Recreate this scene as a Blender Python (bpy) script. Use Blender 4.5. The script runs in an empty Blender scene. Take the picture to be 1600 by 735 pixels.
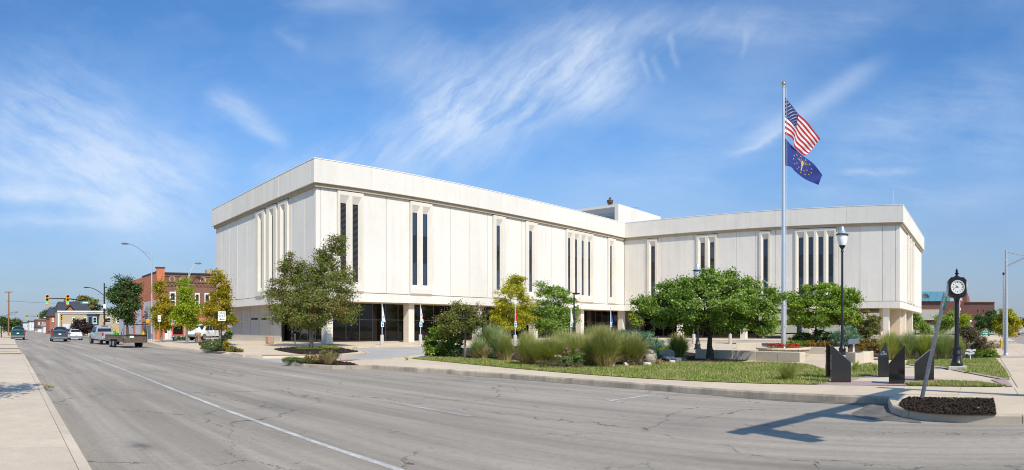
import bpy, bmesh, math, random
import numpy as np
from math import sin, cos, tan, atan2, hypot, radians, pi
from mathutils import Vector

# ------------------------------------------------------------------ camera, sky, sun, exposure
# The photograph is a stitched cylindrical panorama: F pixels per radian, horizon at row YH, eye EYE metres above the road.
F, X0, YH, EYE = 977.5, -3.24, 511.74, 1.70
SC = bpy.context.scene
COL = SC.collection
camd = bpy.data.cameras.new('camera'); cam = bpy.data.objects.new('camera', camd); COL.objects.link(cam)
camd.type = 'PANO'; camd.panorama_type = 'CENTRAL_CYLINDRICAL'
camd.central_cylindrical_radius = 1.0
camd.central_cylindrical_range_u_min = -800.0 / F; camd.central_cylindrical_range_u_max = 800.0 / F
camd.central_cylindrical_range_v_min = -(735.0 - YH) / F; camd.central_cylindrical_range_v_max = YH / F
camd.clip_start = 0.05; camd.clip_end = 6000
cam.location = (0, 0, EYE)
cam.rotation_euler = (radians(90), 0, -(800 - X0) / F)
SC.camera = cam

SUN_EL, SUN_AZ = radians(44), radians(204.5)          # azimuth clockwise from +Y
world = bpy.data.worlds.new('World'); SC.world = world; world.use_nodes = True
WN = world.node_tree; WN.nodes.clear()
class NT:
    """tiny node helper"""
    def __init__(s, tree): s.t = tree
    def new(s, typ, **kw):
        n = s.t.nodes.new(typ)
        for k, v in kw.items(): setattr(n, k, v)
        return n
    def link(s, a, b): s.t.links.new(a, b)
    def put(s, sock, v):
        if hasattr(v, 'links') or isinstance(v, bpy.types.NodeSocket): s.link(v, sock)
        else: sock.default_value = v
    def m(s, op, a, b=None, c=None, clamp=False):
        n = s.new('ShaderNodeMath', operation=op); n.use_clamp = clamp
        s.put(n.inputs[0], a)
        if b is not None: s.put(n.inputs[1], b)
        if c is not None: s.put(n.inputs[2], c)
        return n.outputs[0]
    def vm(s, op, a, b=None, out=0):
        n = s.new('ShaderNodeVectorMath', operation=op)
        s.put(n.inputs[0], a)
        if b is not None: s.put(n.inputs[1], b)
        return n.outputs[out]
    def comb(s, x, y, z=0.0):
        n = s.new('ShaderNodeCombineXYZ')
        for i, v in enumerate((x, y, z)): s.put(n.inputs[i], v)
        return n.outputs[0]
    def sep(s, v):
        n = s.new('ShaderNodeSeparateXYZ'); s.link(v, n.inputs[0]); return n.outputs
    def noise(s, vec, scale=5, detail=4, rough=.55, dist=0.0, col=False):
        n = s.new('ShaderNodeTexNoise')
        if vec is not None: s.link(vec, n.inputs['Vector'])
        n.inputs['Scale'].default_value = scale; n.inputs['Detail'].default_value = detail
        n.inputs['Roughness'].default_value = rough; n.inputs['Distortion'].default_value = dist
        return n.outputs['Color' if col else 'Fac']
    def mapr(s, v, a, b, c=0.0, d=1.0, smooth=False):
        n = s.new('ShaderNodeMapRange'); n.clamp = True
        if smooth: n.interpolation_type = 'SMOOTHSTEP'
        s.put(n.inputs[0], v)
        for i, q in enumerate((a, b, c, d)): s.put(n.inputs[i + 1], q)
        return n.outputs[0]
    def mapping(s, vec, scale=(1, 1, 1), rot=(0, 0, 0), loc=(0, 0, 0)):
        n = s.new('ShaderNodeMapping'); s.link(vec, n.inputs[0])
        n.inputs['Location'].default_value = loc; n.inputs['Rotation'].default_value = rot; n.inputs['Scale'].default_value = scale
        return n.outputs[0]
    def mix(s, fac, a, b, mode='MIX'):
        n = s.new('ShaderNodeMix', data_type='RGBA', blend_type=mode)
        s.put(n.inputs[0], fac)
        for sock, v in ((n.inputs[6], a), (n.inputs[7], b)):
            if isinstance(v, bpy.types.NodeSocket): s.link(v, sock)
            else: sock.default_value = (v[0], v[1], v[2], 1)
        return n.outputs[2]
    def ramp(s, v, stops):
        n = s.new('ShaderNodeValToRGB'); s.link(v, n.inputs[0])
        while len(n.color_ramp.elements) < len(stops): n.color_ramp.elements.new(.5)
        for e, (p, c) in zip(n.color_ramp.elements, stops):
            e.position = p; e.color = (c[0], c[1], c[2], 1)
        return n.outputs[0]

w = NT(WN)
sky = w.new('ShaderNodeTexSky', sky_type='NISHITA')
sky.sun_disc = False; sky.sun_elevation = SUN_EL; sky.sun_rotation = SUN_AZ
sky.altitude = 250; sky.air_density = 1.25; sky.dust_density = 0.9; sky.ozone_density = 3.2
tc = w.new('ShaderNodeTexCoord'); D = w.sep(tc.outputs['Generated'])
azm = w.m('ARCTAN2', D[0], D[1])
tel = w.m('DIVIDE', D[2], w.m('SQRT', w.m('ADD', w.m('MULTIPLY', D[0], D[0]), w.m('ADD', w.m('MULTIPLY', D[1], D[1]), 1e-4))))
# sky position in azimuth and slope, in hundredths of the photograph's pixel so that wisps can be read off it
SV = w.comb(w.m('MULTIPLY_ADD', azm, F / 100, X0 / 100), w.m('MULTIPLY_ADD', tel, -F / 100, YH / 100))
warp = w.noise(w.mapping(SV, scale=(.5, .8, 1)), 1.0, 5, .6, 0, True)
SVw = w.vm('ADD', SV, w.vm('MULTIPLY', w.vm('SUBTRACT', warp, (.5, .5, .5)), (.55, .5, 0)))
def streak(x0, y0, x1, y1, wid, amp, fade=.25, src=None):
    p0 = np.array((x0, y0)) / 100; p1 = np.array((x1, y1)) / 100
    L = float(np.hypot(*(p1 - p0))); u = (p1 - p0) / L
    r = w.vm('SUBTRACT', src or SVw, (p0[0], p0[1], 0))
    s = w.m('MULTIPLY', w.vm('DOT_PRODUCT', r, (u[0], u[1], 0), out=1), 1 / L)
    q = w.m('MULTIPLY', w.vm('DOT_PRODUCT', r, (-u[1], u[0], 0), out=1), 100.0 / wid)
    fall = w.m('POWER', 2.718, w.m('MULTIPLY', w.m('MULTIPLY', q, q), -1.0))
    ends = w.m('MULTIPLY', w.mapr(s, -.08, fade, smooth=True), w.mapr(s, 1.08, 1 - fade, smooth=True))
    return w.m('MULTIPLY', w.m('MULTIPLY', fall, ends), amp)
def fibres(ang, scale, lo, hi):
    v = w.mapping(w.mapping(SVw, rot=(0, 0, ang)), scale=(.40, 1.9, 1))
    return w.m('MULTIPLY_ADD', w.mapr(w.noise(v, scale, 9, .66, .2), lo, hi, 0, 1), .72, w.mapr(w.noise(SVw, .9, 5, .6), .35, .65, .05, .32))
total = None
def add(v):
    global total
    total = v if total is None else w.m('ADD', total, v)
fa = fibres(radians(42), 1.5, .30, .72); fb = fibres(radians(-30), 1.4, .30, .74); fc = fibres(radians(-4), 1.3, .33, .75)
for s_ in ((505, 300, 1020, 30, 66, 1.15), (700, 220, 980, 60, 80, .65), (640, 175, 760, 100, 60, .5), (930, 50, 1240, 28, 26, .6), (380, 285, 560, 235, 26, .75), (670, 240, 740, 160, 40, .55), (880, 170, 1010, 90, 40, .5), (560, 120, 700, 60, 40, .35)):
    add(w.m('MULTIPLY', streak(*s_), fa))
for s_ in ((-60, 110, 360, 340, 90, .85), (-80, 190, 330, 345, 70, .80), (320, 140, 455, 228, 17, 1.0), (425, 42, 475, 85, 9, .4), (40, 150, 210, 190, 45, .4)):
    add(w.m('MULTIPLY', streak(*s_), fb))
for s_ in ((-60, 288, 260, 332, 14, 1.5), (-60, 345, 260, 355, 15, .9), (1290, 275, 1450, 266, 7, .6), (1000, 230, 1260, 190, 60, .38), (1250, 255, 1660, 190, 60, .5), (1330, 190, 1620, 120, 40, .4), (1180, 320, 1620, 300, 26, .45), (830, 290, 1180, 300, 40, .35), (1080, 60, 1420, 20, 40, .4), (430, 6, 640, 2, 22, .5), (-60, 255, 330, 275, 30, .55)):
    add(w.m('MULTIPLY', streak(*s_), fc))
add(streak(1120, 255, 1400, 92, 15, .5, .3)); add(streak(1140, 248, 1240, 200, 5, .4, .3))
for s_ in ((1004, 70, 1016, 128, 6, .26), (1024, 80, 1040, 132, 6, .22), (1052, 44, 1066, 112, 5, .26), (1164, 44, 1156, 92, 5, .18)):
    add(streak(*s_))
veil = w.mapr(w.noise(w.mapping(SVw, scale=(.22, .5, 1), rot=(0, 0, radians(20))), 1.0, 6, .6), .42, .80, .0, .40)
add(veil)
low = w.mapr(tel, -.02, .36, .80, 0.0, smooth=True)      # milky air towards the horizon
cl = w.m('MINIMUM', w.m('MULTIPLY', total, .56), .74)
skyc = w.mix(1.0, sky.outputs[0], (.60, .985, 1.34), 'MULTIPLY')
cc = w.mix(cl, w.mix(low, skyc, (3.05, 3.35, 4.35)), (5.9, 6.8, 8.1))
bg = w.new('ShaderNodeBackground'); bg.inputs['Strength'].default_value = .11
w.link(cc, bg.inputs[0]); wo = w.new('ShaderNodeOutputWorld'); w.link(bg.outputs[0], wo.inputs[0])

world.cycles.sampling_method = 'MANUAL'; world.cycles.sample_map_resolution = 256
sund = bpy.data.lights.new('sun', 'SUN'); sund.energy = 4.2; sund.angle = radians(.53); sund.color = (1, .93, .81)
sun = bpy.data.objects.new('sun', sund); COL.objects.link(sun)
sdir = Vector((sin(SUN_AZ) * cos(SUN_EL), cos(SUN_AZ) * cos(SUN_EL), sin(SUN_EL)))
sun.rotation_euler = sdir.to_track_quat('Z', 'Y').to_euler(); sun.location = sdir * 60
SC.view_settings.view_transform = 'Standard'; SC.view_settings.look = 'None'
SC.view_settings.gamma = 1; SC.view_settings.use_curve_mapping = False
SC.view_settings.exposure = 0.18
SC.cycles.filter_width = 1.05; SC.cycles.use_denoising = True; SC.cycles.denoiser = 'OPENIMAGEDENOISE'; SC.cycles.denoising_input_passes = 'RGB_ALBEDO_NORMAL'; SC.cycles.denoising_prefilter = 'ACCURATE'; SC.cycles.sample_clamp_indirect = 4.0; SC.cycles.max_bounces = 6; SC.cycles.transparent_max_bounces = 8

# ------------------------------------------------------------------ pixel -> place
def phi(px): return (px - X0) / F
def at(px, py, z=0.0):
    """point of the level z seen at a pixel"""
    d = F * (EYE - z) / (py - YH); p = phi(px)
    return Vector((d * sin(p), d * cos(p), z))
def ray(px, py, d):
    p = phi(px); return Vector((d * sin(p), d * cos(p), EYE - (py - YH) * d / F))
def gd(px, d, z=0.0):
    p = phi(px); return Vector((d * sin(p), d * cos(p), z))
def dist(py, z=0.0): return F * (EYE - z) / (py - YH)
def x_on(px, Y): return Y * tan(phi(px))
def y_on(px, X): return X / tan(phi(px))
def z_at(py, d): return EYE - (py - YH) * d / F

# ------------------------------------------------------------------ materials
MAT = {}
def base_mat(name):
    m = bpy.data.materials.new(name); m.use_nodes = True
    nt = NT(m.node_tree); b = m.node_tree.nodes['Principled BSDF']; MAT[name] = m
    return m, nt, b
def plain(name, col, rough=.6, metal=0.0, var=.10, scale=6.0, bump=0.0, spec=.4, rnd=.05, coords='Object', fine=0.0):
    """base colour with soft blotches, a little change from piece to piece and optional fine relief"""
    m, n, b = base_mat(name)
    co = n.new('ShaderNodeTexCoord').outputs['Object'] if coords == 'Object' else n.new('ShaderNodeNewGeometry').outputs['Position']
    f1 = n.noise(co, scale, 5, .6)
    oi = n.new('ShaderNodeObjectInfo').outputs['Random']
    val = n.m('ADD', n.mapr(f1, .3, .7, 1 - var, 1 + var), n.m('MULTIPLY_ADD', oi, 2 * rnd, -rnd))
    if fine:
        val = n.m('MULTIPLY', val, n.mapr(n.noise(co, scale * 14, 2, .5), .3, .7, 1 - fine, 1 + fine))
    n.link(n.vm('MULTIPLY', n.comb(val, val, val), tuple(col)), b.inputs['Base Color'])
    b.inputs['Roughness'].default_value = rough; b.inputs['Metallic'].default_value = metal
    b.inputs['Specular IOR Level'].default_value = spec
    if bump:
        bn = n.new('ShaderNodeBump'); bn.inputs['Strength'].default_value = bump; bn.inputs['Distance'].default_value = .02
        n.link(n.noise(co, scale * 8, 4, .6), bn.inputs['Height']); n.link(bn.outputs[0], b.inputs['Normal'])
    return m
def leaf_mat(name, a, bcol, c=None, transl=.32, clump=.9, cfrac=.5):
    """foliage: every leaf its own tint between a and b, patches of c where the crown has turned"""
    m, n, b = base_mat(name); m.node_tree.nodes.remove(b)
    geo = n.new('ShaderNodeNewGeometry'); r = geo.outputs['Random Per Island']
    pos = geo.outputs['Position']
    col = n.mix(n.m('MULTIPLY_ADD', r, .75, n.m('MULTIPLY', n.mapr(n.noise(pos, clump, 3), .35, .65), .25)), a, bcol)
    if c:
        col = n.mix(n.m('MULTIPLY', n.mapr(n.m('ADD', n.noise(pos, clump * .8, 3), n.m('MULTIPLY', r, .22)), cfrac + .06, cfrac + .26), .9), col, c)
    df = n.new('ShaderNodeBsdfDiffuse'); tr = n.new('ShaderNodeBsdfTranslucent'); gl = n.new('ShaderNodeBsdfGlossy')
    gl.inputs['Roughness'].default_value = .45
    n.link(col, df.inputs[0]); n.link(n.mix(1.0, col, (1.15, 1.25, .7), 'MULTIPLY'), tr.inputs[0])
    x1 = n.new('ShaderNodeMixShader'); x1.inputs[0].default_value = transl; n.link(df.outputs[0], x1.inputs[1]); n.link(tr.outputs[0], x1.inputs[2])
    x2 = n.new('ShaderNodeMixShader'); x2.inputs[0].default_value = .035; n.link(x1.outputs[0], x2.inputs[1]); n.link(gl.outputs[0], x2.inputs[2])
    n.link(x2.outputs[0], m.node_tree.nodes['Material Output'].inputs[0])
    return m

def concrete(name, col, stain=.25, streaks=True, var=.07, rnd=.035, spots=.04, stain_col=None, lo=.50, mlo=.4):
    m, n, b = base_mat(name)
    pos = n.new('ShaderNodeNewGeometry').outputs['Position']
    oi = n.new('ShaderNodeObjectInfo').outputs['Random']
    big = n.mapr(n.noise(pos, .35, 5, .6), .3, .7, 1 - var, 1 + var)
    grit = n.mapr(n.noise(pos, 28, 3, .7), .3, .7, 1 - spots, 1 + spots)
    mid = n.mapr(n.noise(pos, 3.2, 4, .6), .3, .7, 1 - spots, 1 + spots)
    val = n.m('MULTIPLY', n.m('MULTIPLY', big, grit), n.m('MULTIPLY', mid, n.m('MULTIPLY_ADD', oi, 2 * rnd, 1 - rnd)))
    c = n.vm('MULTIPLY', n.comb(val, val, val), tuple(col))
    if streaks:
        st = n.noise(n.mapping(pos, scale=(1.6, 1.6, .09)), 1.0, 6, .65)
        fac = n.m('MULTIPLY', n.mapr(st, lo, lo + .28), n.m('MULTIPLY', n.mapr(n.noise(pos, .22, 3), mlo, mlo + .22), stain))
        c = n.mix(fac, c, stain_col or tuple(k * .55 for k in col))
    n.link(c, b.inputs['Base Color']); b.inputs['Roughness'].default_value = .85; b.inputs['Specular IOR Level'].default_value = .25
    bn = n.new('ShaderNodeBump'); bn.inputs['Strength'].default_value = .25 if spots > .03 else .06; bn.inputs['Distance'].default_value = .01
    n.link(n.noise(pos, 40, 4, .7), bn.inputs['Height']); n.link(bn.outputs[0], b.inputs['Normal'])
    return m

concrete('facade', (.74, .697, .628), .38, var=.035, spots=.018, rnd=.035, stain_col=(.52, .46, .37), lo=.47, mlo=.36)
concrete('facade_frame', (.69, .64, .555), .3, var=.04, spots=.02, stain_col=(.42, .36, .27))
concrete('facade_groove', (.34, .31, .265), .2)
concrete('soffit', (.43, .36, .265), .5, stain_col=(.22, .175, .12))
concrete('slab', (.575, .475, .355), .25, streaks=False, var=.10, rnd=.045, spots=.07)
concrete('civic_slab', (.60, .485, .345), .25, streaks=False, var=.09, rnd=.04, spots=.06)
concrete('kerb', (.44, .37, .275), .85, var=.16, rnd=.06, spots=.12, stain_col=(.13, .12, .11), lo=.40, mlo=.28)
concrete('island_kerb', (.55, .455, .335), .7, var=.1, rnd=.04, spots=.08, stain_col=(.22, .19, .155), lo=.46, mlo=.3)
concrete('drive', (.42, .395, .355), .2, streaks=False, var=.12, spots=.06)
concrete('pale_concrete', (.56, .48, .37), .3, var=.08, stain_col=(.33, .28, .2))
concrete('grey_concrete', (.50, .47, .42), .4, stain_col=(.25, .23, .2))

def glass(name, col, rough=.04, spec=.6):
    m, n, b = base_mat(name)
    pos = n.new('ShaderNodeNewGeometry').outputs['Position']
    oi = n.new('ShaderNodeObjectInfo').outputs['Random']
    val = n.m('MULTIPLY_ADD', oi, .5, .75)
    n.link(n.vm('MULTIPLY', n.comb(val, val, val), tuple(col)), b.inputs['Base Color'])
    b.inputs['Roughness'].default_value = rough; b.inputs['Specular IOR Level'].default_value = spec; b.inputs['IOR'].default_value = 1.5
    bn = n.new('ShaderNodeBump'); bn.inputs['Strength'].default_value = .04; bn.inputs['Distance'].default_value = .05
    n.link(n.noise(pos, .9, 2), bn.inputs['Height']); n.link(bn.outputs[0], b.inputs['Normal'])
    return m
glass('tinted_glass', (.012, .014, .022), .05, .7); glass('painted_sky_glass', (.028, .048, .085), .06, .8); glass('lobby_glass', (.010, .009, .009), .03, .45)  # top and bottom slit panes: sky reflection painted as a bluer base colour
glass('blue_glass', (.03, .16, .30), .08); glass('car_glass', (.012, .015, .018), .05, .6)
glass('white_glass', (.75, .78, .80), .25)

def asphalt():
    m, n, b = base_mat('asphalt')
    pos = n.new('ShaderNodeNewGeometry').outputs['Position']
    big = n.mapr(n.noise(pos, .16, 4, .6), .3, .7, .90, 1.08)
    # wheel tracks and tyre polish run along the street
    trk = n.noise(n.mapping(pos, scale=(1.15, .045, 1), rot=(0, 0, radians(1.2))), 1.0, 6, .62)
    trk2 = n.noise(n.mapping(pos, scale=(3.2, .10, 1), rot=(0, 0, radians(1.2)), loc=(7, 3, 0)), 1.0, 5, .65)
    grit = n.mapr(n.noise(pos, 42, 4, .85), .3, .7, .72, 1.24)
    grit2 = n.mapr(n.noise(pos, 7, 5, .8), .3, .7, .87, 1.10)
    val = n.m('MULTIPLY', n.m('MULTIPLY', big, grit), n.m('MULTIPLY', grit2, n.m('MULTIPLY', n.mapr(trk, .35, .66, 1.13, .74), n.mapr(trk2, .35, .68, 1.07, .86))))
    c = n.vm('MULTIPLY', n.comb(val, val, val), (.368, .317, .252))
    # cracks
    wp = n.vm('ADD', pos, n.vm('MULTIPLY', n.vm('SUBTRACT', n.noise(pos, .9, 5, .65, 0, True), (.5, .5, .5)), (1.5, 1.5, 0)))
    def cracks(scale, rot, width, lo, hi, sc=(1, 1, 1), loc=(0, 0, 0)):
        v = n.new('ShaderNodeTexVoronoi', feature='DISTANCE_TO_EDGE'); v.inputs['Scale'].default_value = scale
        n.link(n.mapping(wp, scale=sc, rot=(0, 0, rot), loc=loc), v.inputs['Vector'])
        msk = n.mapr(n.noise(pos, .35, 3), lo, hi)
        wv = n.mapr(n.noise(pos, 3.0, 3), .3, .7, width * .25, width)
        return n.m('MULTIPLY', n.m('LESS_THAN', v.outputs['Distance'], wv), msk)
    cr = n.m('MAXIMUM', cracks(.27, .15, .0042, .42, .48, (1.2, .8, 1)), n.m('MULTIPLY', cracks(.85, .4, .008, .57, .63, loc=(3, 9, 0)), .8))
    c = n.mix(n.m('MULTIPLY', cr, .8), c, (.06, .052, .045))
    pale = n.m('MULTIPLY', n.mapr(n.noise(pos, 1.4, 6, .75), .60, .72), .25)
    c = n.mix(pale, c, (.42, .375, .33))
    spots = n.m('MULTIPLY', n.mapr(n.noise(n.mapping(pos, scale=(1, .35, 1)), .62, 3, .5), .69, .78), .45)
    c = n.mix(spots, c, (.09, .088, .09))
    for sx_, sy_, rx_, ry_, am in ((1.98, 8.75, .22, .34, .75), (5.9, 12.0, .5, 1.2, .30), (9.5, 5.0, .5, .9, .25), (3.0, 17.0, .4, 1.6, .25), (8.2, 9.0, .35, 1.1, .28)):
        q_ = n.vm('MULTIPLY', n.vm('SUBTRACT', wp, (sx_, sy_, 0)), (1 / rx_, 1 / ry_, 0))
        c = n.mix(n.m('MULTIPLY', n.m('POWER', 2.718, n.m('MULTIPLY', n.vm('DOT_PRODUCT', q_, q_, out=1), -1.0)), am), c, (.085, .08, .08))
    n.link(c, b.inputs['Base Color']); b.inputs['Roughness'].default_value = .82; b.inputs['Specular IOR Level'].default_value = .3
    bn = n.new('ShaderNodeBump'); bn.inputs['Strength'].default_value = .45; bn.inputs['Distance'].default_value = .012
    n.link(n.m('SUBTRACT', n.noise(pos, 70, 4, .8), n.m('MULTIPLY', cr, 1.2)), bn.inputs['Height']); n.link(bn.outputs[0], b.inputs['Normal'])
asphalt()

def worn_paint(name, col, lo=.42, hi=.56):
    m, n, b = base_mat(name)
    pos = n.new('ShaderNodeNewGeometry').outputs['Position']
    f = n.mapr(n.m('ADD', n.m('MULTIPLY', n.noise(pos, 14, 5, .75), .6), n.m('MULTIPLY', n.noise(pos, 1.1, 3), .4)), lo - .08, hi - .06)
    n.link(n.mix(f, (.31, .275, .24), col), b.inputs['Base Color']); b.inputs['Roughness'].default_value = .75
worn_paint('lane_paint', (.60, .58, .545), .47, .64); worn_paint('faint_paint', (.52, .49, .45), .52, .72); worn_paint('yellow_paint', (.62, .42, .05), .42, .5)

def lawn_mat():
    m, n, b = base_mat('lawn')
    pos = n.new('ShaderNodeNewGeometry').outputs['Position']
    f = n.noise(pos, .6, 5, .65); g = n.noise(pos, 18, 4, .8)
    c = n.mix(n.mapr(f, .35, .68), (.17, .215, .04), (.33, .315, .095))
    v = n.mapr(g, .25, .75, .65, 1.3)
    n.link(n.vm('MULTIPLY', c, n.comb(v, v, v)), b.inputs['Base Color']); b.inputs['Roughness'].default_value = .9; b.inputs['Specular IOR Level'].default_value = .1
lawn_mat()
plain('terrain', (.13, .14, .06), .95, var=.25, scale=.05, coords='P', spec=.1)
plain('mulch', (.042, .031, .023), .95, var=.5, scale=9, bump=.8, coords='P', spec=.1)
plain('mulch_chip', (.050, .036, .026), .9, var=.5, scale=30, coords='P', spec=.2)
plain('soil', (.10, .065, .042), .95, var=.35, scale=5, bump=.5, coords='P', spec=.1)
plain('red_brick_paving', (.42, .20, .14), .85, var=.2, scale=7, coords='P')
plain('pink_paving', (.40, .29, .25), .85, var=.2, scale=9, coords='P')
plain('joint', (.20, .175, .14), .95, var=.2, scale=4, coords='P')
plain('dark_patch', (.15, .134, .115), .9, var=.35, scale=2.5, bump=.4, coords='P', spec=.2)
plain('louvre', (.075, .075, .08), .5, .5, spec=.4); plain('louvre_back', (.01, .01, .012), .8)
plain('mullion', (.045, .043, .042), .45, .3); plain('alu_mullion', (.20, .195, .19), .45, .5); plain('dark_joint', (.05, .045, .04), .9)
plain('roof', (.30, .29, .27), .9); plain('coping', (.78, .78, .77), .4, spec=.4)
plain('galvanised', (.46, .48, .50), .42, .75, var=.12, scale=14); plain('silver_pole', (.62, .64, .66), .33, .6, var=.05)
plain('white_metal', (.70, .71, .71), .4, .2, var=.05); plain('black_metal', (.012, .012, .014), .34, .0, var=.2, spec=.5)
plain('dark_pole', (.022, .021, .022), .45, .2, var=.15); plain('light_louvre', (.55, .56, .57), .5, .2); plain('gutter_dirt', (.20, .18, .15), .95, var=.35, scale=3, coords='P', spec=.1); plain('grey_metal', (.26, .27, .28), .4, .5)
plain('gold', (.75, .52, .15), .25, .9); plain('brown_stack', (.16, .10, .075), .6, .4, var=.25)
plain('signal_yellow', (.72, .36, .01), .45, var=.06); plain('lens_dark', (.02, .008, .006), .3)
plain('sign_green', (.02, .28, .20), .5, var=.05); plain('white_paint', (.78, .78, .76), .5, var=.04); plain('sign_blue', (.02, .17, .62), .5, var=.04)
plain('sign_pale', (.72, .80, .80), .5, var=.03); plain('red_paint', (.55, .03, .03), .5); plain('ink', (.012, .012, .012), .6)
plain('orange_paint', (.52, .17, .085), .75, var=.10, scale=1.2, fine=.05); plain('grey_paint', (.52, .54, .58), .7, var=.06, scale=1.5)
plain('white_trim', (.72, .70, .66), .6, var=.05); plain('shop_red', (.48, .10, .06), .6); plain('awning_red', (.45, .12, .12), .8, var=.2)
plain('bark', (.115, .085, .062), .9, var=.3, scale=18, bump=.7); plain('bark_grey', (.21, .18, .145), .9, var=.3, scale=16, bump=.6); plain('bark_dark', (.045, .033, .027), .9, var=.3, scale=16, bump=.6)
plain('wood_pole', (.24, .135, .075), .85, var=.2, scale=8); plain('shingle', (.055, .056, .068), .9, var=.25, scale=6, fine=.2)
plain('tan_brick', (.46, .375, .255), .85, var=.08, scale=3, fine=.08); plain('teal_paint', (.13, .24, .28), .6, var=.08); plain('cream', (.62, .57, .46), .8, var=.07)
plain('siding_white', (.66, .66, .64), .7, var=.06); plain('siding_yellow', (.60, .50, .28), .7, var=.06); plain('teal_roof', (.12, .30, .35), .5, .2, var=.08)
plain('tyre', (.018, .018, .018), .85, var=.2); plain('rim', (.40, .41, .42), .35, .7); plain('chrome', (.6, .6, .6), .2, .9)
plain('tail_red', (.42, .012, .015), .25, var=.05); plain('head_lens', (.7, .72, .74), .15)
plain('trash_tan', (.42, .26, .18), .8, var=.15, scale=14, fine=.15); plain('stone', (.42, .36, .28), .9, var=.25, scale=5, bump=.6); plain('stone_white', (.55, .52, .46), .9, var=.2, scale=5, bump=.6)
plain('slate_stone', (.16, .17, .19), .8, var=.25, scale=6, bump=.5); plain('timber_gate', (.13, .095, .07), .8, var=.3, scale=8)
plain('flag_white', (.80, .79, .77), .8, var=.03); plain('flag_red', (.52, .022, .035), .8, var=.05); plain('flag_navy', (.022, .035, .17), .8, var=.05); plain('flag_blue', (.028, .052, .25), .8, var=.05); plain('flag_gold', (.80, .50, .13), .7)
plain('orange_plastic', (.75, .16, .02), .5); plain('hydrant_yellow', (.70, .48, .02), .5); plain('mower_green', (.05, .38, .06), .4); plain('petal_red', (.55, .012, .015), .6, var=.2, scale=20); plain('petal_yellow', (.75, .55, .05), .6, var=.1, scale=20)
plain('petal_pink', (.50, .27, .27), .7, var=.2, scale=20); plain('seedhead', (.30, .19, .15), .9, var=.3, scale=20)
plain('clock_face', (.78, .78, .72), .5, var=.03); plain('brown_box', (.36, .22, .14), .8)

def granite(name, col, rough):
    m, n, b = base_mat(name)
    co = n.new('ShaderNodeTexCoord').outputs['Object']
    v = n.mapr(n.noise(co, 90, 3, .8), .35, .7, .6, 1.8)
    n.link(n.vm('MULTIPLY', n.comb(v, v, v), col), b.inputs['Base Color'])
    b.inputs['Roughness'].default_value = rough; b.inputs['Specular IOR Level'].default_value = .7
granite('granite_polished', (.008, .008, .009), .08); granite('granite_honed', (.018, .018, .019), .22); granite('granite_engraved', (.26, .26, .27), .7)

def brick_mat(name, c1, c2, mortar, scale, dirt=.3):
    m, n, b = base_mat(name)
    pos = n.new('ShaderNodeNewGeometry').outputs['Position']; s = n.sep(pos)
    v = n.comb(n.m('ADD', s[0], s[1]), s[2], 0.0)
    br = n.new('ShaderNodeTexBrick'); n.link(v, br.inputs['Vector']); br.inputs['Scale'].default_value = scale
    br.inputs['Color1'].default_value = (*c1, 1); br.inputs['Color2'].default_value = (*c2, 1); br.inputs['Mortar'].default_value = (*mortar, 1)
    br.inputs['Mortar Size'].default_value = .012; br.inputs['Brick Width'].default_value = .6; br.inputs['Row Height'].default_value = .2
    c = n.mix(n.m('MULTIPLY', n.mapr(n.noise(pos, .8, 5, .65), .45, .75), dirt), br.outputs['Color'], tuple(k * .4 for k in c1))
    n.link(c, b.inputs['Base Color']); b.inputs['Roughness'].default_value = .9; b.inputs['Specular IOR Level'].default_value = .2
brick_mat('old_brick', (.235, .125, .09), (.19, .095, .07), (.20, .14, .11), 2.6, .5)
brick_mat('orange_brick', (.42, .14, .07), (.36, .11, .06), (.4, .26, .2), 2.6, .2)
brick_mat('library_brick', (.25, .115, .09), (.215, .095, .075), (.24, .15, .125), 1.6, .2)

def car_paint(name, col, metal=.4):
    m, n, b = base_mat(name)
    co = n.new('ShaderNodeTexCoord').outputs['Object']
    v = n.mapr(n.noise(co, 2.2, 3), .3, .7, .93, 1.05)
    n.link(n.vm('MULTIPLY', n.comb(v, v, v), col), b.inputs['Base Color'])
    b.inputs['Metallic'].default_value = metal; b.inputs['Roughness'].default_value = .32; b.inputs['Coat Weight'].default_value = .6; b.inputs['Coat Roughness'].default_value = .08
car_paint('paint_silver', (.50, .52, .54)); car_paint('paint_slate', (.045, .075, .10), .2); car_paint('paint_white', (.78, .78, .77), 0.0)
car_paint('paint_green', (.012, .09, .085)); car_paint('paint_dark', (.03, .035, .05)); car_paint('paint_yellow', (.7, .38, .02), 0.0)

leaf_mat('maple_leaf', (.095, .125, .022), (.25, .275, .05), (.33, .22, .08), clump=.5, cfrac=.58)
leaf_mat('redbud_leaf', (.11, .19, .027), (.31, .43, .07), transl=.36)
leaf_mat('lime_leaf', (0.174, 0.270, 0.014), (0.470, 0.522, 0.020), transl=.4)
leaf_mat('gold_leaf', (0.275, 0.225, 0.012), (0.600, 0.435, 0.026), (0.203, 0.246, 0.017), transl=.4, cfrac=.52)
leaf_mat('yellow_leaf', (0.228, 0.251, 0.009), (0.609, 0.532, 0.023), transl=.42)
leaf_mat('dark_leaf', (0.034, 0.077, 0.018), (0.107, 0.173, 0.039))
leaf_mat('far_leaf', (0.052, 0.096, 0.024), (0.139, 0.182, 0.046)); leaf_mat('far_turning', (0.086, 0.122, 0.024), (0.227, 0.217, 0.035), (0.452, 0.365, 0.052), cfrac=.5)
leaf_mat('olive_leaf', (0.094, 0.125, 0.024), (0.272, 0.272, 0.062), (0.396, 0.188, 0.084), cfrac=.56)
leaf_mat('bright_leaf', (0.099, 0.191, 0.020), (0.320, 0.440, 0.040), (0.620, 0.620, 0.060), cfrac=.60)
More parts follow.
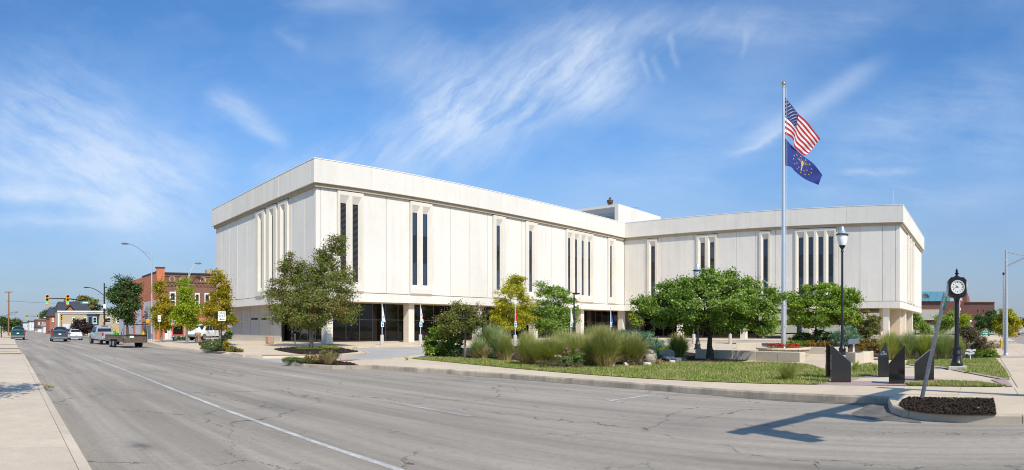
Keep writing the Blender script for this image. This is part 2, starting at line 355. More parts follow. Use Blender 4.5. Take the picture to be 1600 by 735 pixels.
leaf_mat('purple_leaf', (0.032, 0.017, 0.017), (0.094, 0.049, 0.041)); leaf_mat('brown_leaf', (0.096, 0.078, 0.042), (0.209, 0.166, 0.078))
leaf_mat('blue_needle', (0.094, 0.199, 0.125), (0.272, 0.438, 0.282)); leaf_mat('rust_leaf', (0.151, 0.128, 0.018), (0.348, 0.232, 0.029), (0.348, 0.151, 0.018))
leaf_mat('fine_green', (0.086, 0.148, 0.035), (0.227, 0.305, 0.086)); leaf_mat('low_green', (0.096, 0.174, 0.020), (0.295, 0.418, 0.038))
leaf_mat('reed_green', (.23, .29, .055), (.52, .53, .14)); leaf_mat('reed_dark', (.18, .22, .045), (.42, .42, .11)); leaf_mat('reed_straw', (0.319, 0.225, 0.109), (0.600, 0.464, 0.246)); leaf_mat('plume', (.34, .31, .12), (.50, .45, .21)); leaf_mat('reed_bluish', (.19, .25, .09), (.42, .48, .20))
leaf_mat('turf', (.17, .23, .035), (.37, .39, .10), (.44, .37, .15), cfrac=.52)
# ------------------------------------------------------------------ mesh helpers
class MB:
    def __init__(s): s.v = []; s.f = []; s.mi = []; s.cur = 0
    def add(s, vs, fs):
        o = len(s.v); s.v += [tuple(p) for p in vs]; s.f += [tuple(i + o for i in f) for f in fs]; s.mi += [s.cur] * len(fs); return s
    def box(s, x0, x1, y0, y1, z0, z1):
        return s.add([(x, y, z) for z in (z0, z1) for y in (y0, y1) for x in (x0, x1)],
                     [(0, 2, 3, 1), (4, 5, 7, 6), (0, 1, 5, 4), (2, 6, 7, 3), (0, 4, 6, 2), (1, 3, 7, 5)])
    def cbox(s, c, sx, sy, sz): return s.box(c[0] - sx / 2, c[0] + sx / 2, c[1] - sy / 2, c[1] + sy / 2, c[2] - sz / 2, c[2] + sz / 2)
    def quad(s, *p): return s.add(p, [tuple(range(len(p)))])
    def prism(s, poly, z0, z1):
        n = len(poly)
        if sum(poly[i][0] * poly[(i + 1) % n][1] - poly[(i + 1) % n][0] * poly[i][1] for i in range(n)) < 0: poly = poly[::-1]
        return s.add([(p[0], p[1], z0) for p in poly] + [(p[0], p[1], z1) for p in poly],
                     [tuple(range(n))[::-1], tuple(range(n, 2 * n))] + [(i, (i + 1) % n, n + (i + 1) % n, n + i) for i in range(n)])
    def profile(s, poly, axis, a, b):
        """extrude a 2-D outline along x or y; poly in (other horizontal, z)"""
        n = len(poly)
        pt = (lambda p, t: (t, p[0], p[1])) if axis == 'x' else (lambda p, t: (p[0], t, p[1]))
        return s.add([pt(p, a) for p in poly] + [pt(p, b) for p in poly],
                     [tuple(range(n)), tuple(range(n, 2 * n))[::-1]] + [(i, n + i, n + (i + 1) % n, (i + 1) % n) for i in range(n)])
    def rings(s, rings, cap=True, close=False):
        n = len(rings[0]); o = []
        fs = []
        for k in range(len(rings) - (0 if close else 1)):
            k2 = (k + 1) % len(rings)
            fs += [(k * n + i, k * n + (i + 1) % n, k2 * n + (i + 1) % n, k2 * n + i) for i in range(n)]
        if cap and not close: fs += [tuple(range(n))[::-1], tuple((len(rings) - 1) * n + i for i in range(n))]
        return s.add([p for r in rings for p in r], fs)
    def tube(s, path, rad, n=8, cap=True):
        path = [Vector(p) for p in path]
        if not hasattr(rad, '__len__'): rad = [rad] * len(path)
        out = []; up = None
        for i, p in enumerate(path):
            t = (path[min(i + 1, len(path) - 1)] - path[max(i - 1, 0)]).normalized()
            if up is None: up = Vector((0, 0, 1)) if abs(t.z) < .9 else Vector((1, 0, 0))
            a = t.cross(up).normalized(); b = a.cross(t).normalized(); up = b
            out.append([p + (a * cos(2 * pi * k / n) + b * sin(2 * pi * k / n)) * rad[i] for k in range(n)])
        return s.rings(out, cap)
    def lathe(s, prof, n=16, c=(0, 0, 0)):
        return s.rings([[(c[0] + r * cos(2 * pi * k / n), c[1] + r * sin(2 * pi * k / n), c[2] + z) for k in range(n)] for r, z in prof])
    def ball(s, c, r, n=10, sz=1.0):
        return s.lathe([(max(.001, r * sin(pi * i / n)), -r * sz * cos(pi * i / n)) for i in range(n + 1)], max(8, n), c)
    def cyl(s, a, b, r, n=14): return s.tube([a, b], r, n)
    def moved(s, fn): s.v = [tuple(fn(Vector(p))) for p in s.v]; return s
    def build(s, name, mat, parent=None, smooth=False, bevel=0.0, loc=None):
        me = bpy.data.meshes.new(name); me.from_pydata(s.v, [], s.f)
        mats = mat if isinstance(mat, (list, tuple)) else [mat]
        for q in mats: me.materials.append(MAT[q])
        if len(mats) > 1: me.polygons.foreach_set('material_index', s.mi)
        bm = bmesh.new(); bm.from_mesh(me); bmesh.ops.recalc_face_normals(bm, faces=bm.faces); bm.to_mesh(me); bm.free()
        if smooth:
            me.polygons.foreach_set('use_smooth', [True] * len(me.polygons)); me.set_sharp_from_angle(angle=radians(38))
        return link(name, me, parent, bevel, loc)
def link(name, me, parent=None, bevel=0.0, loc=None):
    o = bpy.data.objects.new(name, me); COL.objects.link(o)
    if parent is not None: o.parent = parent
    if loc is not None: o.location = loc
    if bevel:
        b = o.modifiers.new('bevel', 'BEVEL'); b.width = bevel; b.segments = 1; b.limit_method = 'ANGLE'; b.angle_limit = radians(50)
    return o
def tag(o, label, cat, group=None, kind=None):
    if label: o['label'] = label
    if cat: o['category'] = cat
    if group: o['group'] = group
    if kind: o['kind'] = kind
    return o
def thing(name, label, cat, loc=(0, 0, 0), rz=0.0, group=None):
    o = bpy.data.objects.new(name, None); COL.objects.link(o); o.location = loc; o.rotation_euler = (0, 0, rz); o.empty_display_size = .3; o['kind'] = 'thing'
    return tag(o, label, cat, group)
def struct(o): o['kind'] = 'structure'; return o
def copy_tree(o, parent=None):
    c = o.copy(); COL.objects.link(c); c.parent = parent
    for ch in list(o.children): copy_tree(ch, c)
    return c
def text(name, body, size, mat, parent, loc, rot, depth=.004, sx=1.0):
    cu = bpy.data.curves.new(name, 'FONT'); cu.body = body; cu.size = size; cu.align_x = 'CENTER'; cu.align_y = 'CENTER'; cu.extrude = depth; cu.resolution_u = 3
    t = bpy.data.objects.new(name, cu); me = bpy.data.meshes.new_from_object(t); bpy.data.objects.remove(t)
    me.materials.clear(); me.materials.append(MAT[mat])
    o = link(name, me, parent, loc=loc); o.rotation_euler = rot; o.scale = (sx, 1, 1); return o
def fast_mesh(name, V, Q, mat, parent=None, loc=None, smooth=False, mats=None, mi=None):
    """mesh from numpy arrays, all faces with the same number of corners"""
    me = bpy.data.meshes.new(name); k = Q.shape[1]
    me.vertices.add(len(V)); me.vertices.foreach_set('co', np.asarray(V, np.float32).ravel())
    me.loops.add(Q.size); me.loops.foreach_set('vertex_index', Q.ravel().astype(np.int32))
    me.polygons.add(len(Q)); me.polygons.foreach_set('loop_start', np.arange(0, Q.size, k, dtype=np.int32))
    for q in (mats or [mat]): me.materials.append(MAT[q])
    if mi is not None: me.polygons.foreach_set('material_index', np.asarray(mi, np.int32))
    if smooth: me.polygons.foreach_set('use_smooth', [True] * len(Q))
    me.update(calc_edges=True); me.validate()
    return link(name, me, parent, loc=loc)
def pip(x, y, poly):
    r = False; n = len(poly)
    for i in range(n):
        x1, y1 = poly[i][0], poly[i][1]; x2, y2 = poly[(i + 1) % n][0], poly[(i + 1) % n][1]
        if (y1 > y) != (y2 > y) and x < (x2 - x1) * (y - y1) / (y2 - y1) + x1: r = not r
    return r
def smooth_poly(pts, closed=True, n=4):
    """Catmull-Rom through the points"""
    P = [Vector((p[0], p[1])) for p in pts]; N = len(P); out = []
    for i in range(N if closed else N - 1):
        g = (lambda k: P[k % N]) if closed else (lambda k: P[min(max(k, 0), N - 1)])
        a, b, c, d = g(i - 1), g(i), g(i + 1), g(i + 2)
        for k in range(n):
            t = k / n
            out.append(.5 * ((2 * b) + (c - a) * t + (2 * a - 5 * b + 4 * c - d) * t * t + (3 * b - a - 3 * c + d) * t ** 3))
    if not closed: out.append(P[-1])
    return [(q.x, q.y) for q in out]
def sheet(name, poly, z, mat, parent=None):
    m = MB(); n = len(poly)
    if sum(poly[i][0] * poly[(i + 1) % n][1] - poly[(i + 1) % n][0] * poly[i][1] for i in range(n)) < 0: poly = poly[::-1]
    m.add([(p[0], p[1], z) for p in poly], [tuple(range(n))]); return m.build(name, mat, parent)
def P2(px, py, z): v = at(px, py, z); return (v.x, v.y)

# ------------------------------------------------------------------ the setting: ground, streets, pavements
TILT = .018                                           # the street turns a little from the building's axis
def LK(Y): return .93 + .0165 * Y                     # left kerb
def RK(Y): return 14.55 + .016 * Y                    # line of the right kerb
KZ = .15
ground = struct(sheet('ground', [(-3000, -3000), (3000, -3000), (3000, 3000), (-3000, 3000)], -.12, 'terrain'))
street = struct(sheet('main_street', [(-30, -60), (40, -60), (40, 34), (60, 700), (-20, 700), (-14, 34)], 0.0, 'asphalt'))
cross = struct(sheet('cross_street', [(40.0, -16), (420, -16), (420, -3.2), (40.0, -3.2)], -.004, 'asphalt'))
# lane paint
def stripe(p0, p1, wd, mat, name, z=.004):
    a, b = Vector(p0), Vector(p1); t = (b - a).normalized(); n = Vector((-t.y, t.x)) * wd / 2
    return sheet(name, [a + n, a - n, b - n, b + n], z, mat, street)
wl = [P2(*p, 0) for p in ((700, 762), (624, 735), (460, 680), (360, 644), (216, 587), (128, 553))]
for i in range(len(wl) - 1): stripe(wl[i], Vector(wl[i + 1]) + (Vector(wl[i + 1]) - Vector(wl[i])).normalized() * .02, .115, 'lane_paint', 'lane_line', .004 + .0004 * i)
stripe(P2(118, 549.5, 0), P2(75, 534, 0), .12, 'faint_paint', 'lane_line')
for a, b in (((595, 626), (735, 651)), ((322, 571), (362, 578.5))): stripe(P2(*a, 0), P2(*b, 0), .11, 'faint_paint', 'lane_line')
stripe(P2(675, 598, 0), P2(745, 595, 0), .10, 'faint_paint', 'bay_line'); stripe(P2(652, 596.5, 0), P2(690, 599.5, 0), .10, 'faint_paint', 'bay_line', .0055)
stripe(P2(952, 626.5, 0), P2(1024, 617, 0), .10, 'lane_paint', 'bay_line'); stripe(P2(947, 625.5, 0), P2(975, 629.5, 0), .10, 'lane_paint', 'bay_line', .0055)
stripe(P2(12, 541, 0), P2(17, 534, 0), .14, 'lane_paint', 'bay_line')
gd_ = [Vector(p) for p in (P2(*p, 0) for p in ((700, 584.5), (800, 592.5), (900, 600.5), (1000, 608.5), (1100, 616.5), (1200, 623.5), (1300, 628.5), (1388, 631.5)))]
rg = random.Random(9); edge = []
for a_, b_ in zip(gd_, gd_[1:]):
    for k in range(5): q_ = a_.lerp(b_, k / 5); edge.append((q_.x - .05 - .16 * rg.random() ** 1.6, q_.y))
sheet('gutter_dirt', [(v.x + .03, v.y) for v in gd_] + edge[::-1], .0035, 'gutter_dirt', street)
# tar and dirt in the corner beside the mulch island, oil stain in the near lane
sheet('tar_patch', smooth_poly([P2(*p, 0) for p in ((1120, 619), (1230, 628), (1345, 634), (1330, 647), (1350, 655), (1400, 659), (1440, 662), (1425, 655), (1391, 645), (1388, 632), (1240, 625))], True, 3), .005, 'dark_patch', street)
rng = random.Random(5)
m = MB()
for _ in range(60):
    c = P2(72 + rng.gauss(0, 4), 605 + rng.gauss(0, 1.2), 0); a = rng.random() * 6.28; L = .05
    m.quad((c[0] + L * cos(a), c[1] + L * sin(a), .012), (c[0] - L * sin(a), c[1] + L * cos(a), .03), (c[0] - L * cos(a), c[1] - L * sin(a), .012), (c[0] + L * sin(a), c[1] - L * cos(a), .03))
tag(m.build('fallen_leaves', 'reed_straw'), 'small heap of dry brown leaves in the gutter by the left kerb', 'leaves', kind='stuff')

def slab_row(parent, x_in, x_out, y0, y1, step, z=KZ, mat='slab', gap=.008):
    """flags between two lines x_in(Y), x_out(Y), each a slab of its own with an open joint"""
    n = max(1, round((y1 - y0) / step)); st = (y1 - y0) / n
    for i in range(n):
        a, b = y0 + i * st + gap, y0 + (i + 1) * st - gap
        MB().prism([(x_in(a), a), (x_out(a), a), (x_out(b), b), (x_in(b), b)], z - .1, z).build('slab', mat, parent)
def kerb_line(parent, pts, z=KZ, wd=.16, seg=3.0, side=1, mat='kerb'):
    """kerb stones along a polyline; side=1 puts the body to the left of the direction of travel"""
    P = [Vector(p) for p in pts]
    L = [0.0]
    for i in range(len(P) - 1): L.append(L[-1] + (P[i + 1] - P[i]).length)
    def pos(s):
        s = min(max(s, 0), L[-1])
        for i in range(len(P) - 1):
            if s <= L[i + 1] + 1e-9:
                t = (s - L[i]) / max(1e-9, L[i + 1] - L[i]); return P[i].lerp(P[i + 1], t)
        return P[-1]
    def nrm(s):
        t = (pos(s + .12) - pos(s - .12)).normalized(); return Vector((-t.y, t.x)) * side
    n = max(1, round(L[-1] / seg))
    for i in range(n):
        a, b = L[-1] * i / n + .006, L[-1] * (i + 1) / n - .006
        ss = sorted({a, b, *[l for l in L if a < l < b]})
        rings = []
        for s_ in ss:
            p, q = pos(s_), nrm(s_)
            rings.append([(p.x - q.x * .02, p.y - q.y * .02, -.06), (p.x, p.y, z - .025), (p.x + q.x * .025, p.y + q.y * .025, z + .003), (p.x + q.x * wd, p.y + q.y * wd, z + .003), (p.x + q.x * wd, p.y + q.y * wd, -.06)])
        MB().rings(rings).build('kerb_stone', mat, parent)

# left pavement, where the photographer stands
lp = struct(MB().prism([(-4.5, -8), (LK(-8) - .12, -8), (LK(36) - .12, 36), (-4.5, 36)], -.08, .11).build('left_pavement', 'joint'))
slab_row(lp, lambda Y: -1.05, lambda Y: LK(Y) - .17, 3.0, 35.9, 2.55); slab_row(lp, lambda Y: -4.4, lambda Y: -1.07, 3.0, 35.9, 2.55)
kerb_line(lp, [(LK(y), y) for y in (-6, 10, 22, 36)], side=1, mat='slab')
for a, b in ((38.5, 44.5), (47.5, 56), (58.5, 92)):
    q = struct(MB().prism([(-9, a), (LK(a) - .12, a), (LK(b) - .12, b), (-9, b)], -.08, .11).build('far_left_pavement', 'joint'))
    slab_row(q, lambda Y: -9, lambda Y: LK(Y) - .17, a + .1, b - .1, 3.0); kerb_line(q, [(LK(a), a), (LK(b), b)], side=1)
sheet('crossing_strip', [(-6, 40.0), (LK(40) - .3, 40.0), (LK(41) - .3, 40.6), (-6, 40.6)], .156, 'red_brick_paving', lp)

# civic block, street side: pavement, island, memorial lawn
RKP = [P2(*p, 0) for p in ((580, 577), (700, 584.5), (800, 592.5), (900, 600.5), (1000, 608.5), (1100, 616.5), (1200, 623.5), (1300, 628.5), (1388, 631.5))]
ISL = [P2(*p, 0) for p in ((1389, 638), (1393, 646), (1410, 652), (1445, 657.5), (1500, 661), (1600, 662.5))]
RKfull = RKP + ISL + [(11.0, -2.6), (11.6, -3.6), (13.0, -4.0)]
BUL = [P2(*p, 0) for p in ((441, 566), (450, 571), (475, 574.5), (520, 577.5), (560, 577.5))]
A_back = [(13.0, -4.0), (60, -4.0), (62, 0), (60, 16), (57, 30), (50, 35.5), (40, 36.2), (30.5, 34.6), P2(665, 553.5, KZ), P2(600, 561, KZ), P2(560, 563, KZ), P2(500, 560.5, KZ), P2(450, 562, KZ)]
A_poly = BUL + RKfull + A_back[1:]
def inset(poly, d):
    """shrink a polygon a little so that the body stays behind its kerb stones"""
    n = len(poly); ar = sum(poly[i][0] * poly[(i + 1) % n][1] - poly[(i + 1) % n][0] * poly[i][1] for i in range(n)); sg = 1 if ar > 0 else -1; out = []
    for i in range(n):
        a, b, c = Vector(poly[i - 1]), Vector(poly[i]), Vector(poly[(i + 1) % n])
        t1 = (b - a).normalized(); t2 = (c - b).normalized(); nn = Vector((-t1.y - t2.y, t1.x + t2.x)) * sg
        nn = nn.normalized() if nn.length > 1e-6 else nn
        out.append((b.x + nn.x * d, b.y + nn.y * d))
    return out
block = struct(MB().prism(inset(A_poly, .06), -.08, KZ - .015).build('civic_pavement', 'civic_slab'))
kerb_line(block, BUL + RKP, side=1, seg=3.2); kerb_line(block, [RKP[-1]] + ISL + RKfull[len(RKP) + len(ISL):], side=1, seg=2.4, mat='island_kerb')
kerb_line(block, [(60, -4.0), (62, 0), (60, 16), (57, 30), (50, 35.5), (40, 36.2), (30.5, 34.6), P2(665, 553.5, KZ), P2(600, 561, KZ)], side=1, z=KZ + .002, mat='slab')
# pavement flags along the street
def rk_at(Y):
    for i in range(len(RKP) - 1):
        (xa, ya), (xb, yb) = RKP[i], RKP[i + 1]
        if yb <= Y <= ya: return xa + (xb - xa) * (Y - ya) / (yb - ya)
    return RKP[-1][0] if Y < RKP[-1][1] else RKP[0][0]
INN = [P2(*p, KZ) for p in ((640, 561.5), (700, 567), (800, 576.5), (900, 585), (1000, 592), (1100, 597), (1200, 600.5), (1300, 602), (1420, 603.5), (1565, 605.5), (1582, 606))]
def in_at(Y):
    for i in range(len(INN) - 1):
        (xa, ya), (xb, yb) = INN[i], INN[i + 1]
        if yb <= Y <= ya: return xa + (xb - xa) * (Y - ya) / (yb - ya)
    return INN[-1][0] if Y < INN[-1][1] else INN[0][0]
slab_row(block, lambda Y: rk_at(Y) + .165, lambda Y: in_at(Y) - .01, 1.9, 23.2, 1.75, KZ, 'civic_slab')
slab_row(block, lambda Y: 14.35, lambda Y: in_at(Y) - .01, -3.6, 1.88, 1.4, KZ, 'civic_slab')
slab_row(block, lambda Y: in_at(-.9) + .02, lambda Y: 19.9, -3.7, -.95, 1.35, KZ, 'civic_slab')
for k in range(20): slab_row(block, lambda Y: 19.93 + k * 1.6, lambda Y: 19.93 + k * 1.6 + 1.585, -3.7, -.98 if k < 18 else -1.1, 1.35, KZ, 'civic_slab')
sheet('paving_band', [(32.0, -3.8), (33.0, -3.8), (33.0, -.9), (32.0, -.9)], KZ + .004, 'pink_paving', block)

# lawns
def lawn(name, pix, extra=(), z=KZ + .006):
    return [P2(*p, KZ) for p in pix] + list(extra)
L1 = lawn('lawn', ((642, 560.5), (700, 566), (800, 575.5), (900, 584), (1000, 591), (1100, 596), (1200, 599.8), (1292, 601), (1298, 590), (1300, 581), (1262, 570), (1200, 566), (1150, 567), (1060, 566), (1000, 571), (950, 572.5), (900, 571.5), (840, 567), (780, 562.5), (720, 559), (690, 557)))
L2 = lawn('lawn', ((1330, 590), (1372, 587), (1376, 574), (1360, 568), (1330, 574)))
L3 = lawn('lawn', ((1413, 600.5), (1470, 596.5), (1530, 598.5), (1573, 604.2), (1520, 604.8), (1420, 603)))
L4 = lawn('lawn', ((1415, 570), (1470, 573.5), (1520, 583), (1578, 593.5), (1572, 580), (1560, 566), (1556, 560), (1490, 562), (1420, 561)))
for i, poly in enumerate((L1, L2, L3, L4)): sheet('lawn_ground', poly, KZ + .004, 'lawn', block)
# beds
B1 = [P2(*p, KZ) for p in ((672, 557), (720, 559), (780, 562.5), (840, 567), (900, 571.5), (950, 572.5), (1000, 571), (1060, 566), (1150, 567), (1185, 560), (1110, 556))] + [(44, 26), (47, 34), (40, 35.6), (30.5, 34)]
sheet('mulch_bed', B1, KZ + .008, 'mulch', block)
B2 = [P2(*p, KZ) for p in ((1330, 556), (1420, 561), (1490, 562), (1556, 559.5), (1548, 552))] + [(48, -.8), (57, 0), (57, 26), (46, 12)]
sheet('mulch_bed', B2, KZ + .008, 'soil', block)
ISLM = [P2(*p, KZ) for p in ((1404, 634), (1411, 626), (1420, 622.5), (1480, 623.5), (1552, 624.5), (1555, 636), (1556.5, 649), (1500, 649), (1450, 646.5), (1415, 641))]
sheet('mulch_bed', ISLM, KZ + .006, 'mulch', block)
BULM = [P2(*p, KZ) for p in ((452, 564.5), (470, 561), (500, 561.5), (545, 567), (562, 571.5), (520, 570.5), (470, 568.5))]
sheet('mulch_bed', BULM, KZ + .006, 'mulch', block)
# memorial paving, path and red bands
sheet('memorial_paving', [P2(*p, KZ) for p in ((1275, 602), (1300, 592), (1340, 590), (1372, 587.5), (1440, 589), (1475, 594), (1414, 600.5), (1418, 603))], KZ + .006, 'pink_paving', block)
sheet('memorial_paving', [P2(*p, KZ) for p in ((1330, 597), (1345, 592), (1395, 590), (1392, 597))], KZ + .010, 'slab', block)
sheet('paving_band', [P2(*p, KZ) for p in ((1548, 593.5), (1572, 593.5), (1583, 604.2), (1574, 604.6))], KZ + .006, 'pink_paving', block)
sheet('paving_band', [P2(*p, KZ) for p in ((1420, 569.3), (1470, 572.8), (1548, 587), (1578, 593.3), (1572, 594.5), (1470, 575.0), (1420, 571.0))], KZ + .010, 'pink_paving', block)
sheet('crossing_strip', [P2(*p, KZ) for p in ((510, 564.3), (560, 561.6), (562, 562.6), (520, 565.4))], KZ + .004, 'red_brick_paving', block)

# building side of the drive
B_front = [P2(*p, KZ) for p in ((380, 554.5), (410, 556.3), (476, 556.5), (505, 556.8), (530, 555), (556, 553.3), (574, 551.5), (566, 548.3), (552, 545.5))] + [(27.6, 42.9), (33, 43.4), (66, 43.4), (69.5, 41), (70.5, 36), (70.5, -4), (130, -4), (130, 95), (17.6, 95)]
B_left = [(16.6, 70), P2(255, 543.3, 0), P2(300, 548.5, 0), P2(330, 552.3, 0), P2(360, 554.6, 0)]
plaza = struct(MB().prism(inset(B_front + B_left, .06), -.08, KZ - .012).build('plaza', 'civic_slab'))
kerb_line(plaza, (B_front[2:10] + [(33, 43.4), (66, 43.4), (69.5, 41), (70.5, 36), (70.5, -4)]), side=-1, seg=3, mat='slab', z=KZ)
kerb_line(plaza, [(17.6, 95)] + B_left + [B_front[0]], side=1, seg=3.2, mat='slab', z=KZ)
sheet('drive', [(12.9, 26.8), (14.6, 40), (24, 46), (66, 45), (72, 40), (72, -4), (56, -4), (54, 30), (46, 34), (34, 32), (22, 24), (15.6, 24.4)], .006, 'drive', street)
sheet('crossing_strip', [P2(*p, KZ) for p in ((408, 554.9), (474, 554.4), (478, 555.4), (410, 556.0))], KZ + .002, 'red_brick_paving', plaza)
MAPB = smooth_poly([P2(*p, KZ) for p in ((428, 545.3), (450, 551), (480, 554.2), (520, 553.6), (548, 551.2), (560, 549.2), (540, 545), (520, 542.2), (470, 542.3))], True, 3)
sheet('mulch_bed', MAPB, KZ - .004, 'mulch', plaza)
BUL0 = smooth_poly([P2(*p, KZ) for p in ((312, 546), (330, 549), (362, 550.6), (376, 549.6), (372, 545.6), (340, 542.6), (318, 542.4))], True, 3)
sheet('mulch_bed', BUL0, KZ - .004, 'soil', plaza)
sheet('side_street', [(19.0, 66.5), (60, 66.5), (60, 76.5), (18.8, 76.5)], KZ - .006, 'drive', plaza)
# flags on the plaza in front of the building
for k in range(13):
    slab_row(plaza, lambda Y: 28.2 + k * 2.95, lambda Y: 28.2 + (k + 1) * 2.95 - .03, 43.7, 54.0, 2.55, KZ - .002, 'civic_slab')
for k in range(6): slab_row(plaza, lambda Y: 17.6 + k * 1.9, lambda Y: 17.6 + (k + 1) * 1.9 - .03, 47.2, 66.0, 2.6, KZ - .002, 'civic_slab')
# far blocks of the street
for a, b in ((112, 230), (246, 420)):
    q = struct(MB().prism([(RK(a) + 1.6, a), (90, a), (90, b), (RK(b) + 3, b)], -.08, .12).build('far_pavement', 'slab'))
    sheet('verge', [(RK(a) + 4.5, a + 3), (89, a + 3), (89, b), (RK(b) + 6, b)], .126, 'lawn', q)
    q = struct(MB().prism([(-60, a), (LK(a), a), (LK(b), b), (-60, b)], -.08, .12).build('far_pavement', 'slab'))
    sheet('verge', [(-60, a + 3), (LK(a) - 3, a + 3), (LK(b) - 3, b), (-60, b)], .126, 'lawn', q)
far_block = struct(MB().prism([(72, -90), (420, -90), (420, -16.4), (72, -16.4)], -.1, .1).build('far_pavement', 'slab'))
yk = MB().box(46.5, 60, -4.35, -4.02, .0, KZ + .008); yk.build('kerb_stone', 'yellow_paint', block)
# ------------------------------------------------------------------ the county office building
BX1, BX2, BXE, BY1, BY2, BYE = 28.14, 78.8, 107.5, 50.5, 10.19, 77.4
ZU, ZB, ZP, ZFB, ZT = 4.16, 5.06, 14.66, 15.0, 17.17
OV = .45
bld = thing('office_building', 'long L-shaped white concrete office building with slit windows, raised on columns', 'building', (0, 0, 0))
def on(axis, c):
    return (lambda u, o, z: (u, c - o, z)) if axis == 'Y' else (lambda u, o, z: (c - o, u, z))
def wbox(mp, u0, u1, o0, o1, z0, z1, mb=None):
    mb = mb or MB(); t = MB().box(u0, u1, o0, o1, z0, z1); t.v = [mp(*p) for p in t.v]; mb.add(t.v, t.f); return mb
def window_unit(mp, u0, u1, n, louvred=False, zb=5.16, zt=14.58, sb=6.05, st=13.5):
    """precast window bay: a proud frame with splayed slits, each with its panes"""
    FO, GO = .18, -.12                                # face of the frame, glass line
    a, b = min(u0, u1), max(u0, u1); pitch = (b - a - .16) / n
    mb = MB(); Q = lambda *p: mb.quad(*[mp(*q) for q in p])
    cells = []
    for k in range(n):
        c = a + .08 + pitch * (k + .5); ow = min(.52, pitch / 2 - .13); gw = .30
        cells.append((c - ow, c + ow, c - gw, c + gw))
    zf0, zf1 = 5.62, 14.22
    us = [a] + [x for c in cells for x in (c[0], c[1])] + [b]
    for i in range(0, len(us), 2): Q((us[i], FO, zb), (us[i + 1], FO, zb), (us[i + 1], FO, zt), (us[i], FO, zt))   # fins
    for c in cells:
        Q((c[0], FO, zf1), (c[1], FO, zf1), (c[1], FO, zt), (c[0], FO, zt)); Q((c[0], FO, zb), (c[1], FO, zb), (c[1], FO, zf0), (c[0], FO, zf0))
        Q((c[0], FO, zf0), (c[0], FO, zf1), (c[2], GO, st), (c[2], GO, sb)); Q((c[1], FO, zf0), (c[1], FO, zf1), (c[3], GO, st), (c[3], GO, sb))
        Q((c[0], FO, zf1), (c[1], FO, zf1), (c[3], GO, st), (c[2], GO, st)); Q((c[0], FO, zf0), (c[1], FO, zf0), (c[3], GO, sb), (c[2], GO, sb))
    Q((a, FO, zb), (a, FO, zt), (a, -.4, zt), (a, -.4, zb)); Q((b, FO, zb), (b, FO, zt), (b, -.4, zt), (b, -.4, zb))
    Q((a, FO, zt), (b, FO, zt), (b, -.4, zt), (a, -.4, zt)); Q((a, FO, zb), (b, FO, zb), (b, -.05, zb - .30), (a, -.05, zb - .30))
    Q((a, FO, zb), (a, -.05, zb - .30), (a, -.4, zb)); Q((b, FO, zb), (b, -.05, zb - .30), (b, -.4, zb))
    w_ = mb.build('window_bay', 'facade_frame', bld)
    for c in cells:
        g0, g1 = c[2], c[3]
        if louvred:
            wbox(mp, g0, g1, GO - .10, GO - .06, sb, st).build('louvre_back', 'louvre_back', w_)
            l = MB()
            for i in range(int((st - sb) / .115)):
                z = sb + .115 * i
                t = [(g0, GO - .055, z + .06), (g1, GO - .055, z + .06), (g1, GO - .005, z), (g0, GO - .005, z)]
                l.quad(*[mp(*q) for q in t]); l.quad(*[mp(q[0], q[1], q[2] + .025) for q in t]); l.quad(mp(g0, GO - .005, z), mp(g1, GO - .005, z), mp(g1, GO - .005, z + .025), mp(g0, GO - .005, z + .025))
            l.build('louvre', 'louvre', w_)['kind'] = 'stuff'
        else:
            for z0, z1, mt in ((sb, 8.35, 'painted_sky_glass'), (8.42, 11.1, 'tinted_glass'), (11.17, st, 'painted_sky_glass')):
                wbox(mp, g0, g1, GO - .05, GO - (.03 if z0 != 8.42 else .02), z0, z1).build('pane', mt, w_)
            fr = MB()
            for z in (8.35, 11.1): wbox(mp, g0, g1, GO - .05, GO + .01, z, z + .07, fr)
            wbox(mp, g0, g0 + .035, GO - .05, GO + .012, sb, st, fr); wbox(mp, g1 - .035, g1, GO - .05, GO + .012, sb, st, fr)
            fr.build('glazing_bar', 'mullion', w_)
    return w_
def facade(mp, ends, joints, wins, core=True):
    """panels between joints, window bays in between; everything in metres along the wall"""
    G = .022
    cuts = sorted(set(ends) | set(joints) | {x for w_ in wins for x in w_[:2]})
    for a, b in zip(cuts, cuts[1:]):
        mid = (a + b) / 2
        if any(min(w_[:2]) - .01 < mid < max(w_[:2]) + .01 for w_ in wins): continue
        if b - a > .10: wbox(mp, a + G, b - G, -.09, 0.0, ZB, ZP).build('wall_panel', 'facade', bld, bevel=.012)
    for w_ in wins: window_unit(mp, w_[0], w_[1], w_[2], len(w_) > 3)
# solid body behind the panels
def core_box(x0, x1, y0, y1, z0, z1, mat='facade_groove', name='wall_core'): return MB().box(x0, x1, y0, y1, z0, z1).build(name, mat, bld)
for nm, x0, x1, y0, y1 in (('wall_core', BX1 + .45, BXE - .45, BY1 + .45, BYE - .45), ('wall_core', BX2 + .45, BXE - .45, BY2 + .45, BY1 + .44)):
    core_box(x0, x1, y0, y1, ZU + .05, ZFB - .05)
def backing(mp, ends, wins, z0=ZB - .06, z1=ZP + .1):
    """thin grooved wall behind the panels, open at the window bays"""
    x = ends[0]
    for w_ in sorted([tuple(sorted(q[:2])) for q in wins]) + [(ends[1], ends[1])]:
        if w_[0] - x > .02: wbox(mp, x, w_[0], -.46, -.06, z0, z1).build('wall_backing', 'facade_groove', bld)
        x = w_[1]
pf, pl, pr, pe = on('Y', BY1), on('X', BX1), on('X', BX2), on('Y', BY2)
fx = lambda px: x_on(px, BY1)
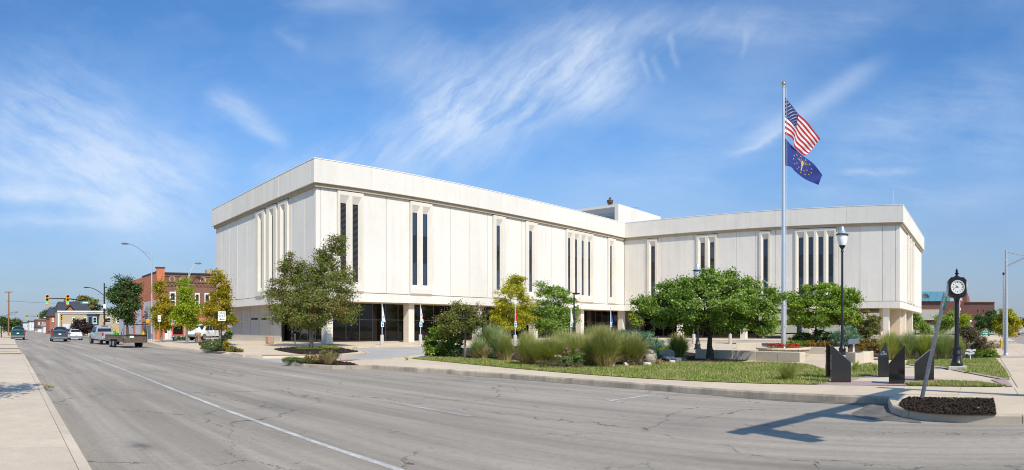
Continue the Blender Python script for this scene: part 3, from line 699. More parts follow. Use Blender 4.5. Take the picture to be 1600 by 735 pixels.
fw = [(fx(a), fx(b), n, *r) for a, b, n, *r in ((526.6, 566.7, 2, True), (639.9, 673.9, 2), (769.5, 788.5, 1), (820.4, 838.5, 1), (883.6, 926.4, 4), (949, 960.6, 1))]
fj = [fx(p) for p in (500.5, 604, 703.8, 734.2, 762, 814.6, 861.6, 943.4)]
facade(pf, (BX1, BX2), fj, fw); backing(pf, (BX1 + .03, BX2), fw)
ly = lambda px: y_on(px, BX1)
lw = [(ly(a), ly(b), 1) for a, b in ((401.4, 414.6), (418.4, 433.2), (436.2, 451.2))]
lj = [ly(p) for p in (346.6, 358.2, 371.2, 385.9, 455.6, 476.4)]
facade(pl, (BY1 + .03, BYE), lj, lw); backing(pl, (BY1 + .03, BYE), lw)
ry = lambda px: y_on(px, BX2)
rw = [(ry(a), ry(b), n) for a, b, n in ((1012, 1027.4, 1), (1089, 1120.5, 2), (1187.2, 1204, 1), (1242.4, 1306.5, 4))]
rj = [ry(p) for p in (1006.5, 1034, 1062.4, 1083.8, 1150.3, 1180, 1211.8, 1227, 1310.4, 1343.6, 1378.7, 1399)]
facade(pr, (BY2 + .03, BY1 - .02), rj, rw); backing(pr, (BY2 + .03, BY1), rw)
ew = [(86.2, 88.1, 1), (89.6, 91.5, 1), (93.0, 94.9, 1)]
ej = [80.1, 83.1, 97.9, 100.9, 103.9]
facade(pe, (BX2, BXE), ej, ew); backing(pe, (BX2 + .03, BXE), ew)
# base band, soffit, stepped cornice and fascia
def run(u0, u1, step): n = max(1, round((u1 - u0) / step)); return [(u0 + (u1 - u0) * i / n, u0 + (u1 - u0) * (i + 1) / n) for i in range(n)]
for mp, u0, u1 in ((pf, BX1, BX2), (pl, BY1 + .46, BYE), (pr, BY2 + .46, BY1), (pe, BX2, BXE)):
    for a, b in run(u0, u1, 5.9): wbox(mp, a + .004, b - .004, -.46, 0.004, ZU, ZB - .065).build('base_band', 'facade', bld, bevel=.012)
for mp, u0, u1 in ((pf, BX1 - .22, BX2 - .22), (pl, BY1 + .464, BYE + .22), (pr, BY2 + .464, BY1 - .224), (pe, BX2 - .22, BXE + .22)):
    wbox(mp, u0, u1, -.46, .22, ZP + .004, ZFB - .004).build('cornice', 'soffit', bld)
for mp, u0, u1, gx in ((pf, BX1 - OV, BX2 - OV, None), (pl, BY1 + .304, BYE + OV, None), (pr, BY2 + .304, BY1 - OV - .004, None), (pe, BX2 - OV, BXE + OV, None)):
    for a, b in run(u0, u1, 6.1): wbox(mp, a + .008, b - .008, -.3, OV, ZFB + .002, ZT).build('fascia_panel', 'facade', bld, bevel=.012)
    wbox(mp, u0 - (.03 if mp in (pf, pe) else -.004), u1 + (.03 if mp is pe else -.036), -.3, OV + .03, ZT + .004, ZT + .075).build('coping', 'coping', bld)
# underside of the overhang and roof deck
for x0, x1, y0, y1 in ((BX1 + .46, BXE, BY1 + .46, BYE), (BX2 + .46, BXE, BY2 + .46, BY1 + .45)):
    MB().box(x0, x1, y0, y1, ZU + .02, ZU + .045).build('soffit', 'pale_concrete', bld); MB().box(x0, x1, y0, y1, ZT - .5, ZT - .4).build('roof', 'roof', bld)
for q in ((BXE - .3, BXE, BY2 + .46, BYE), (BX1 + .46, BXE - .31, BYE - .3, BYE)): MB().box(q[0], q[1], q[2], q[3], ZU + .06, ZT - .1).build('rear_wall', 'facade', bld)
# ground storey: columns, stone wall with dark joints, lobby glazing
def column(x, y, sx=.74, sy=.92):
    c = MB().box(x - sx / 2, x + sx / 2, y - sy / 2, y + sy / 2, KZ - .02, ZU + .02).build('column', 'facade_frame', bld, bevel=.02)
    MB().box(x - sx / 2 - .012, x + sx / 2 + .012, y - sy / 2 - .012, y + sy / 2 + .012, KZ - .02, KZ + .16).build('column_base', 'facade_frame', c)
for x in (29.95, 39.75, 49.55, 59.35, 69.15): column(x, 51.55)
column(79.7, 51.55)
for y in (41.5, 31.7, 21.9, 12.1): column(79.75, y, .92, .74); column(106.4, y, .92, .74)
for x in (89.5, 98.6): column(x, 11.2)
wy = [y_on(p, 29.6) for p in (362.6, 377.2, 390.9, 405.9, 421.6, 439.2)]
for a, b in zip(wy, wy[1:]):
    MB().box(29.6, 29.9, min(a, b) + .045, max(a, b) - .045, KZ, ZU + .02).build('stone_panel', 'grey_concrete', bld, bevel=.01)
MB().box(29.68, 30.0, wy[-1], wy[0], KZ - .02, ZU + .01).build('dark_joint', 'dark_joint', bld)
MB().box(29.5, 29.6, wy[-1] - .02, wy[0] + .05, KZ - .02, KZ + .28).build('plinth', 'pale_concrete', bld)
MB().box(29.9, 106, wy[0] - .1, wy[0] + .1, KZ, ZU).build('ground_wall', 'grey_concrete', bld)
text('lettering', 'DELAWARE', .30, 'ink', bld, (29.57, (y_on(391.9, 29.6) + y_on(404.3, 29.6)) / 2, z_at(499, 75)), (radians(90), 0, radians(-90)), .02, 1.25)
text('lettering', 'COUNTY', .30, 'ink', bld, (29.57, (y_on(408.0, 29.6) + y_on(418.6, 29.6)) / 2, z_at(499, 72)), (radians(90), 0, radians(-90)), .02, 1.30)
text('lettering', 'BUILDING', .30, 'ink', bld, (29.57, y_on(431, 29.6), z_at(499, 69)), (radians(90), 0, radians(-90)), .02, 1.25)
def glazing(mp, u0, u1, step, name='lobby_window', z1=ZU, doors=()):
    n = max(1, round((u1 - u0) / step)); st = (u1 - u0) / n
    for i in range(n):
        a, b = u0 + i * st, u0 + (i + 1) * st
        g = wbox(mp, a + .03, b - .03, -.06, -.03, KZ + .12, z1).build(name, 'lobby_glass', bld)
        fr = wbox(mp, a - .03, a + .03, -.08, .02, KZ, z1)
        wbox(mp, a, b, -.08, .02, KZ, KZ + .12, fr); wbox(mp, a, b, -.07, .01, 2.45, 2.51, fr); fr.build('mullion', 'alu_mullion', g)
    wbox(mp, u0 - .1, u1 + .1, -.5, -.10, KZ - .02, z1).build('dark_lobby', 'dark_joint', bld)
    wbox(mp, u0 - .1, u1 + .1, .03, .33, KZ - .01, KZ + .06).build('sill_step', 'grey_concrete', bld)
glazing(on('Y', 54.4), 30.5, 83.6, 1.66)
glazing(on('X', 30.2), 52.6, wy[-1] - .05, 1.66)
glazing(on('X', 84.2), 31.5, 50.2, 1.66)
MB().box(84.3, 106, 54.45, 54.9, KZ, ZU).build('ground_wall', 'grey_concrete', bld)
MB().box(86.2, 94.2, 11.2, 13.2, KZ - .02, ZU + .02).build('ground_wall', 'pale_concrete', bld)
MB().box(80.8, 86.18, 13.0, 13.2, KZ - .02, ZU + .02).build('ground_wall', 'pale_concrete', bld)
# roof: penthouse, vent stack, aerials
PX0, PX1, PY0, PY1, PZ = 83.8, 97.7, 54.8, 75.5, 21.5
MB().box(PX0 + .9, PX1, PY0, PY1, ZT - .4, PZ - .01).build('penthouse', 'facade', bld, bevel=.02)
fr = MB()
fr.box(PX0, PX0 + .88, PY0 + .004, PY0 + .7, ZT - .4, PZ - .012); fr.box(PX0, PX0 + .88, PY0 + .72, PY1, PZ - .45, PZ - .012); fr.box(PX0, PX0 + .88, PY0 + 9.6, PY0 + 10.1, ZT - .4, PZ - .46); fr.box(PX0, PX0 + .88, PY0 + 19.5, PY0 + 20, ZT - .4, PZ - .46)
ph = fr.build('penthouse_frame', 'facade', bld)
for k in range(2):
    for j in range(5):
        y0 = PY0 + .75 + k * 9.75 + j * 1.75; l = MB()
        for i in range(16): l.box(PX0 + .62, PX0 + .80, y0, y0 + 1.65, ZT - .2 + i * .19, ZT - .2 + i * .19 + .06)
        l.box(PX0 + .82, PX0 + .88, y0 - .05, y0 + 1.7, ZT - .3, PZ - 1.1); l.build('louvre', 'light_louvre', ph)
    sl = MB(); sl.quad((PX0 + .05, PY0 + .72 + k * 9.75, PZ - .46), (PX0 + .05, PY0 + 9.5 + k * 9.75, PZ - .46), (PX0 + .75, PY0 + 9.5 + k * 9.75, PZ - 1.25), (PX0 + .75, PY0 + .72 + k * 9.75, PZ - 1.25)); sl.build('hood', 'light_louvre', ph)
vs = thing('vent_stack', 'brown metal vent stack on the penthouse roof corner', 'vent', (85.6, 57.6, PZ))
for a in range(4): MB().cyl((.42 * cos(a * pi / 2), .42 * sin(a * pi / 2), 0), (.42 * cos(a * pi / 2), .42 * sin(a * pi / 2), .8), .05, 6).build('leg', 'dark_pole', vs)
MB().lathe([(.18, 0), (.18, .72), (.52, .76), (.55, .90), (.46, .92), (.46, 1.02), (.54, 1.04), (.50, 1.18), (.2, 1.28), (.2, 1.5), (.10, 1.55), (.10, 1.7)], 16).build('hood', 'brown_stack', vs, True)
a_ = thing('roof_aerial', 'thin aerial mast with side arm beyond the penthouse', 'aerial', (97.0, 60, PZ - .02))
MB().cyl((0, 0, 0), (0, 0, 2.2), .045, 6).build('mast', 'grey_metal', a_); MB().cyl((0, 0, 2.1), (.9, -.5, 2.15), .025, 6).build('arm', 'grey_metal', a_)
p = ray(1395, 319, 82); a_ = thing('roof_aerial', 'thin white whip aerial on the roof edge of the right wing', 'aerial', (81.5, p.y, ZT - .4))
MB().cyl((0, 0, 0), (0, 0, 3.0), .03, 6).build('mast', 'white_metal', a_); MB().cyl((0, .35, 0), (0, .35, .9), .02, 6).build('mast', 'white_metal', a_); MB().ball((0, -.15, .55), .12, 6).build('sensor', 'dark_pole', a_)
# ------------------------------------------------------------------ vegetation
def unit(a): return a / np.maximum(1e-9, np.linalg.norm(a, axis=-1, keepdims=True))
def leaf_mesh(name, P, N, size, mat, parent, rs, wid=.62, jit=.5):
    """one folded diamond per leaf"""
    n = len(P); R = unit(rs.normal(size=(n, 3)))
    A = unit(np.cross(N, R)); B = unit(np.cross(N, A))
    L = size * (1 - jit / 2 + jit * rs.random((n, 1))); W = L * wid
    V = np.empty((n, 4, 3)); fold = N * L * .10
    V[:, 0] = P - A * L / 2; V[:, 1] = P + B * W / 2 + fold; V[:, 2] = P + A * L / 2 - fold; V[:, 3] = P - B * W / 2 + fold
    return fast_mesh(name, V.reshape(-1, 3), np.arange(4 * n).reshape(n, 4), mat, parent)
def cloud(blobs, n, rs, csize, shell=.55, flat=.6):
    """leaf positions and normals gathered in clumps through the volume of the blobs"""
    wts = np.array([(b[1] * b[2]) ** .9 for b in blobs]); wts /= wts.sum()
    P, N, C = [], [], []
    for (c, rx, rz), wt in zip(blobs, wts):
        k = max(3, int(n * wt)); nc = max(6, int(2.0 * (rx * rx * rz) ** (2 / 3) / csize ** 2) + 3)
        dv = unit(rs.normal(size=(nc, 3))); rad = (shell + (1 - shell) * rs.random((nc, 1)) ** .6) * rs.uniform(.80, 1.14, (nc, 1))
        cc = np.array(c) + dv * rad * np.array((rx, rx, rz)); C.append(cc)
        idx = rs.integers(0, nc, k); sz = csize * rs.uniform(.6, 1.35, nc)
        p = cc[idx] + rs.normal(size=(k, 3)) * sz[idx][:, None] * np.array((.62, .62, .62 * flat))
        P.append(p); N.append(unit(rs.normal(size=(k, 3)) * .8 + np.array((0, 0, .75)) + unit(p - np.array(c)) * .55))
    return np.concatenate(P), np.concatenate(N), np.concatenate(C)
def px_blobs(base, d, blobs, depth=.95):
    out = []
    for i, b in enumerate(blobs):
        x, y, rx, ry = b[:4]; dd = b[4] if len(b) > 4 else ((i * 37) % 7 - 3) * .12 * rx * d / F
        p = ray(x, y, d + dd) - base
        out.append(((p.x, p.y, p.z), rx * d / F, ry * d / F))
    return out
def limb(mb, a, b, r0, r1, rs, n=4, sag=.12):
    a, b = Vector(a), Vector(b); L = (b - a).length; pts = []; rad = []
    o = Vector(rs.normal(size=3)) * L * .06
    for i in range(n + 1):
        t = i / n; p = a.lerp(b, t) + o * sin(pi * t) + Vector((0, 0, sag * L * sin(pi * t) * .5)); pts.append(p); rad.append(r0 + (r1 - r0) * t)
    mb.tube(pts, rad, 6)
def tree(name, label, cat, px, py, blobs, leaf, n, size, bark='bark', tr=.14, group=None, z=KZ, d=None, seed=1, csize=None, trunk_to=None, twigs=40, shell=.5, parts=True, flat=.6, stems=1):
    rs = np.random.default_rng(seed); d = d or dist(py, z); base = gd(px, d, z)
    t = thing(name, label, cat, base, 0, group)
    B = px_blobs(base, d, blobs)
    top = max(b[0][2] + b[2] for b in B); lo = min(b[0][2] - b[2] for b in B)
    csize = csize or max(.18, .17 * (sum(b[1] for b in B) / len(B)) + .1)
    n = int(n * 1.9); P, N, C = cloud(B, n, rs, csize, shell, flat)
    P[:, 2] = np.maximum(P[:, 2], .03)
    if parts:
        big = max(B, key=lambda b: b[1] * b[2]); tt = trunk_to or (lo + .65 * (top - lo))
        hub = Vector((big[0][0] * .15, big[0][1] * .15, tt))
        mb = MB()
        for s_ in range(stems):
            o = Vector((rs.normal() * .12, rs.normal() * .12, 0)) if stems > 1 else Vector((0, 0, 0))
            k = 7; pts = [o * .5 + hub * (i / k) ** 1.15 * (1 if i else 0) + Vector((rs.normal() * tr * .18 * (i > 0), rs.normal() * tr * .18 * (i > 0), 0)) for i in range(k + 1)]
            for i in range(k + 1): pts[i].z = tt * i / k - (.05 if i == 0 else 0)
            mb.tube(pts, [tr * (1.45 if i == 0 else 1.08 if i == 1 else 1 - .7 * i / k) for i in range(k + 1)], 9)
        tk = mb.build('trunk', bark, t, True)
        mb = MB()
        for b in B:
            h = rs.uniform(.35, .9); s0 = hub * h; s0.z = max(lo * .75, min(1.3, tt * .6), min(tt * h, b[0][2] - .2 * b[2])) if tt > lo else tt * h
            limb(mb, s0, b[0], tr * .42, tr * .16, rs)
        pick = rs.permutation(len(C))[:twigs]
        for i in pick:
            c = C[i]; b = min(B, key=lambda q: np.linalg.norm((np.array(q[0]) - c) / np.array((q[1], q[1], q[2]))))
            limb(mb, Vector(b[0]) * .85 + Vector(c) * .15, c, tr * .14, tr * .05, rs, 3)
        mb.build('limbs', bark, tk, True)['kind'] = 'stuff'
    leaf_mesh('crown', P, N, size, leaf, t, rs)
    return t
def shrub(name, label, px, py, blobs, leaf, n, size, group=None, z=KZ, d=None, seed=3, cat='shrub', csize=None, stems=5, wid=.62, bark='bark', flat=.7):
    rs = np.random.default_rng(seed); d = d or dist(py, z); base = gd(px, d, z)
    t = thing(name, label, cat, base, 0, group); B = px_blobs(base, d, blobs)
    P, N, C = cloud(B, int(n * 1.5), rs, csize or max(.10, .25 * sum(b[1] for b in B) / len(B)), .35, flat); P[:, 2] = np.maximum(P[:, 2], .02)
    leaf_mesh('foliage', P, N, size, leaf, t, rs, wid)
    mb = MB()
    for i in rs.permutation(len(C))[:stems * 3]: limb(mb, (rs.normal() * .05, rs.normal() * .05, -.02), C[i], .018, .006, rs, 3, .25)
    mb.build('stems', bark, t)['kind'] = 'stuff'
    return t
def blades(R0, H, n, rs, lean=.5, wid=.022, droop=.25, lo=.55, seg=3, r0=.12):
    """arching blades from a tuft: returns verts, quads"""
    az = rs.random(n) * 2 * pi; rr = R0 * r0 * np.sqrt(rs.random(n)) ; q_ = rs.random(n) ** .7; h = H * rs.uniform(lo, 1.0, n) * (1 - .38 * q_ * q_); ln = R0 * q_ * lean * 2
    root = np.stack([rr * np.cos(az), rr * np.sin(az), np.zeros(n)], 1); az2 = az + rs.normal(size=n) * .5
    dh = np.stack([np.cos(az2), np.sin(az2), np.zeros(n)], 1); sd = np.stack([-np.sin(az2 + rs.normal(size=n)), np.cos(az2), np.zeros(n)], 1)
    V = np.empty((n, 2 * (seg + 1), 3))
    for k in range(seg + 1):
        t = k / seg
        c = root + dh * (ln * t ** 1.7)[:, None]; c[:, 2] = h * (t - droop * t * t) / (1 - droop) ; wv = wid * (1 - .85 * t)
        V[:, 2 * k] = c - sd * wv / 2; V[:, 2 * k + 1] = c + sd * wv / 2
    q = np.array([[2 * k, 2 * k + 1, 2 * k + 3, 2 * k + 2] for k in range(seg)])
    Q = (np.arange(n)[:, None, None] * (2 * (seg + 1)) + q[None]).reshape(-1, 4)
    return V.reshape(-1, 3), Q
def grass_clump(label, px, py, wpx, hpx, mat, n, seed, plume=0, dry=0, z=KZ, group='ornamental grasses in the planting beds', wid=.03, lean=.52, name='ornamental_grass', droop=.32, cat='grass clump', pm='plume', d=None, r0=.34):
    rs = np.random.default_rng(seed); d = d or dist(py, z); base = gd(px, d, z); t = thing(name, label, cat, base, 0, group)
    R0, H = wpx * d / F / 2, hpx * d / F
    V, Q = blades(R0, H, int(n * 1.1), rs, lean, wid, droop, r0=r0); fast_mesh('blades', V, Q, mat, t)
    if plume:
        V, Q = blades(R0 * 1.02, H * 1.10, int(plume * .9), rs, lean, wid * .6, droop * .7, .86, 4, r0)
        keep = (np.arange(len(Q)) % 4) >= 2                      # only the upper half carries seed
        fast_mesh('plumes', V, Q[keep], pm, t)['kind'] = 'stuff'
    if dry:
        V, Q = blades(R0 * 1.0, H * .50, dry, rs, lean * 1.3, wid, droop * 1.6, .4, 3, r0 + .2); fast_mesh('dry_blades', V, Q, 'reed_straw', t)['kind'] = 'stuff'
    return t

# trees
tree('maple_tree', 'broad maple turning rusty, in the mulch bed before the building corner', 'tree', 486, 541.5,
     [(488, 480, 66, 30), (438, 462, 22, 34), (452, 424, 22, 34), (468, 450, 36, 44), (514, 424, 30, 42), (524, 388, 13, 24), (532, 440, 26, 26), (500, 462, 50, 34), (536, 478, 24, 26), (545, 492, 14, 14), (432, 490, 18, 16), (480, 502, 46, 14), (486, 440, 24, 34), (510, 402, 15, 28), (526, 378, 8, 16), (470, 474, 44, 32)],
     'maple_leaf', 24000, .14, 'bark_grey', .15, seed=11, twigs=70, csize=.46, shell=.30)
tree('redbud_tree', 'wide low green tree with umbrella crown on the memorial lawn, left of the flagpole', 'tree', 1109, 563,
     [(1105, 472, 70, 34), (1030, 476, 34, 20), (1008, 478, 18, 12), (1058, 466, 40, 28), (1108, 446, 42, 18), (1098, 432, 26, 9), (1155, 452, 40, 24), (1190, 474, 30, 22), (1186, 504, 32, 20), (1100, 500, 56, 16), (1050, 494, 34, 18), (1214, 462, 14, 12), (1148, 498, 30, 20), (1140, 433, 18, 8)],
     'redbud_leaf', 26000, .12, 'bark_dark', .155, seed=12, twigs=60, csize=.28, shell=.4, trunk_to=2.4, flat=.6)
tree('redbud_tree', 'green tree with pale young tips right of the flagpole, before the dark hedge', 'tree', 1274, 541,
     [(1284, 484, 46, 26), (1288, 460, 34, 16), (1248, 478, 24, 24), (1322, 470, 20, 14), (1318, 492, 26, 16), (1262, 500, 34, 12), (1330, 458, 10, 6), (1232, 470, 12, 14), (1290, 450, 16, 8)],
     'bright_leaf', 19000, .16, 'bark_dark', .12, seed=13, twigs=40, csize=.42, d=50, flat=.45)
tree('small_tree', 'small yellow-leaved tree behind the grasses, by the third flag post', 'tree', 797, 546,
     [(800, 468, 24, 30), (806, 444, 18, 14), (784, 488, 18, 20), (816, 498, 20, 18), (792, 508, 24, 12), (776, 500, 9, 10), (822, 470, 10, 16)], 'yellow_leaf', 7500, .18, 'bark', .07, seed=14, d=66, csize=.48, flat=.5)
tree('small_tree', 'spreading green tree beside the yellow one, before the long facade', 'tree', 862, 546,
     [(860, 470, 30, 22), (855, 494, 40, 20), (884, 478, 18, 18), (836, 498, 16, 16), (848, 450, 12, 10), (872, 455, 14, 10), (888, 500, 14, 12), (862, 512, 34, 10)], 'redbud_leaf', 8500, .20, 'bark', .09, seed=15, d=71, csize=.52, flat=.5)
tree('crabapple_tree', 'small crabapple with reddish fruit beside the leafy bush at the drive', 'tree', 727, 560,
     [(722, 497, 26, 20), (700, 502, 14, 16), (743, 494, 15, 18), (724, 480, 18, 8), (708, 514, 16, 12), (738, 510, 14, 8)], 'olive_leaf', 6500, .085, 'bark_grey', .06, seed=16, csize=.24, twigs=70)
st_group = 'young street trees on the pavement'
tree('street_tree', 'slender gold-green street tree, leftmost of three before the brick shop', 'tree', 252, 534.5,
     [(254, 488, 17, 22), (250, 462, 10, 20), (250, 446, 4, 9), (254, 504, 15, 12), (264, 480, 8, 14), (243, 492, 7, 12)], 'gold_leaf', 5000, .19, 'bark_grey', .10, st_group, seed=17, csize=.5)
tree('street_tree', 'slender lime-green street tree between the two golden ones', 'tree', 292, 537,
     [(291, 488, 15, 24), (290, 460, 10, 20), (290, 443, 5, 10), (293, 504, 17, 10), (302, 478, 9, 16), (280, 492, 8, 12)], 'lime_leaf', 5200, .18, 'bark_grey', .10, st_group, seed=18, csize=.48)
tree('street_tree', 'golden street tree against the end of the white building', 'tree', 343, 540.5,
     [(342, 482, 20, 28), (341, 448, 12, 24), (340, 428, 6, 10), (345, 500, 22, 16), (330, 492, 12, 20), (356, 484, 10, 20), (352, 458, 8, 12)], 'gold_leaf', 6500, .16, 'bark_grey', .10, st_group, seed=19, csize=.42)
tree('elm_tree', 'dark green bushy tree standing behind the trailer', 'tree', 199, 531,
     [(194, 472, 17, 20), (182, 456, 10, 16), (208, 458, 10, 16), (199, 496, 15, 10), (174, 466, 6, 12), (190, 444, 7, 10), (214, 478, 7, 14), (200, 442, 5, 8), (216, 452, 5, 7), (178, 490, 8, 8)], 'dark_leaf', 6500, .24, 'bark', .16, seed=20, d=80, csize=.55, twigs=50)
tree('plum_tree', 'dark purple-leaved round tree in front of the tan building', 'tree', 126, 528,
     [(128, 512, 15, 11), (118, 514, 9, 10), (137, 513, 9, 9), (126, 504, 9, 7)], 'purple_leaf', 3600, .26, 'bark_dark', .14, seed=21, d=106, csize=.5)
ft = 'trees in the distance down the street'
for i, (lab, px, d, bl, mt) in enumerate((
    ('large turning tree rising behind the dark slate roof', 135, 190, [(128, 474, 14, 11), (144, 478, 12, 12), (118, 482, 10, 8), (152, 490, 8, 9)], 'far_turning'),
    ('green tree mass left of the slate roofed house', 74, 300, [(74, 493, 5, 6), (83, 489, 6, 7), (66, 499, 4, 5)], 'far_leaf'),
    ('dark tree behind the wooden utility pole', 12, 200, [(10, 507, 6, 10), (4, 504, 5, 10), (18, 512, 5, 8)], 'far_leaf'),
    ('small far tree right of the utility pole', 24, 260, [(24, 508, 4, 8), (28, 512, 4, 7)], 'far_leaf'),
    ('small green tree right of the traffic signal pole', 180, 130, [(176, 506, 9, 9), (170, 512, 6, 7)], 'far_leaf'))):
    tree('distant_tree', lab, 'tree', px, 526, bl, mt, 2600, .0028 * d, 'bark', .16, ft, seed=30 + i, d=d, z=0, csize=.005 * d, twigs=12)
for i, (lab, px, d, bl, mt, nn) in enumerate((
    ('bright green tree behind the tall grasses, left of the clock', 1478, 88, [(1478, 502, 13, 13), (1470, 508, 10, 12), (1484, 496, 9, 9)], 'redbud_leaf', 4200),
    ('dark green pointed tree in front of the brick library', 1545, 112, [(1550, 500, 11, 16), (1548, 490, 7, 8), (1553, 512, 9, 10)], 'dark_leaf', 3600),
    ('dark green tree left of the pointed one by the library', 1532, 116, [(1532, 506, 8, 12), (1530, 514, 7, 9)], 'dark_leaf', 2600),
    ('golden tree behind the tall silver lamp pole at the right edge', 1572, 50, [(1573, 504, 15, 18), (1572, 488, 10, 10), (1573, 516, 14, 10), (1562, 508, 7, 10), (1584, 506, 7, 12)], 'yellow_leaf', 6000),
    ('small green tree seen past the right end of the building', 1430, 118, [(1430, 503, 11, 12), (1438, 508, 7, 9)], 'redbud_leaf', 3000),
    ('far dark tree at the right edge above the parked vehicles', 1594, 170, [(1594, 508, 8, 11), (1602, 504, 10, 14)], 'far_leaf', 2600),
    ('small yellow-green tree just right of the clock post', 1504, 92, [(1504, 506, 6, 9), (1506, 498, 4, 6)], 'lime_leaf', 1800),
    ('low green tree at the left foot of the library', 1449, 110, [(1448, 516, 9, 7)], 'redbud_leaf', 1600))):
    tree('distant_tree', lab, 'tree', px, 530, bl, mt, nn, .0022 * d + .03, 'bark', .11, 'trees beyond the right wing', seed=50 + i, d=d, z=.1, csize=.0045 * d + .05, twigs=16)
tree('bronze_tree', 'little bronze-leaved tree on the lawn right of the clock', 'tree', 1511, 559, [(1508, 527, 15, 11), (1520, 524, 12, 10), (1498, 531, 9, 9), (1530, 531, 8, 8), (1512, 517, 10, 6)], 'brown_leaf', 5200, .075, 'bark_dark', .045, seed=61, csize=.2, twigs=60)
t = tree('pavement_tree', 'street tree beside the photographer that shades the left pavement', 'tree', -150, 640, [(0, 0, 1, 1)], 'redbud_leaf', 10, .12, parts=False, seed=2, d=12)
for c_ in list(t.children): bpy.data.objects.remove(c_)
t.location = (-3.1, 10.9, KZ); rs = np.random.default_rng(62)
P, N, C = cloud([((0, 0, 4.6), 1.7, 1.4), ((.6, .3, 5.2), 1.2, 1.0), ((-.5, .8, 4.1), 1.3, 1.0), ((.5, -.6, 4.0), 1.2, .8)], 6000, rs, .35); leaf_mesh('crown', P, N, .14, 'redbud_leaf', t, rs)
m = MB(); m.tube([(0, 0, -.05), (.04, .02, 1.5), (0, .05, 3), (.05, 0, 5)], [.12, .09, .07, .03], 8)
m.build('trunk', 'bark_grey', t, True)

# shrubs and bedding
shrub('leafy_bush', 'large leafy bush with yellowing leaves at the left end of the bed', 684, 558, [(682, 534, 19, 22), (694, 516, 11, 13), (672, 542, 11, 13), (702, 534, 12, 20), (690, 548, 16, 9)], 'bright_leaf', 5200, .105, seed=70)
shrub('dark_shrub', 'dark shrub tucked under the crabapple tree', 712, 559, [(712, 532, 13, 22), (716, 548, 10, 9)], 'dark_leaf', 3000, .08, seed=71)
shrub('blue_juniper', 'spreading blue-green juniper right of the tall grasses', 1003, 556, [(985, 527, 18, 10), (1008, 530, 22, 12), (1026, 538, 12, 9), (996, 540, 22, 10), (972, 520, 8, 6)], 'blue_needle', 7000, .085, seed=72, wid=.4)
shrub('blue_juniper', 'tall blue-green juniper behind the lamp post', 1325, 552, [(1322, 524, 20, 15), (1332, 532, 16, 12), (1310, 532, 16, 13)], 'blue_needle', 5000, .10, seed=73, wid=.4, d=47)
shrub('dark_hedge', 'dark clipped hedge behind the yellow bedding, right of the flagpole', 1275, 548, [(1255, 529, 16, 10), (1280, 528, 20, 12), (1300, 530, 14, 11), (1242, 532, 10, 8)], 'dark_leaf', 5500, .11, seed=74, d=50)
shrub('round_shrub', 'rounded olive shrub near the end column of the right wing', 1352, 545, [(1354, 506, 24, 20), (1338, 512, 14, 16), (1366, 504, 10, 14), (1352, 520, 20, 12)], 'olive_leaf', 6000, .13, seed=75, d=52)
for i, (lab, a, b, mt) in enumerate((('yellow-green bedding strip left of the orange bedding, behind the flower ring', 1232, 1262, 'low_green'), ('orange-yellow bedding strip under the dark hedge', 1264, 1296, 'rust_leaf'))):
    shrub('bedding_strip', lab, (a + b) / 2, 548, [(a + (b - a) * k / 4, 538, 6, 5) for k in range(5)], mt, 2600, .085, seed=76 + i, d=45)
shrub('rusty_shrubs', 'rusty green low shrub behind the curved seat wall', 1358, 556, [(1348, 541, 14, 8), (1364, 538, 14, 10), (1376, 544, 10, 9)], 'rust_leaf', 3600, .075, seed=78, d=33.5)
shrub('low_bush', 'yellow-green low bush at the right end of the lawn bed', 1552, 561, [(1546, 552, 12, 7), (1535, 554, 10, 7), (1553, 557, 9, 5), (1525, 553, 9, 6)], 'low_green', 3600, .065, seed=79, d=32)
shrub('brown_bush', 'brownish round bush behind the white wire sign', 1526, 557, [(1534, 540, 13, 8), (1524, 543, 9, 8)], 'brown_leaf', 2600, .07, seed=80, d=38)
shrub('low_bush', 'pale grass-like bush by the side pavement', 1550, 552, [(1550, 540, 12, 8), (1558, 543, 8, 6)], 'reed_straw', 2200, .07, seed=81, d=46, cat='shrub')
shrub('low_bush', 'low bright green mound between the juniper and the boulders', 1040, 556, [(1034, 550, 14, 6), (1066, 548, 9, 8), (1046, 547, 8, 6)], 'low_green', 2600, .07, seed=82, d=36)
shrub('silver_plant', 'grey-green feathery plant among the boulders', 1024, 566, [(1024, 553, 8, 9), (1030, 558, 6, 7)], 'blue_needle', 1500, .06, seed=83, d=30, wid=.3)
shrub('mint_plant', 'pale blue-green plant between two tall grasses', 764, 561, [(764, 549, 8, 7), (770, 555, 6, 4)], 'blue_needle', 900, .06, seed=84)
shrub('flowering_plant', 'leafy plant with brown flower heads in front of the grasses', 894, 574, [(890, 562, 12, 8), (905, 560, 9, 9), (878, 566, 9, 5)], 'fine_green', 2000, .055, seed=85)
rs = np.random.default_rng(86); t = thing('flower_heads', 'brown and pink flower heads standing before the grasses', 'flowers', at(896, 574, KZ)); d = dist(574, KZ)
for i, (x, y, r, mt) in enumerate(((886, 545, 4.5, 'seedhead'), (890, 550, 4, 'seedhead'), (883, 552, 3, 'seedhead'), (902, 548, 4.5, 'seedhead'), (913, 554, 3.5, 'seedhead'), (872, 556, 2, 'petal_pink'), (876, 558, 2.2, 'petal_pink'), (868, 557, 1.6, 'petal_pink'))):
    p = ray(x, y, d + .15 * (i % 3)) - t.location; s_ = rs.normal(size=(60, 3)) * np.array((1, 1, .6)) * r * d / F * .5
    h = leaf_mesh('flower_head', s_ + np.array(p), unit(rs.normal(size=(60, 3))), .05, mt, t, rs); h['kind'] = 'stuff'; MB().tube([(p.x * .3, p.y * .3, 0), (p.x * .7, p.y * .7, p.z * .6), p], .006, 5).build('stalk', 'reed_green', h)
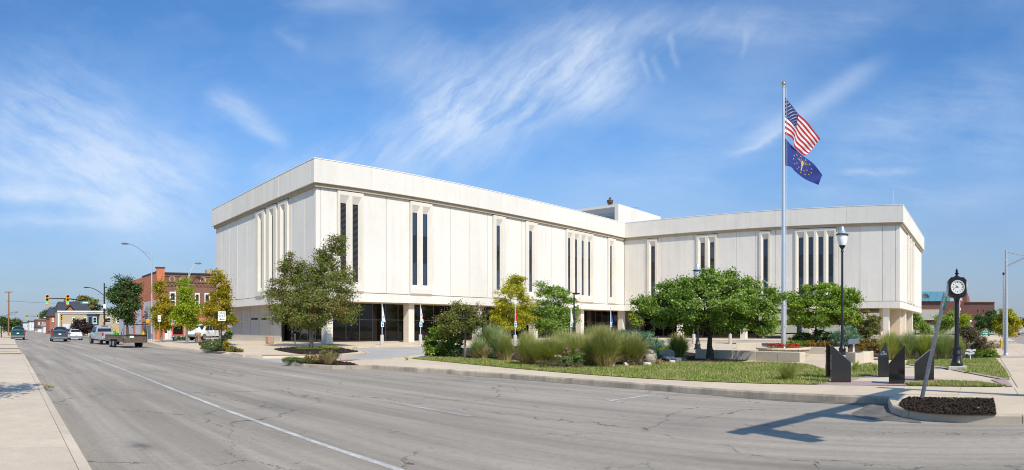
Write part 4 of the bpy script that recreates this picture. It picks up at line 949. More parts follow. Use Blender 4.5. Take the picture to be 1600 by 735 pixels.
shrub('low_sedum', 'low reddish ground plant along the bed edge below the grasses', 870, 575, [(860, 569, 10, 3), (880, 571, 12, 3), (900, 572, 10, 3), (845, 567, 8, 3)], 'brown_leaf', 1500, .05, seed=87)
shrub('low_sedum', 'low tan plant left of the white boulder', 990, 572, [(986, 568, 6, 3.5), (1000, 568, 5, 3)], 'brown_leaf', 700, .05, seed=88)
shrub('low_sedum', 'small tan cushion plant right of the boulders', 1030, 570, [(1029, 566.5, 6, 3)], 'reed_straw', 500, .05, seed=89)
# maple bed and kerb planters
shrub('ground_cover', 'bright green low plants under the maple', 486, 549, [(470, 546.5, 8, 3), (482, 547, 9, 3.5), (496, 547, 7, 3)], 'low_green', 1800, .10, seed=90, d=45)
shrub('ground_cover', 'yellow-green low plants right of the maple trunk', 520, 547, [(512, 545, 8, 3.5), (526, 545.5, 8, 3)], 'lime_leaf', 1500, .10, seed=91, d=46)
shrub('kerb_planting', 'thin wiry bush with bare stems in the kerb planter before the maple', 510, 569, [(508, 556, 10, 9), (520, 558, 8, 8), (496, 560, 10, 7), (484, 560, 8, 6)], 'olive_leaf', 1300, .07, seed=92, stems=14, bark='reed_straw')
shrub('kerb_planting', 'low green mat at the left end of the near kerb planter', 462, 566.5, [(450, 562.5, 8, 2.5), (464, 563, 9, 3), (476, 564, 8, 3)], 'fine_green', 2200, .055, seed=93)
grass_clump('dry tan tuft in the kerb planter before the maple', 513, 569.5, 30, 24, 'reed_straw', 260, 94, wid=.016, name='dry_grass', lean=.7)
shrub('planter_perennials', 'green perennials at the foot of the one-way sign post', 338, 549, [(325, 541, 10, 6), (338, 540, 12, 7), (352, 542, 10, 6)], 'fine_green', 3200, .075, seed=95)
shrub('planter_perennials', 'brown seed heads rising left of the one-way sign post', 332, 548.5, [(316, 537, 6, 4), (326, 534, 7, 3), (340, 533, 8, 3), (350, 532, 5, 3)], 'brown_leaf', 900, .085, seed=96)
shrub('yellow_flowers', 'clump of yellow flowers right of the one-way sign post', 354, 549.5, [(353, 536, 3.5, 4), (354, 542, 3.5, 4), (356, 547, 3, 3)], 'gold_leaf', 700, .075, seed=97)
shrub('planter_perennials', 'low grassy plants at the right end of the far kerb planter', 366, 550.5, [(364, 546, 7, 4), (373, 548, 5, 3)], 'olive_leaf', 1300, .07, seed=98)
shrub('shop_planting', 'low green shrub under the shop window', 282, 533, [(276, 529, 8, 3.5), (288, 529, 7, 3.5)], 'far_leaf', 1200, .10, seed=99, d=73)
shrub('wall_climber', 'thin bare climber on the grey painted wall', 228, 530, [(226, 505, 3, 18), (229, 490, 3, 12)], 'bark_grey' if False else 'brown_leaf', 700, .09, seed=100, d=82, stems=8)
shrub('verge_bush', 'green bush beside the yellow hydrant', 156, 528, [(152, 522, 8, 6), (162, 521, 7, 7), (172, 523, 6, 6)], 'far_leaf', 2000, .16, seed=101, d=104)
shrub('verge_bush', 'dark bush behind the pickup at the end of the white building', 352, 533, [(358, 524, 7, 8), (352, 528, 8, 5)], 'dark_leaf', 1500, .13, seed=102, d=72)
shrub('pale_sapling', 'thin pale yellow sapling above the juniper', 992, 553, [(990, 500, 10, 12), (998, 505, 8, 8), (985, 490, 6, 8)], 'lime_leaf', 500, .10, seed=103, d=42, stems=8)
# ornamental grasses
G = grass_clump
G('tall bluish grass clump right of the crabapple', 768, 559, 60, 56, 'reed_bluish', 2300, 110, 120, 260)
G('short pale grass tuft at the foot of the crabapple', 748, 561, 34, 36, 'reed_bluish', 1000, 111, 0, 260)
G('dark upright grass clump before the yellow tree', 791, 564, 26, 44, 'reed_dark', 1100, 112, 60, 120)
G('green grass clump with straw base, right of the dark upright one', 824, 570, 38, 54, 'reed_green', 1500, 113, 420, 420)
G('feathery grass clump left of the brown flower heads', 862, 571, 56, 46, 'reed_green', 1900, 114, 700, 160)
G('feathery grass clump behind the brown flower heads', 905, 570, 62, 50, 'reed_green', 2000, 115, 800, 160)
G('tallest dark grass clump with tan plumes', 945, 574, 50, 66, 'reed_dark', 2300, 116, 800, 420)
G('fan-shaped grass clump left of the white boulders', 984, 569, 64, 50, 'reed_dark', 2300, 117, 700, 200, droop=.3)
G('pale plumed grass at the back, below the blue flag', 930, 553, 54, 40, 'reed_green', 1500, 118, 700, 0, d=42)
G('pale grass at the back, left of the tallest clump', 880, 555, 50, 34, 'reed_green', 1300, 119, 500, 0, d=41)
G('rounded green grass clump left of the feathery ones', 843, 571, 44, 44, 'reed_green', 1500, 150, 420, 200)
G('feathery grass clump between the flower heads and the tallest clump', 924, 572, 46, 50, 'reed_green', 1600, 151, 700, 160)
G('pale grass clump filling the gap below the white flag post', 890, 563, 60, 46, 'reed_green', 1700, 152, 600, 0)
G('grass clump behind the fan-shaped one, under the blue flag', 966, 562, 50, 48, 'reed_green', 1400, 153, 500, 0)
G('straw-footed grass clump left of the dark upright one', 782, 561, 36, 48, 'reed_bluish', 1200, 154, 80, 300)
G('low straw-coloured grass at the foot of the bluish clump', 757, 561.5, 26, 24, 'reed_straw', 500, 155)
G('dark fan-shaped yucca-like clump before the lamp post', 1060, 558, 46, 42, 'reed_dark', 700, 120, 0, 0, wid=.045)
G('wispy dark grass tuft alone on the lawn', 1231, 594, 46, 34, 'reed_dark', 420, 121, 120, 0, wid=.014, pm='brown_leaf', lean=.6)
G('small green tuft beside the tall pair of granite slabs', 1337, 580, 20, 20, 'reed_green', 160, 122, 0, 0, wid=.02)
G('small green tuft left of the pointed granite slab', 1368, 580, 12, 14, 'reed_green', 110, 123, 0, 0, wid=.02)
G('bright green tuft at the foot of the clock', 1497, 577, 22, 18, 'reed_green', 200, 124, 0, 0, wid=.02)
for i, (lab, px, h, w_) in enumerate((('tall grass clump behind the pointed granite slab', 1392, 46, 44), ('tall grass clump between the granite slabs', 1420, 46, 40), ('tall grass clump behind the leaning post', 1446, 44, 42), ('tall grass clump left of the clock post', 1474, 46, 46), ('grass clump just right of the clock post', 1496, 38, 26))):
    G(lab, px, 562, w_, h, 'reed_bluish' if i % 2 else 'reed_green', 1500, 130 + i, 260, 80)
for i, (lab, px, py, w_) in enumerate((('little weed in the lawn right of the clock', 1512, 583, 14), ('brown weed tuft near the right end of the lawn', 1560, 584, 12), ('small weed on the mulch island edge', 1487, 626, 8), ('thin weed at the right end of the mulch island', 1529, 641, 8), ('thin weed in the middle of the mulch island', 1484, 643, 6))):
    G(lab, px, py, w_, w_ * .7, 'reed_green' if i != 1 else 'reed_straw', 60, 140 + i, name='weed', wid=.014, cat='weed', group='weeds', lean=.8)
G('weed in the pavement joint by the drive', 636, 563, 10, 8, 'reed_green', 40, 146, name='weed', wid=.016, cat='weed', group='weeds', lean=.9)
# turf on the lawns: short blades that nobody could count
rs = np.random.default_rng(7)
for poly, n, lab in ((L1, 52000, 'mown grass on the long memorial lawn'), (L2, 3500, 'mown grass on the small patch among the granite slabs'), (L3, 7000, 'mown grass sliver beside the pavement'), (L4, 15000, 'mown grass around the clock')):
    a = np.array(poly); lo, hi = a.min(0), a.max(0); P = []
    while len(P) < n:
        q = lo + rs.random((20000, 2)) * (hi - lo)
        k = np.array([pip(x, y, poly) for x, y in q[:8000]]); P += list(q[:8000][k])
    P = np.array(P[:n]); L = rs.uniform(.03, .085, n); az = rs.random(n) * 6.283; w_ = .012
    V = np.empty((n, 3, 3)); c = np.column_stack([P, np.full(n, KZ + .003)]); s_ = np.column_stack([-np.sin(az), np.cos(az), np.zeros(n)]) * w_
    V[:, 0] = c - s_; V[:, 1] = c + s_; V[:, 2] = c + np.column_stack([np.cos(az) * L * .7, np.sin(az) * L * .7, L])
    tag(fast_mesh('lawn_grass', V.reshape(-1, 3), np.arange(3 * n).reshape(n, 3), 'turf'), lab, 'grass', kind='stuff')
# bark mulch on the beds
for poly, n, sz, lab in ((ISLM, 7500, .028, 'dark bark mulch on the kerb island by the leaning post'), (B1, 6500, .05, 'dark mulch under the ornamental grasses'), (BULM, 900, .05, 'dark mulch in the near kerb planter'), (MAPB, 1500, .06, 'dark mulch under the maple')):
    a = np.array([tuple(p)[:2] for p in poly]); lo, hi = a.min(0), a.max(0); P = []
    while len(P) < n:
        q = lo + rs.random((6000, 2)) * (hi - lo); P += [t_ for t_ in q if pip(t_[0], t_[1], poly)]
    P = np.array(P[:n]); c = np.column_stack([P, np.full(n, KZ + .018) + rs.random(n) * .02])
    tag(leaf_mesh('bark_mulch', c, unit(rs.normal(size=(n, 3)) * .5 + np.array((0, 0, 1))), sz * 1.6, 'mulch_chip', None, rs, .5), lab, 'mulch', kind='stuff')
# boulders
def rock(name, label, p, s, mat, seed, group='boulders at the end of the planting bed'):
    rs_ = random.Random(seed); bm = bmesh.new(); bmesh.ops.create_icosphere(bm, subdivisions=2, radius=1)
    ph = [rs_.random() * 6 for _ in range(6)]
    for v in bm.verts:
        k = 1 + .16 * sin(3 * v.co.x + ph[0]) + .14 * sin(4 * v.co.y + ph[1]) + .12 * sin(5 * v.co.z + ph[2]); v.co *= k
        v.co = Vector((max(-.85, min(.85, v.co.x)) * s[0], max(-.85, min(.85, v.co.y)) * s[1], max(-.6, min(.8, v.co.z)) * s[2]))
    me = bpy.data.meshes.new(name); bm.to_mesh(me); bm.free(); me.materials.append(MAT[mat])
    o = link(name, me, loc=(p.x, p.y, KZ + s[2] * .4)); o.rotation_euler = (0, 0, rs_.random() * 3); return tag(o, label, 'boulder', group)
for i, (lab, px, py, sx, sz, mt) in enumerate((('tan boulder atop the stone steps beside the juniper', 1016, 563, .42, .42, 'stone'), ('squared tan boulder under the juniper', 1016, 568, .28, .34, 'stone'), ('pale boulder right of the steps', 1042, 560, .42, .36, 'stone'),
    ('white edging stone left of the low tan plant', 980, 572, .18, .12, 'stone_white'), ('flat white edging stone in front of the steps', 1008, 571, .30, .10, 'stone_white'), ('small white stone under the tallest grass', 957, 574, .10, .12, 'stone_white'), ('white stone under the brown flower heads', 906, 573.5, .18, .14, 'stone_white'), ('small pale stone below the green grass clump', 826, 568.5, .12, .10, 'stone_white'),
    ('grey slate block left of the yucca-like clump', 1044, 563, .30, .16, 'slate_stone'), ('grey slate block before the yucca-like clump', 1056, 565, .32, .14, 'slate_stone'), ('low grey slate at the right of the slate group', 1066, 563, .26, .12, 'slate_stone'), ('pale square edging stone beside the slate', 1050, 568, .14, .12, 'stone_white'))):
    rock('boulder', lab, at(px, py, KZ), (sx, sx * .8, sz), mt, 200 + i)
# ------------------------------------------------------------------ flagpole and flags
FD = 34.2
fp = thing('flagpole', 'tall silver flagpole with gold ball rising from the round flower planter', 'flagpole', gd(1224.3, FD, KZ + .3))
H = z_at(136, FD) - KZ - .3
MB().tube([(0, 0, 0), (0, 0, 3), (0, 0, 8), (0, 0, H)], [.135, .13, .105, .065], 16).build('shaft', 'silver_pole', fp, True)
MB().lathe([(.22, 0), (.22, .06), (.16, .12), (.14, .16)], 16).build('collar', 'silver_pole', fp, True)
b = MB().ball((0, 0, H + .18), .12, 12).build('ball', 'gold', fp, True); MB().lathe([(.09, H - .02), (.09, H + .04), (.03, H + .07)], 12).build('truck', 'silver_pole', fp, True)
side = Vector((cos(phi(1224)), -sin(phi(1224)), 0)); deep = Vector((sin(phi(1224)), cos(phi(1224)), 0))
hy = [z_at(y, FD) - KZ - .3 for y in (150, 262)]
MB().tube([side * .17 + Vector((0, 0, hy[0] + .4)), side * .18 + Vector((0, 0, hy[1])), side * .16 + Vector((0, 0, 1.2))], .008, 5).build('halyard', 'white_metal', fp)
def flag_surface(top, bot, wave, amp):
    """top and bottom edges as pixel polylines from hoist to fly; cloth ripples in depth"""
    o = fp.location
    def edge(E, u):
        L = [0]
        for a, c in zip(E, E[1:]): L.append(L[-1] + hypot(c[0] - a[0], c[1] - a[1]))
        s = u * L[-1]
        for i in range(len(E) - 1):
            if s <= L[i + 1] + 1e-6: t = (s - L[i]) / (L[i + 1] - L[i]); return (E[i][0] + (E[i + 1][0] - E[i][0]) * t, E[i][1] + (E[i + 1][1] - E[i][1]) * t)
        return E[-1]
    T = smooth_poly(top, False, 6); B_ = smooth_poly(bot, False, 6)
    def S(u, v, off=0.0):
        a, c = edge(T, u), edge(B_, u); x, y = a[0] + (c[0] - a[0]) * v, a[1] + (c[1] - a[1]) * v
        w_ = amp * u ** .6 * sin(wave * u + 1.6 * v) + amp * .4 * u * sin(2.3 * wave * u + 4 * v + 1)
        return side * ((x - 1224.3) * FD / F) + deep * (w_ + off) + Vector((0, 0, z_at(y, FD) - o.z))
    return S
def cloth(name, S, nu, nv, rule, mats, parent, off=0.0):
    V = [S(i / nu, j / nv, off) for j in range(nv + 1) for i in range(nu + 1)]
    Q = np.array([[j * (nu + 1) + i, j * (nu + 1) + i + 1, (j + 1) * (nu + 1) + i + 1, (j + 1) * (nu + 1) + i] for j in range(nv) for i in range(nu)])
    return fast_mesh(name, np.array([tuple(p) for p in V]), Q, None, parent, mats=mats, mi=[rule((i + .5) / nu, (j + .5) / nv) for j in range(nv) for i in range(nu)], smooth=True)
def star_pts(r): return [(r * (1 if k % 2 == 0 else .40) * sin(pi * k / 5), -r * (1 if k % 2 == 0 else .40) * cos(pi * k / 5)) for k in range(10)]
usf = thing('national_flag', 'red, white and blue striped flag with white stars flying at the top of the pole', 'flag', fp.location)
S = flag_surface([(1226, 151.5), (1237, 164), (1248, 178), (1266, 197), (1282, 216)], [(1226, 209.5), (1235, 214), (1240, 221), (1241, 230), (1250, 237), (1259, 243)], 7.5, .17)
cloth('cloth', S, 60, 39, lambda u, v: 2 if (u < .4 and v < 7 / 13) else (0 if int(v * 13) % 2 == 0 else 1), ['flag_red', 'flag_white', 'flag_navy'], usf)
m = MB()
for r in range(9):
    for c in range(6 if r % 2 == 0 else 5):
        u0, v0 = (.4 / 12) * (2 * c + 1 + r % 2), (7 / 13 / 10) * (r + 1)
        for off in (-.012, .012): m.add([S(u0 + p[0] / 1.9, v0 + p[1], off) for p in star_pts(.026)], [tuple(range(10))])
m.build('star_field', 'flag_white', usf)['kind'] = 'stuff'
inf = thing('state_flag', 'dark blue flag with a gold torch and stars below the striped flag', 'flag', fp.location)
S = flag_surface([(1226, 215), (1238, 228), (1252, 241), (1270, 256), (1285, 273)], [(1225.6, 258.5), (1236, 261), (1242, 268), (1252, 277), (1266, 284), (1279, 288)], 6.0, .15)
cloth('cloth', S, 48, 30, lambda u, v: 0, ['flag_blue'], inf)
m = MB(); K = lambda e, f_, off: S(.50 + e / 1.5, .47 + f_, off)
def emblem(poly):
    for off in (-.012, .012): m.add([K(e, f_, off) for e, f_ in poly], [tuple(range(len(poly)))])
emblem([(-.045, -.06), (.045, -.06), (.028, .02), (.018, .28), (-.018, .28), (-.028, .02)]); emblem([(-.06, -.08), (.06, -.08), (.05, -.05), (-.05, -.05)]); emblem([(0, -.24), (.05, -.15), (.04, -.085), (-.04, -.085), (-.05, -.15)])
for k in range(9):
    a = radians(-80 + 20 * k) - pi / 2; c, s_ = cos(a), sin(a); emblem([(.08 * c - .006 * s_, -.1 + .08 * s_ + .006 * c), (.28 * c, -.1 + .28 * s_), (.08 * c + .006 * s_, -.1 + .08 * s_ - .006 * c)])
for k in range(13): emblem([(.37 * cos(2 * pi * (k + .5) / 13 - pi / 2) + p[0], .37 * sin(2 * pi * (k + .5) / 13 - pi / 2) + p[1]) for p in star_pts(.040)])
for a in (20, 60, 120, 160, 235, 305): emblem([(.22 * cos(radians(a)) + p[0], .22 * sin(radians(a)) + p[1]) for p in star_pts(.036)])
m.build('torch_emblem', 'flag_gold', inf)['kind'] = 'stuff'

# round planter and seat walls
pc = gd(1224.3, FD, KZ)
pl_ = thing('round_planter', 'round stone planter ring at the foot of the flagpole', 'planter', pc)
for k in range(22):
    a0, a1 = 2 * pi * k / 22 + .008, 2 * pi * (k + 1) / 22 - .008; R = 1.42
    for z0, z1, ro in ((0, .17, R - .03), (.18, .34, R - .03)):
        o = .07 if z0 else 0
        ring = lambda a, z: [(ro * cos(a + o), ro * sin(a + o), z), ((R - .3) * cos(a + o), (R - .3) * sin(a + o), z)]
        MB().add([p for z in (z0, z1) for a in (a0, a1) for p in ring(a, z)], [(0, 1, 3, 2), (4, 6, 7, 5), (0, 2, 6, 4), (1, 5, 7, 3), (0, 4, 5, 1), (2, 3, 7, 6)]).build('ring_stone', 'stone', pl_, bevel=.012)
for k in range(11):
    a0, a1 = 2 * pi * k / 11 + .006, 2 * pi * (k + 1) / 11 - .006; n_ = 3; R0, R1 = 1.10, 1.50
    ang = [a0 + (a1 - a0) * i / n_ for i in range(n_ + 1)]
    MB().prism([(R1 * cos(a), R1 * sin(a)) for a in ang] + [(R0 * cos(a), R0 * sin(a)) for a in ang[::-1]], .345, .45).build('cap_stone', 'pale_concrete', pl_, bevel=.012)
MB().lathe([(1.1, .05), (1.1, .36), (.01, .40)], 22).build('planter_soil', 'soil', pl_)
rs = np.random.default_rng(301)
fl = thing('red_flowers', 'red bedding flowers around the base of the flagpole', 'flowers', pc)
n = 900; a = rs.random(n) * 6.283; r = .3 + .65 * rs.random(n); P = np.column_stack([r * np.cos(a), r * np.sin(a), .42 + .12 * rs.random(n)])
leaf_mesh('leaves', P - np.array((0, 0, .05)), unit(rs.normal(size=(n, 3)) + np.array((0, 0, 1))), .08, 'low_green', fl, rs)
n = 520; a = rs.choice([1.0, 2.2, 3.3, 4.0, 4.7, 5.4], n) + rs.normal(size=n) * .25; r = .45 + .5 * rs.random(n); P = np.column_stack([r * np.cos(a), r * np.sin(a), .50 + .16 * rs.random(n)])
leaf_mesh('petals', P, unit(rs.normal(size=(n, 3)) + np.array((0, 0, 1))), .075, 'petal_red', fl, rs)['kind'] = 'stuff'
def seat_wall(label, pts, h, th=.45, mat='pale_concrete', cap=True, seg=1.6):
    """low wall along ground points, built of cast blocks"""
    P = [Vector((p[0], p[1])) for p in pts]; t = thing('seat_wall', label, 'seat wall', (P[0].x, P[0].y, KZ)); o = P[0]
    for a, b in zip(P, P[1:]):
        L = (b - a).length; n = max(1, round(L / seg)); u = (b - a) / L; nn = Vector((-u.y, u.x)); nn = nn if nn.dot(-a) < 0 else -nn
        for i in range(n):
            s0, s1 = a + u * (L * i / n + .004) - o, a + u * (L * (i + 1) / n - .004) - o
            MB().prism([s0, s1, s1 + nn * th, s0 + nn * th], -.05, h).build('wall_block', mat, t, bevel=.018)
    return t
seat_wall('long low concrete seat wall under the wide green tree', [gd(1111, 30.6), gd(1181, 29.2), gd(1250, 27.8)], .43)
seat_wall('low concrete wall behind the flower ring, right of the flagpole', [gd(1262, 36.5), gd(1298, 36), gd(1325, 36.6)], .40)
seat_wall('curved low concrete wall carrying the small information sign', [gd(1321, 28.6), gd(1336, 27.6), gd(1350, 27.8), gd(1360, 28.6), gd(1365, 29.8)], .42, seg=.8)
seat_wall('short concrete end block left of the trunk of the wide tree', [gd(1086, 31), gd(1106, 30.4)], .46)
seat_wall('low pale wall at the edge of the drive behind the wide tree', [gd(1150, 45), gd(1190, 45)], .4)
# granite memorial slabs
def slab_stone(label, px0, px1, py, zs, th, mat='granite_polished', pointed=False, emblem_=False, turn=0.0):
    d = dist(py, KZ); c = gd((px0 + px1) / 2, d, KZ); wd = (px1 - px0) * d / F
    t = thing('granite_slab', label, 'memorial', c, -phi((px0 + px1) / 2) + turn, 'granite memorial slabs')
    h = wd / 2
    if pointed:
        MB().box(-h, h, 0, th, -.02, zs[0]).build('slab_body', mat, t, bevel=.006)
        m = MB(); m.add([(-h, .005, zs[0] + .003), (h, .005, zs[0] + .003), (h, th, zs[0] + .003), (-h, th, zs[0] + .003), (h * .45, th * .75, zs[1]), (h * .45, th, zs[1])], [(0, 1, 4), (0, 4, 5, 3), (1, 2, 5, 4), (2, 3, 5), (0, 3, 2, 1)])
        tp = m.build('slab_top', 'granite_honed', t)
        if emblem_:
            m = MB(); f_ = lambda x, z: (x, .005 + (th * .75 - .005) * (z - zs[0]) / (zs[1] - zs[0]) - .006, z)
            for cx, cz, r in ((.0, zs[0] + .13, .055), (.02, zs[0] + .14, .03), (-.06, zs[0] + .09, .03), (.07, zs[0] + .10, .028)):
                A = [2 * pi * k / 14 for k in range(14)]
                for k in range(14):
                    a0, a1 = A[k], A[(k + 1) % 14]; m.quad(f_(cx + r * cos(a0), cz + r * sin(a0)), f_(cx + r * cos(a1), cz + r * sin(a1)), f_(cx + (r - .01) * cos(a1), cz + (r - .01) * sin(a1)), f_(cx + (r - .01) * cos(a0), cz + (r - .01) * sin(a0)))
            m.build('emblem', 'granite_engraved', tp)['kind'] = 'stuff'
    else:
        l, r = zs; fl_ = [(-h, 0), (h, 0), (h, r - KZ), (h - .0 if r >= l else h, r - KZ), (-h, l - KZ)]
        k = .0
        prof = [(-h, -.02), (h, -.02), (h, r - KZ), (-h, l - KZ)]
        if l > r: prof = [(-h, -.02), (h, -.02), (h, r - KZ), (-h + wd * .06, l - KZ), (-h, l - KZ)]
        else: prof = [(-h, -.02), (h, -.02), (h, r - KZ), (h - wd * .03, r - KZ), (-h, l - KZ)]
        MB().profile(prof, 'y', 0, th).build('slab_body', mat, t, bevel=.006)
    return t
slab_stone('black granite slab with a top sloping down to the right', 1298.5, 1329.6, 598.4, (1.18, .71), .20, 'granite_honed')
slab_stone('thin black granite slab seen edge-on at the left of the group', 1290.6, 1298.2, 592, (1.235, 1.10), .62, 'granite_polished', turn=.05)
slab_stone('pointed black granite slab with an engraved emblem', 1371.9, 1388.8, 590, (.62, 1.20 - KZ + .05), .34, 'granite_honed', True, True)
slab_stone('polished black granite slab rising to the right, nearest of the group', 1388.8, 1413.9, 600.5, (.70, 1.206), .20)
slab_stone('black granite slab rising to the right behind the leaning post', 1429.5, 1459.6, 595.5, (.68, 1.12), .22, 'granite_honed', turn=.12)
# street clock
cd_ = dist(577, KZ)
ck = thing('street_clock', 'black cast-iron post clock with white dials on the lawn', 'clock', gd(1495, cd_, KZ), -phi(1495) + .10)
s_ = cd_ / F; zc = lambda y: (577 - y) * s_
MB().box(-.34, .34, -.34, .34, -.03, zc(572)).build('plinth', 'grey_concrete', ck, bevel=.015)
MB().lathe([(.23, zc(572)), (.24, zc(568)), (.20, zc(566)), (.175, zc(560)), (.15, zc(556)), (.185, zc(554.5)), (.185, zc(552)), (.155, zc(550)), (.15, zc(546)), (.19, zc(544)), (.10, zc(541)), (.088, zc(535)), (.082, zc(478)), (.082, zc(472)), (.11, zc(471)), (.10, zc(469)), (.14, zc(466.5)), (.19, zc(464))], 20).build('post', 'black_metal', ck, True)
hw, zb_, zt_ = .33, zc(465), zc(434.5); zm = (zb_ + zt_) / 2; q = .10
m = MB(); oct_ = [(-hw + q, zb_), (hw - q, zb_), (hw, zb_ + q), (hw, zt_ - q), (hw - q, zt_), (-hw + q, zt_), (-hw, zt_ - q), (-hw, zb_ + q)]
head = MB().profile(oct_, 'y', -hw, hw).build('clock_head', 'black_metal', ck, bevel=.02)
MB().lathe([(.20, zt_), (.10, zt_ + .05), (.05, zt_ + .08), (.05, zt_ + .13), (.085, zt_ + .16), (.05, zt_ + .20), (.03, zt_ + .22), (.06, zt_ + .26), (.03, zt_ + .30), (.012, zt_ + .36)], 14).build('finial', 'black_metal', ck, True)
for k in range(4):
    R_ = (lambda p, k=k: Vector((p.x * cos(k * pi / 2) - p.y * sin(k * pi / 2), p.x * sin(k * pi / 2) + p.y * cos(k * pi / 2), p.z)))
    def disc(r0, r1, y, n=32):
        m = MB()
        for i in range(n):
            a, b = 2 * pi * i / n, 2 * pi * (i + 1) / n; m.quad((r1 * cos(a), y, zm + r1 * sin(a)), (r1 * cos(b), y, zm + r1 * sin(b)), (r0 * cos(b), y, zm + r0 * sin(b)), (r0 * cos(a), y, zm + r0 * sin(a)))
        return m
    dial = disc(.002, .225, -hw - .012).moved(R_).build('dial', 'clock_face', ck)
    m = MB()
    for i in range(40):
        a, b = 2 * pi * i / 40, 2 * pi * (i + 1) / 40; rr = [(.225, -hw - .001), (.225, -hw - .035), (.255, -hw - .035), (.255, -hw - .001)]
        for (r0, y0), (r1, y1) in zip(rr, rr[1:]): m.quad((r0 * cos(a), y0, zm + r0 * sin(a)), (r0 * cos(b), y0, zm + r0 * sin(b)), (r1 * cos(b), y1, zm + r1 * sin(b)), (r1 * cos(a), y1, zm + r1 * sin(a)))
    m.moved(R_).build('dial_ring', 'white_metal', dial)
    m = MB()
    for i in range(12):
        a = pi / 2 - 2 * pi * i / 12; c, s2 = cos(a), sin(a); w_ = .011 if i % 3 else .016
        m.quad(*[(r * c - t_ * s2, -hw - .016, zm + r * s2 + t_ * c) for r, t_ in ((.155, -w_), (.155, w_), (.195, w_), (.195, -w_))])
    m.moved(R_).build('hour_marks', 'ink', dial)['kind'] = 'stuff'
    for ang, L, w_ in ((radians(90 - 252), .17, .010), (radians(90 - 308), .11, .014)):
        c, s2 = cos(ang), sin(ang); MB().quad(*[(r * c - t_ * s2, -hw - .020, zm + r * s2 + t_ * c) for r, t_ in ((-.03, -w_), (-.03, w_), (L, w_ * .4), (L, -w_ * .4))]).moved(R_).build('clock_hand', 'ink', dial)
# lamp posts with white acorn globes
def acorn_lamp(label, px, d, ytop):
    H = z_at(ytop, d) - KZ; t = thing('lamp_post', label, 'lamp post', gd(px, d, KZ), 0, 'black lamp posts with white globes')
    MB().lathe([(.26, 0), (.26, .08), (.20, .14), (.20, .28), (.23, .32), (.15, .42), (.13, .62), (.09, .78), (.075, .9), (.062, H - 1.75), (.06, H - 1.55), (.085, H - 1.53), (.085, H - 1.46), (.06, H - 1.42), (.07, H - 1.36), (.17, H - 1.22), (.20, H - 1.16)], 18).build('post', 'black_metal', t, True)
    MB().lathe([(.20, H - 1.16), (.27, H - .98), (.30, H - .78), (.29, H - .56)], 20).build('globe', 'white_glass', t, True)
    MB().lathe([(.36, H - .58), (.36, H - .52), (.30, H - .50)], 20).build('lamp_rim', 'black_metal', t, True)
    MB().lathe([(.30, H - .50), (.22, H - .38), (.13, H - .28), (.10, H - .12), (.02, H - .04)], 20).build('lamp_cap', 'silver_pole', t, True)
    return t
acorn_lamp('black lamp post with white acorn globe right of the flagpole', 1316, 35.5, 352)
acorn_lamp('black lamp post with white globe behind the wide green tree', 1090, 44, 411)
t = thing('area_light', 'slim black pole light with flat head before the long facade', 'lamp post', gd(897, 46, KZ)); H = z_at(459, 46) - KZ
MB().cyl((0, 0, 0), (0, 0, H), .05, 8).build('post', 'black_metal', t); MB().box(-.05, .55, -.14, .14, H - .04, H + .06).build('lamp_head', 'black_metal', t, bevel=.02)
# small flag posts on concrete feet
def access_sign(t, z0, face=-1):
    s2 = MB().box(-.155, .155, -.075, -.055, z0, z0 + .46).build('sign_plate', 'sign_pale', t, bevel=.008)
    A = [2 * pi * k / 18 for k in range(18)]; MB().add([(.09 * cos(a), -.079, z0 + .17 + .09 * sin(a)) for a in A], [tuple(range(18))]).build('blue_symbol', 'sign_blue', s2)
    MB().box(-.11, .11, -.079, -.0775, z0 + .33, z0 + .40).build('sign_print', 'sign_green', s2)
def flag_post(label, x, y, fcol, flabel, marks=(), H=3.5, rz=0.0):
    t = thing('flag_post', label, 'flag post', (x, y, KZ), rz, 'small flag posts along the drive')
    MB().lathe([(.16, -.02), (.155, .86), (.14, .90)], 14).build('concrete_foot', 'grey_concrete', t, True)
    MB().cyl((0, 0, .88), (0, 0, H), .032, 8).build('pole', 'white_metal', t); MB().ball((0, 0, H + .04), .05, 8).build('finial', 'white_metal', t, True)
    access_sign(t, 1.58)
    if fcol:
        f_ = thing('small_flag', flabel, 'flag', (x, y, KZ), rz, 'limp flags on the flag posts'); nu, nv = 10, 16; V = []
        def P(u, v):
            k = .06 + .30 * v ** 1.2
            return (.035 + u * k + .02 * sin(9 * u + 3 * v), .10 * sin(11 * u + 2 * v) * (.3 + v) * .6, H - .08 - 1.30 * v - .22 * u * (1 - v * .2))
        V = [P(i / nu, j / nv) for j in range(nv + 1) for i in range(nu + 1)]
        Q = np.array([[j * (nu + 1) + i, j * (nu + 1) + i + 1, (j + 1) * (nu + 1) + i + 1, (j + 1) * (nu + 1) + i] for j in range(nv) for i in range(nu)])
        mats = [fcol] + [q[0] for q in marks]
        def rule(u, v):
            for k, (_, u0, u1, v0, v1) in enumerate(marks):
                if u0 <= u <= u1 and v0 <= v <= v1: return k + 1
            return 0
        fast_mesh('cloth', np.array(V), Q, None, f_, mats=mats, mi=[rule((i + .5) / nu, (j + .5) / nv) for j in range(nv) for i in range(nu)], smooth=True)
FPY = 43.95
flag_post('flag post with a plain white flag, nearest the maple', x_on(597, FPY), FPY, 'flag_white', 'limp white flag with a small dark emblem, nearest the maple', (('ink', .3, .7, .62, .76),))
flag_post('flag post with a white, red and blue flag beside the leafy bush', x_on(657, FPY), FPY, 'flag_white', 'limp white flag with blue and red patches beside the leafy bush', (('sign_blue', .1, .5, .42, .60), ('flag_red', .45, .95, .60, .72)))
flag_post('flag post half hidden behind the crabapple', gd(748, 50.5).x, gd(748, 50.5).y, 'flag_white', 'limp pale flag half hidden behind the crabapple', (('sign_blue', .1, .6, .3, .6),))
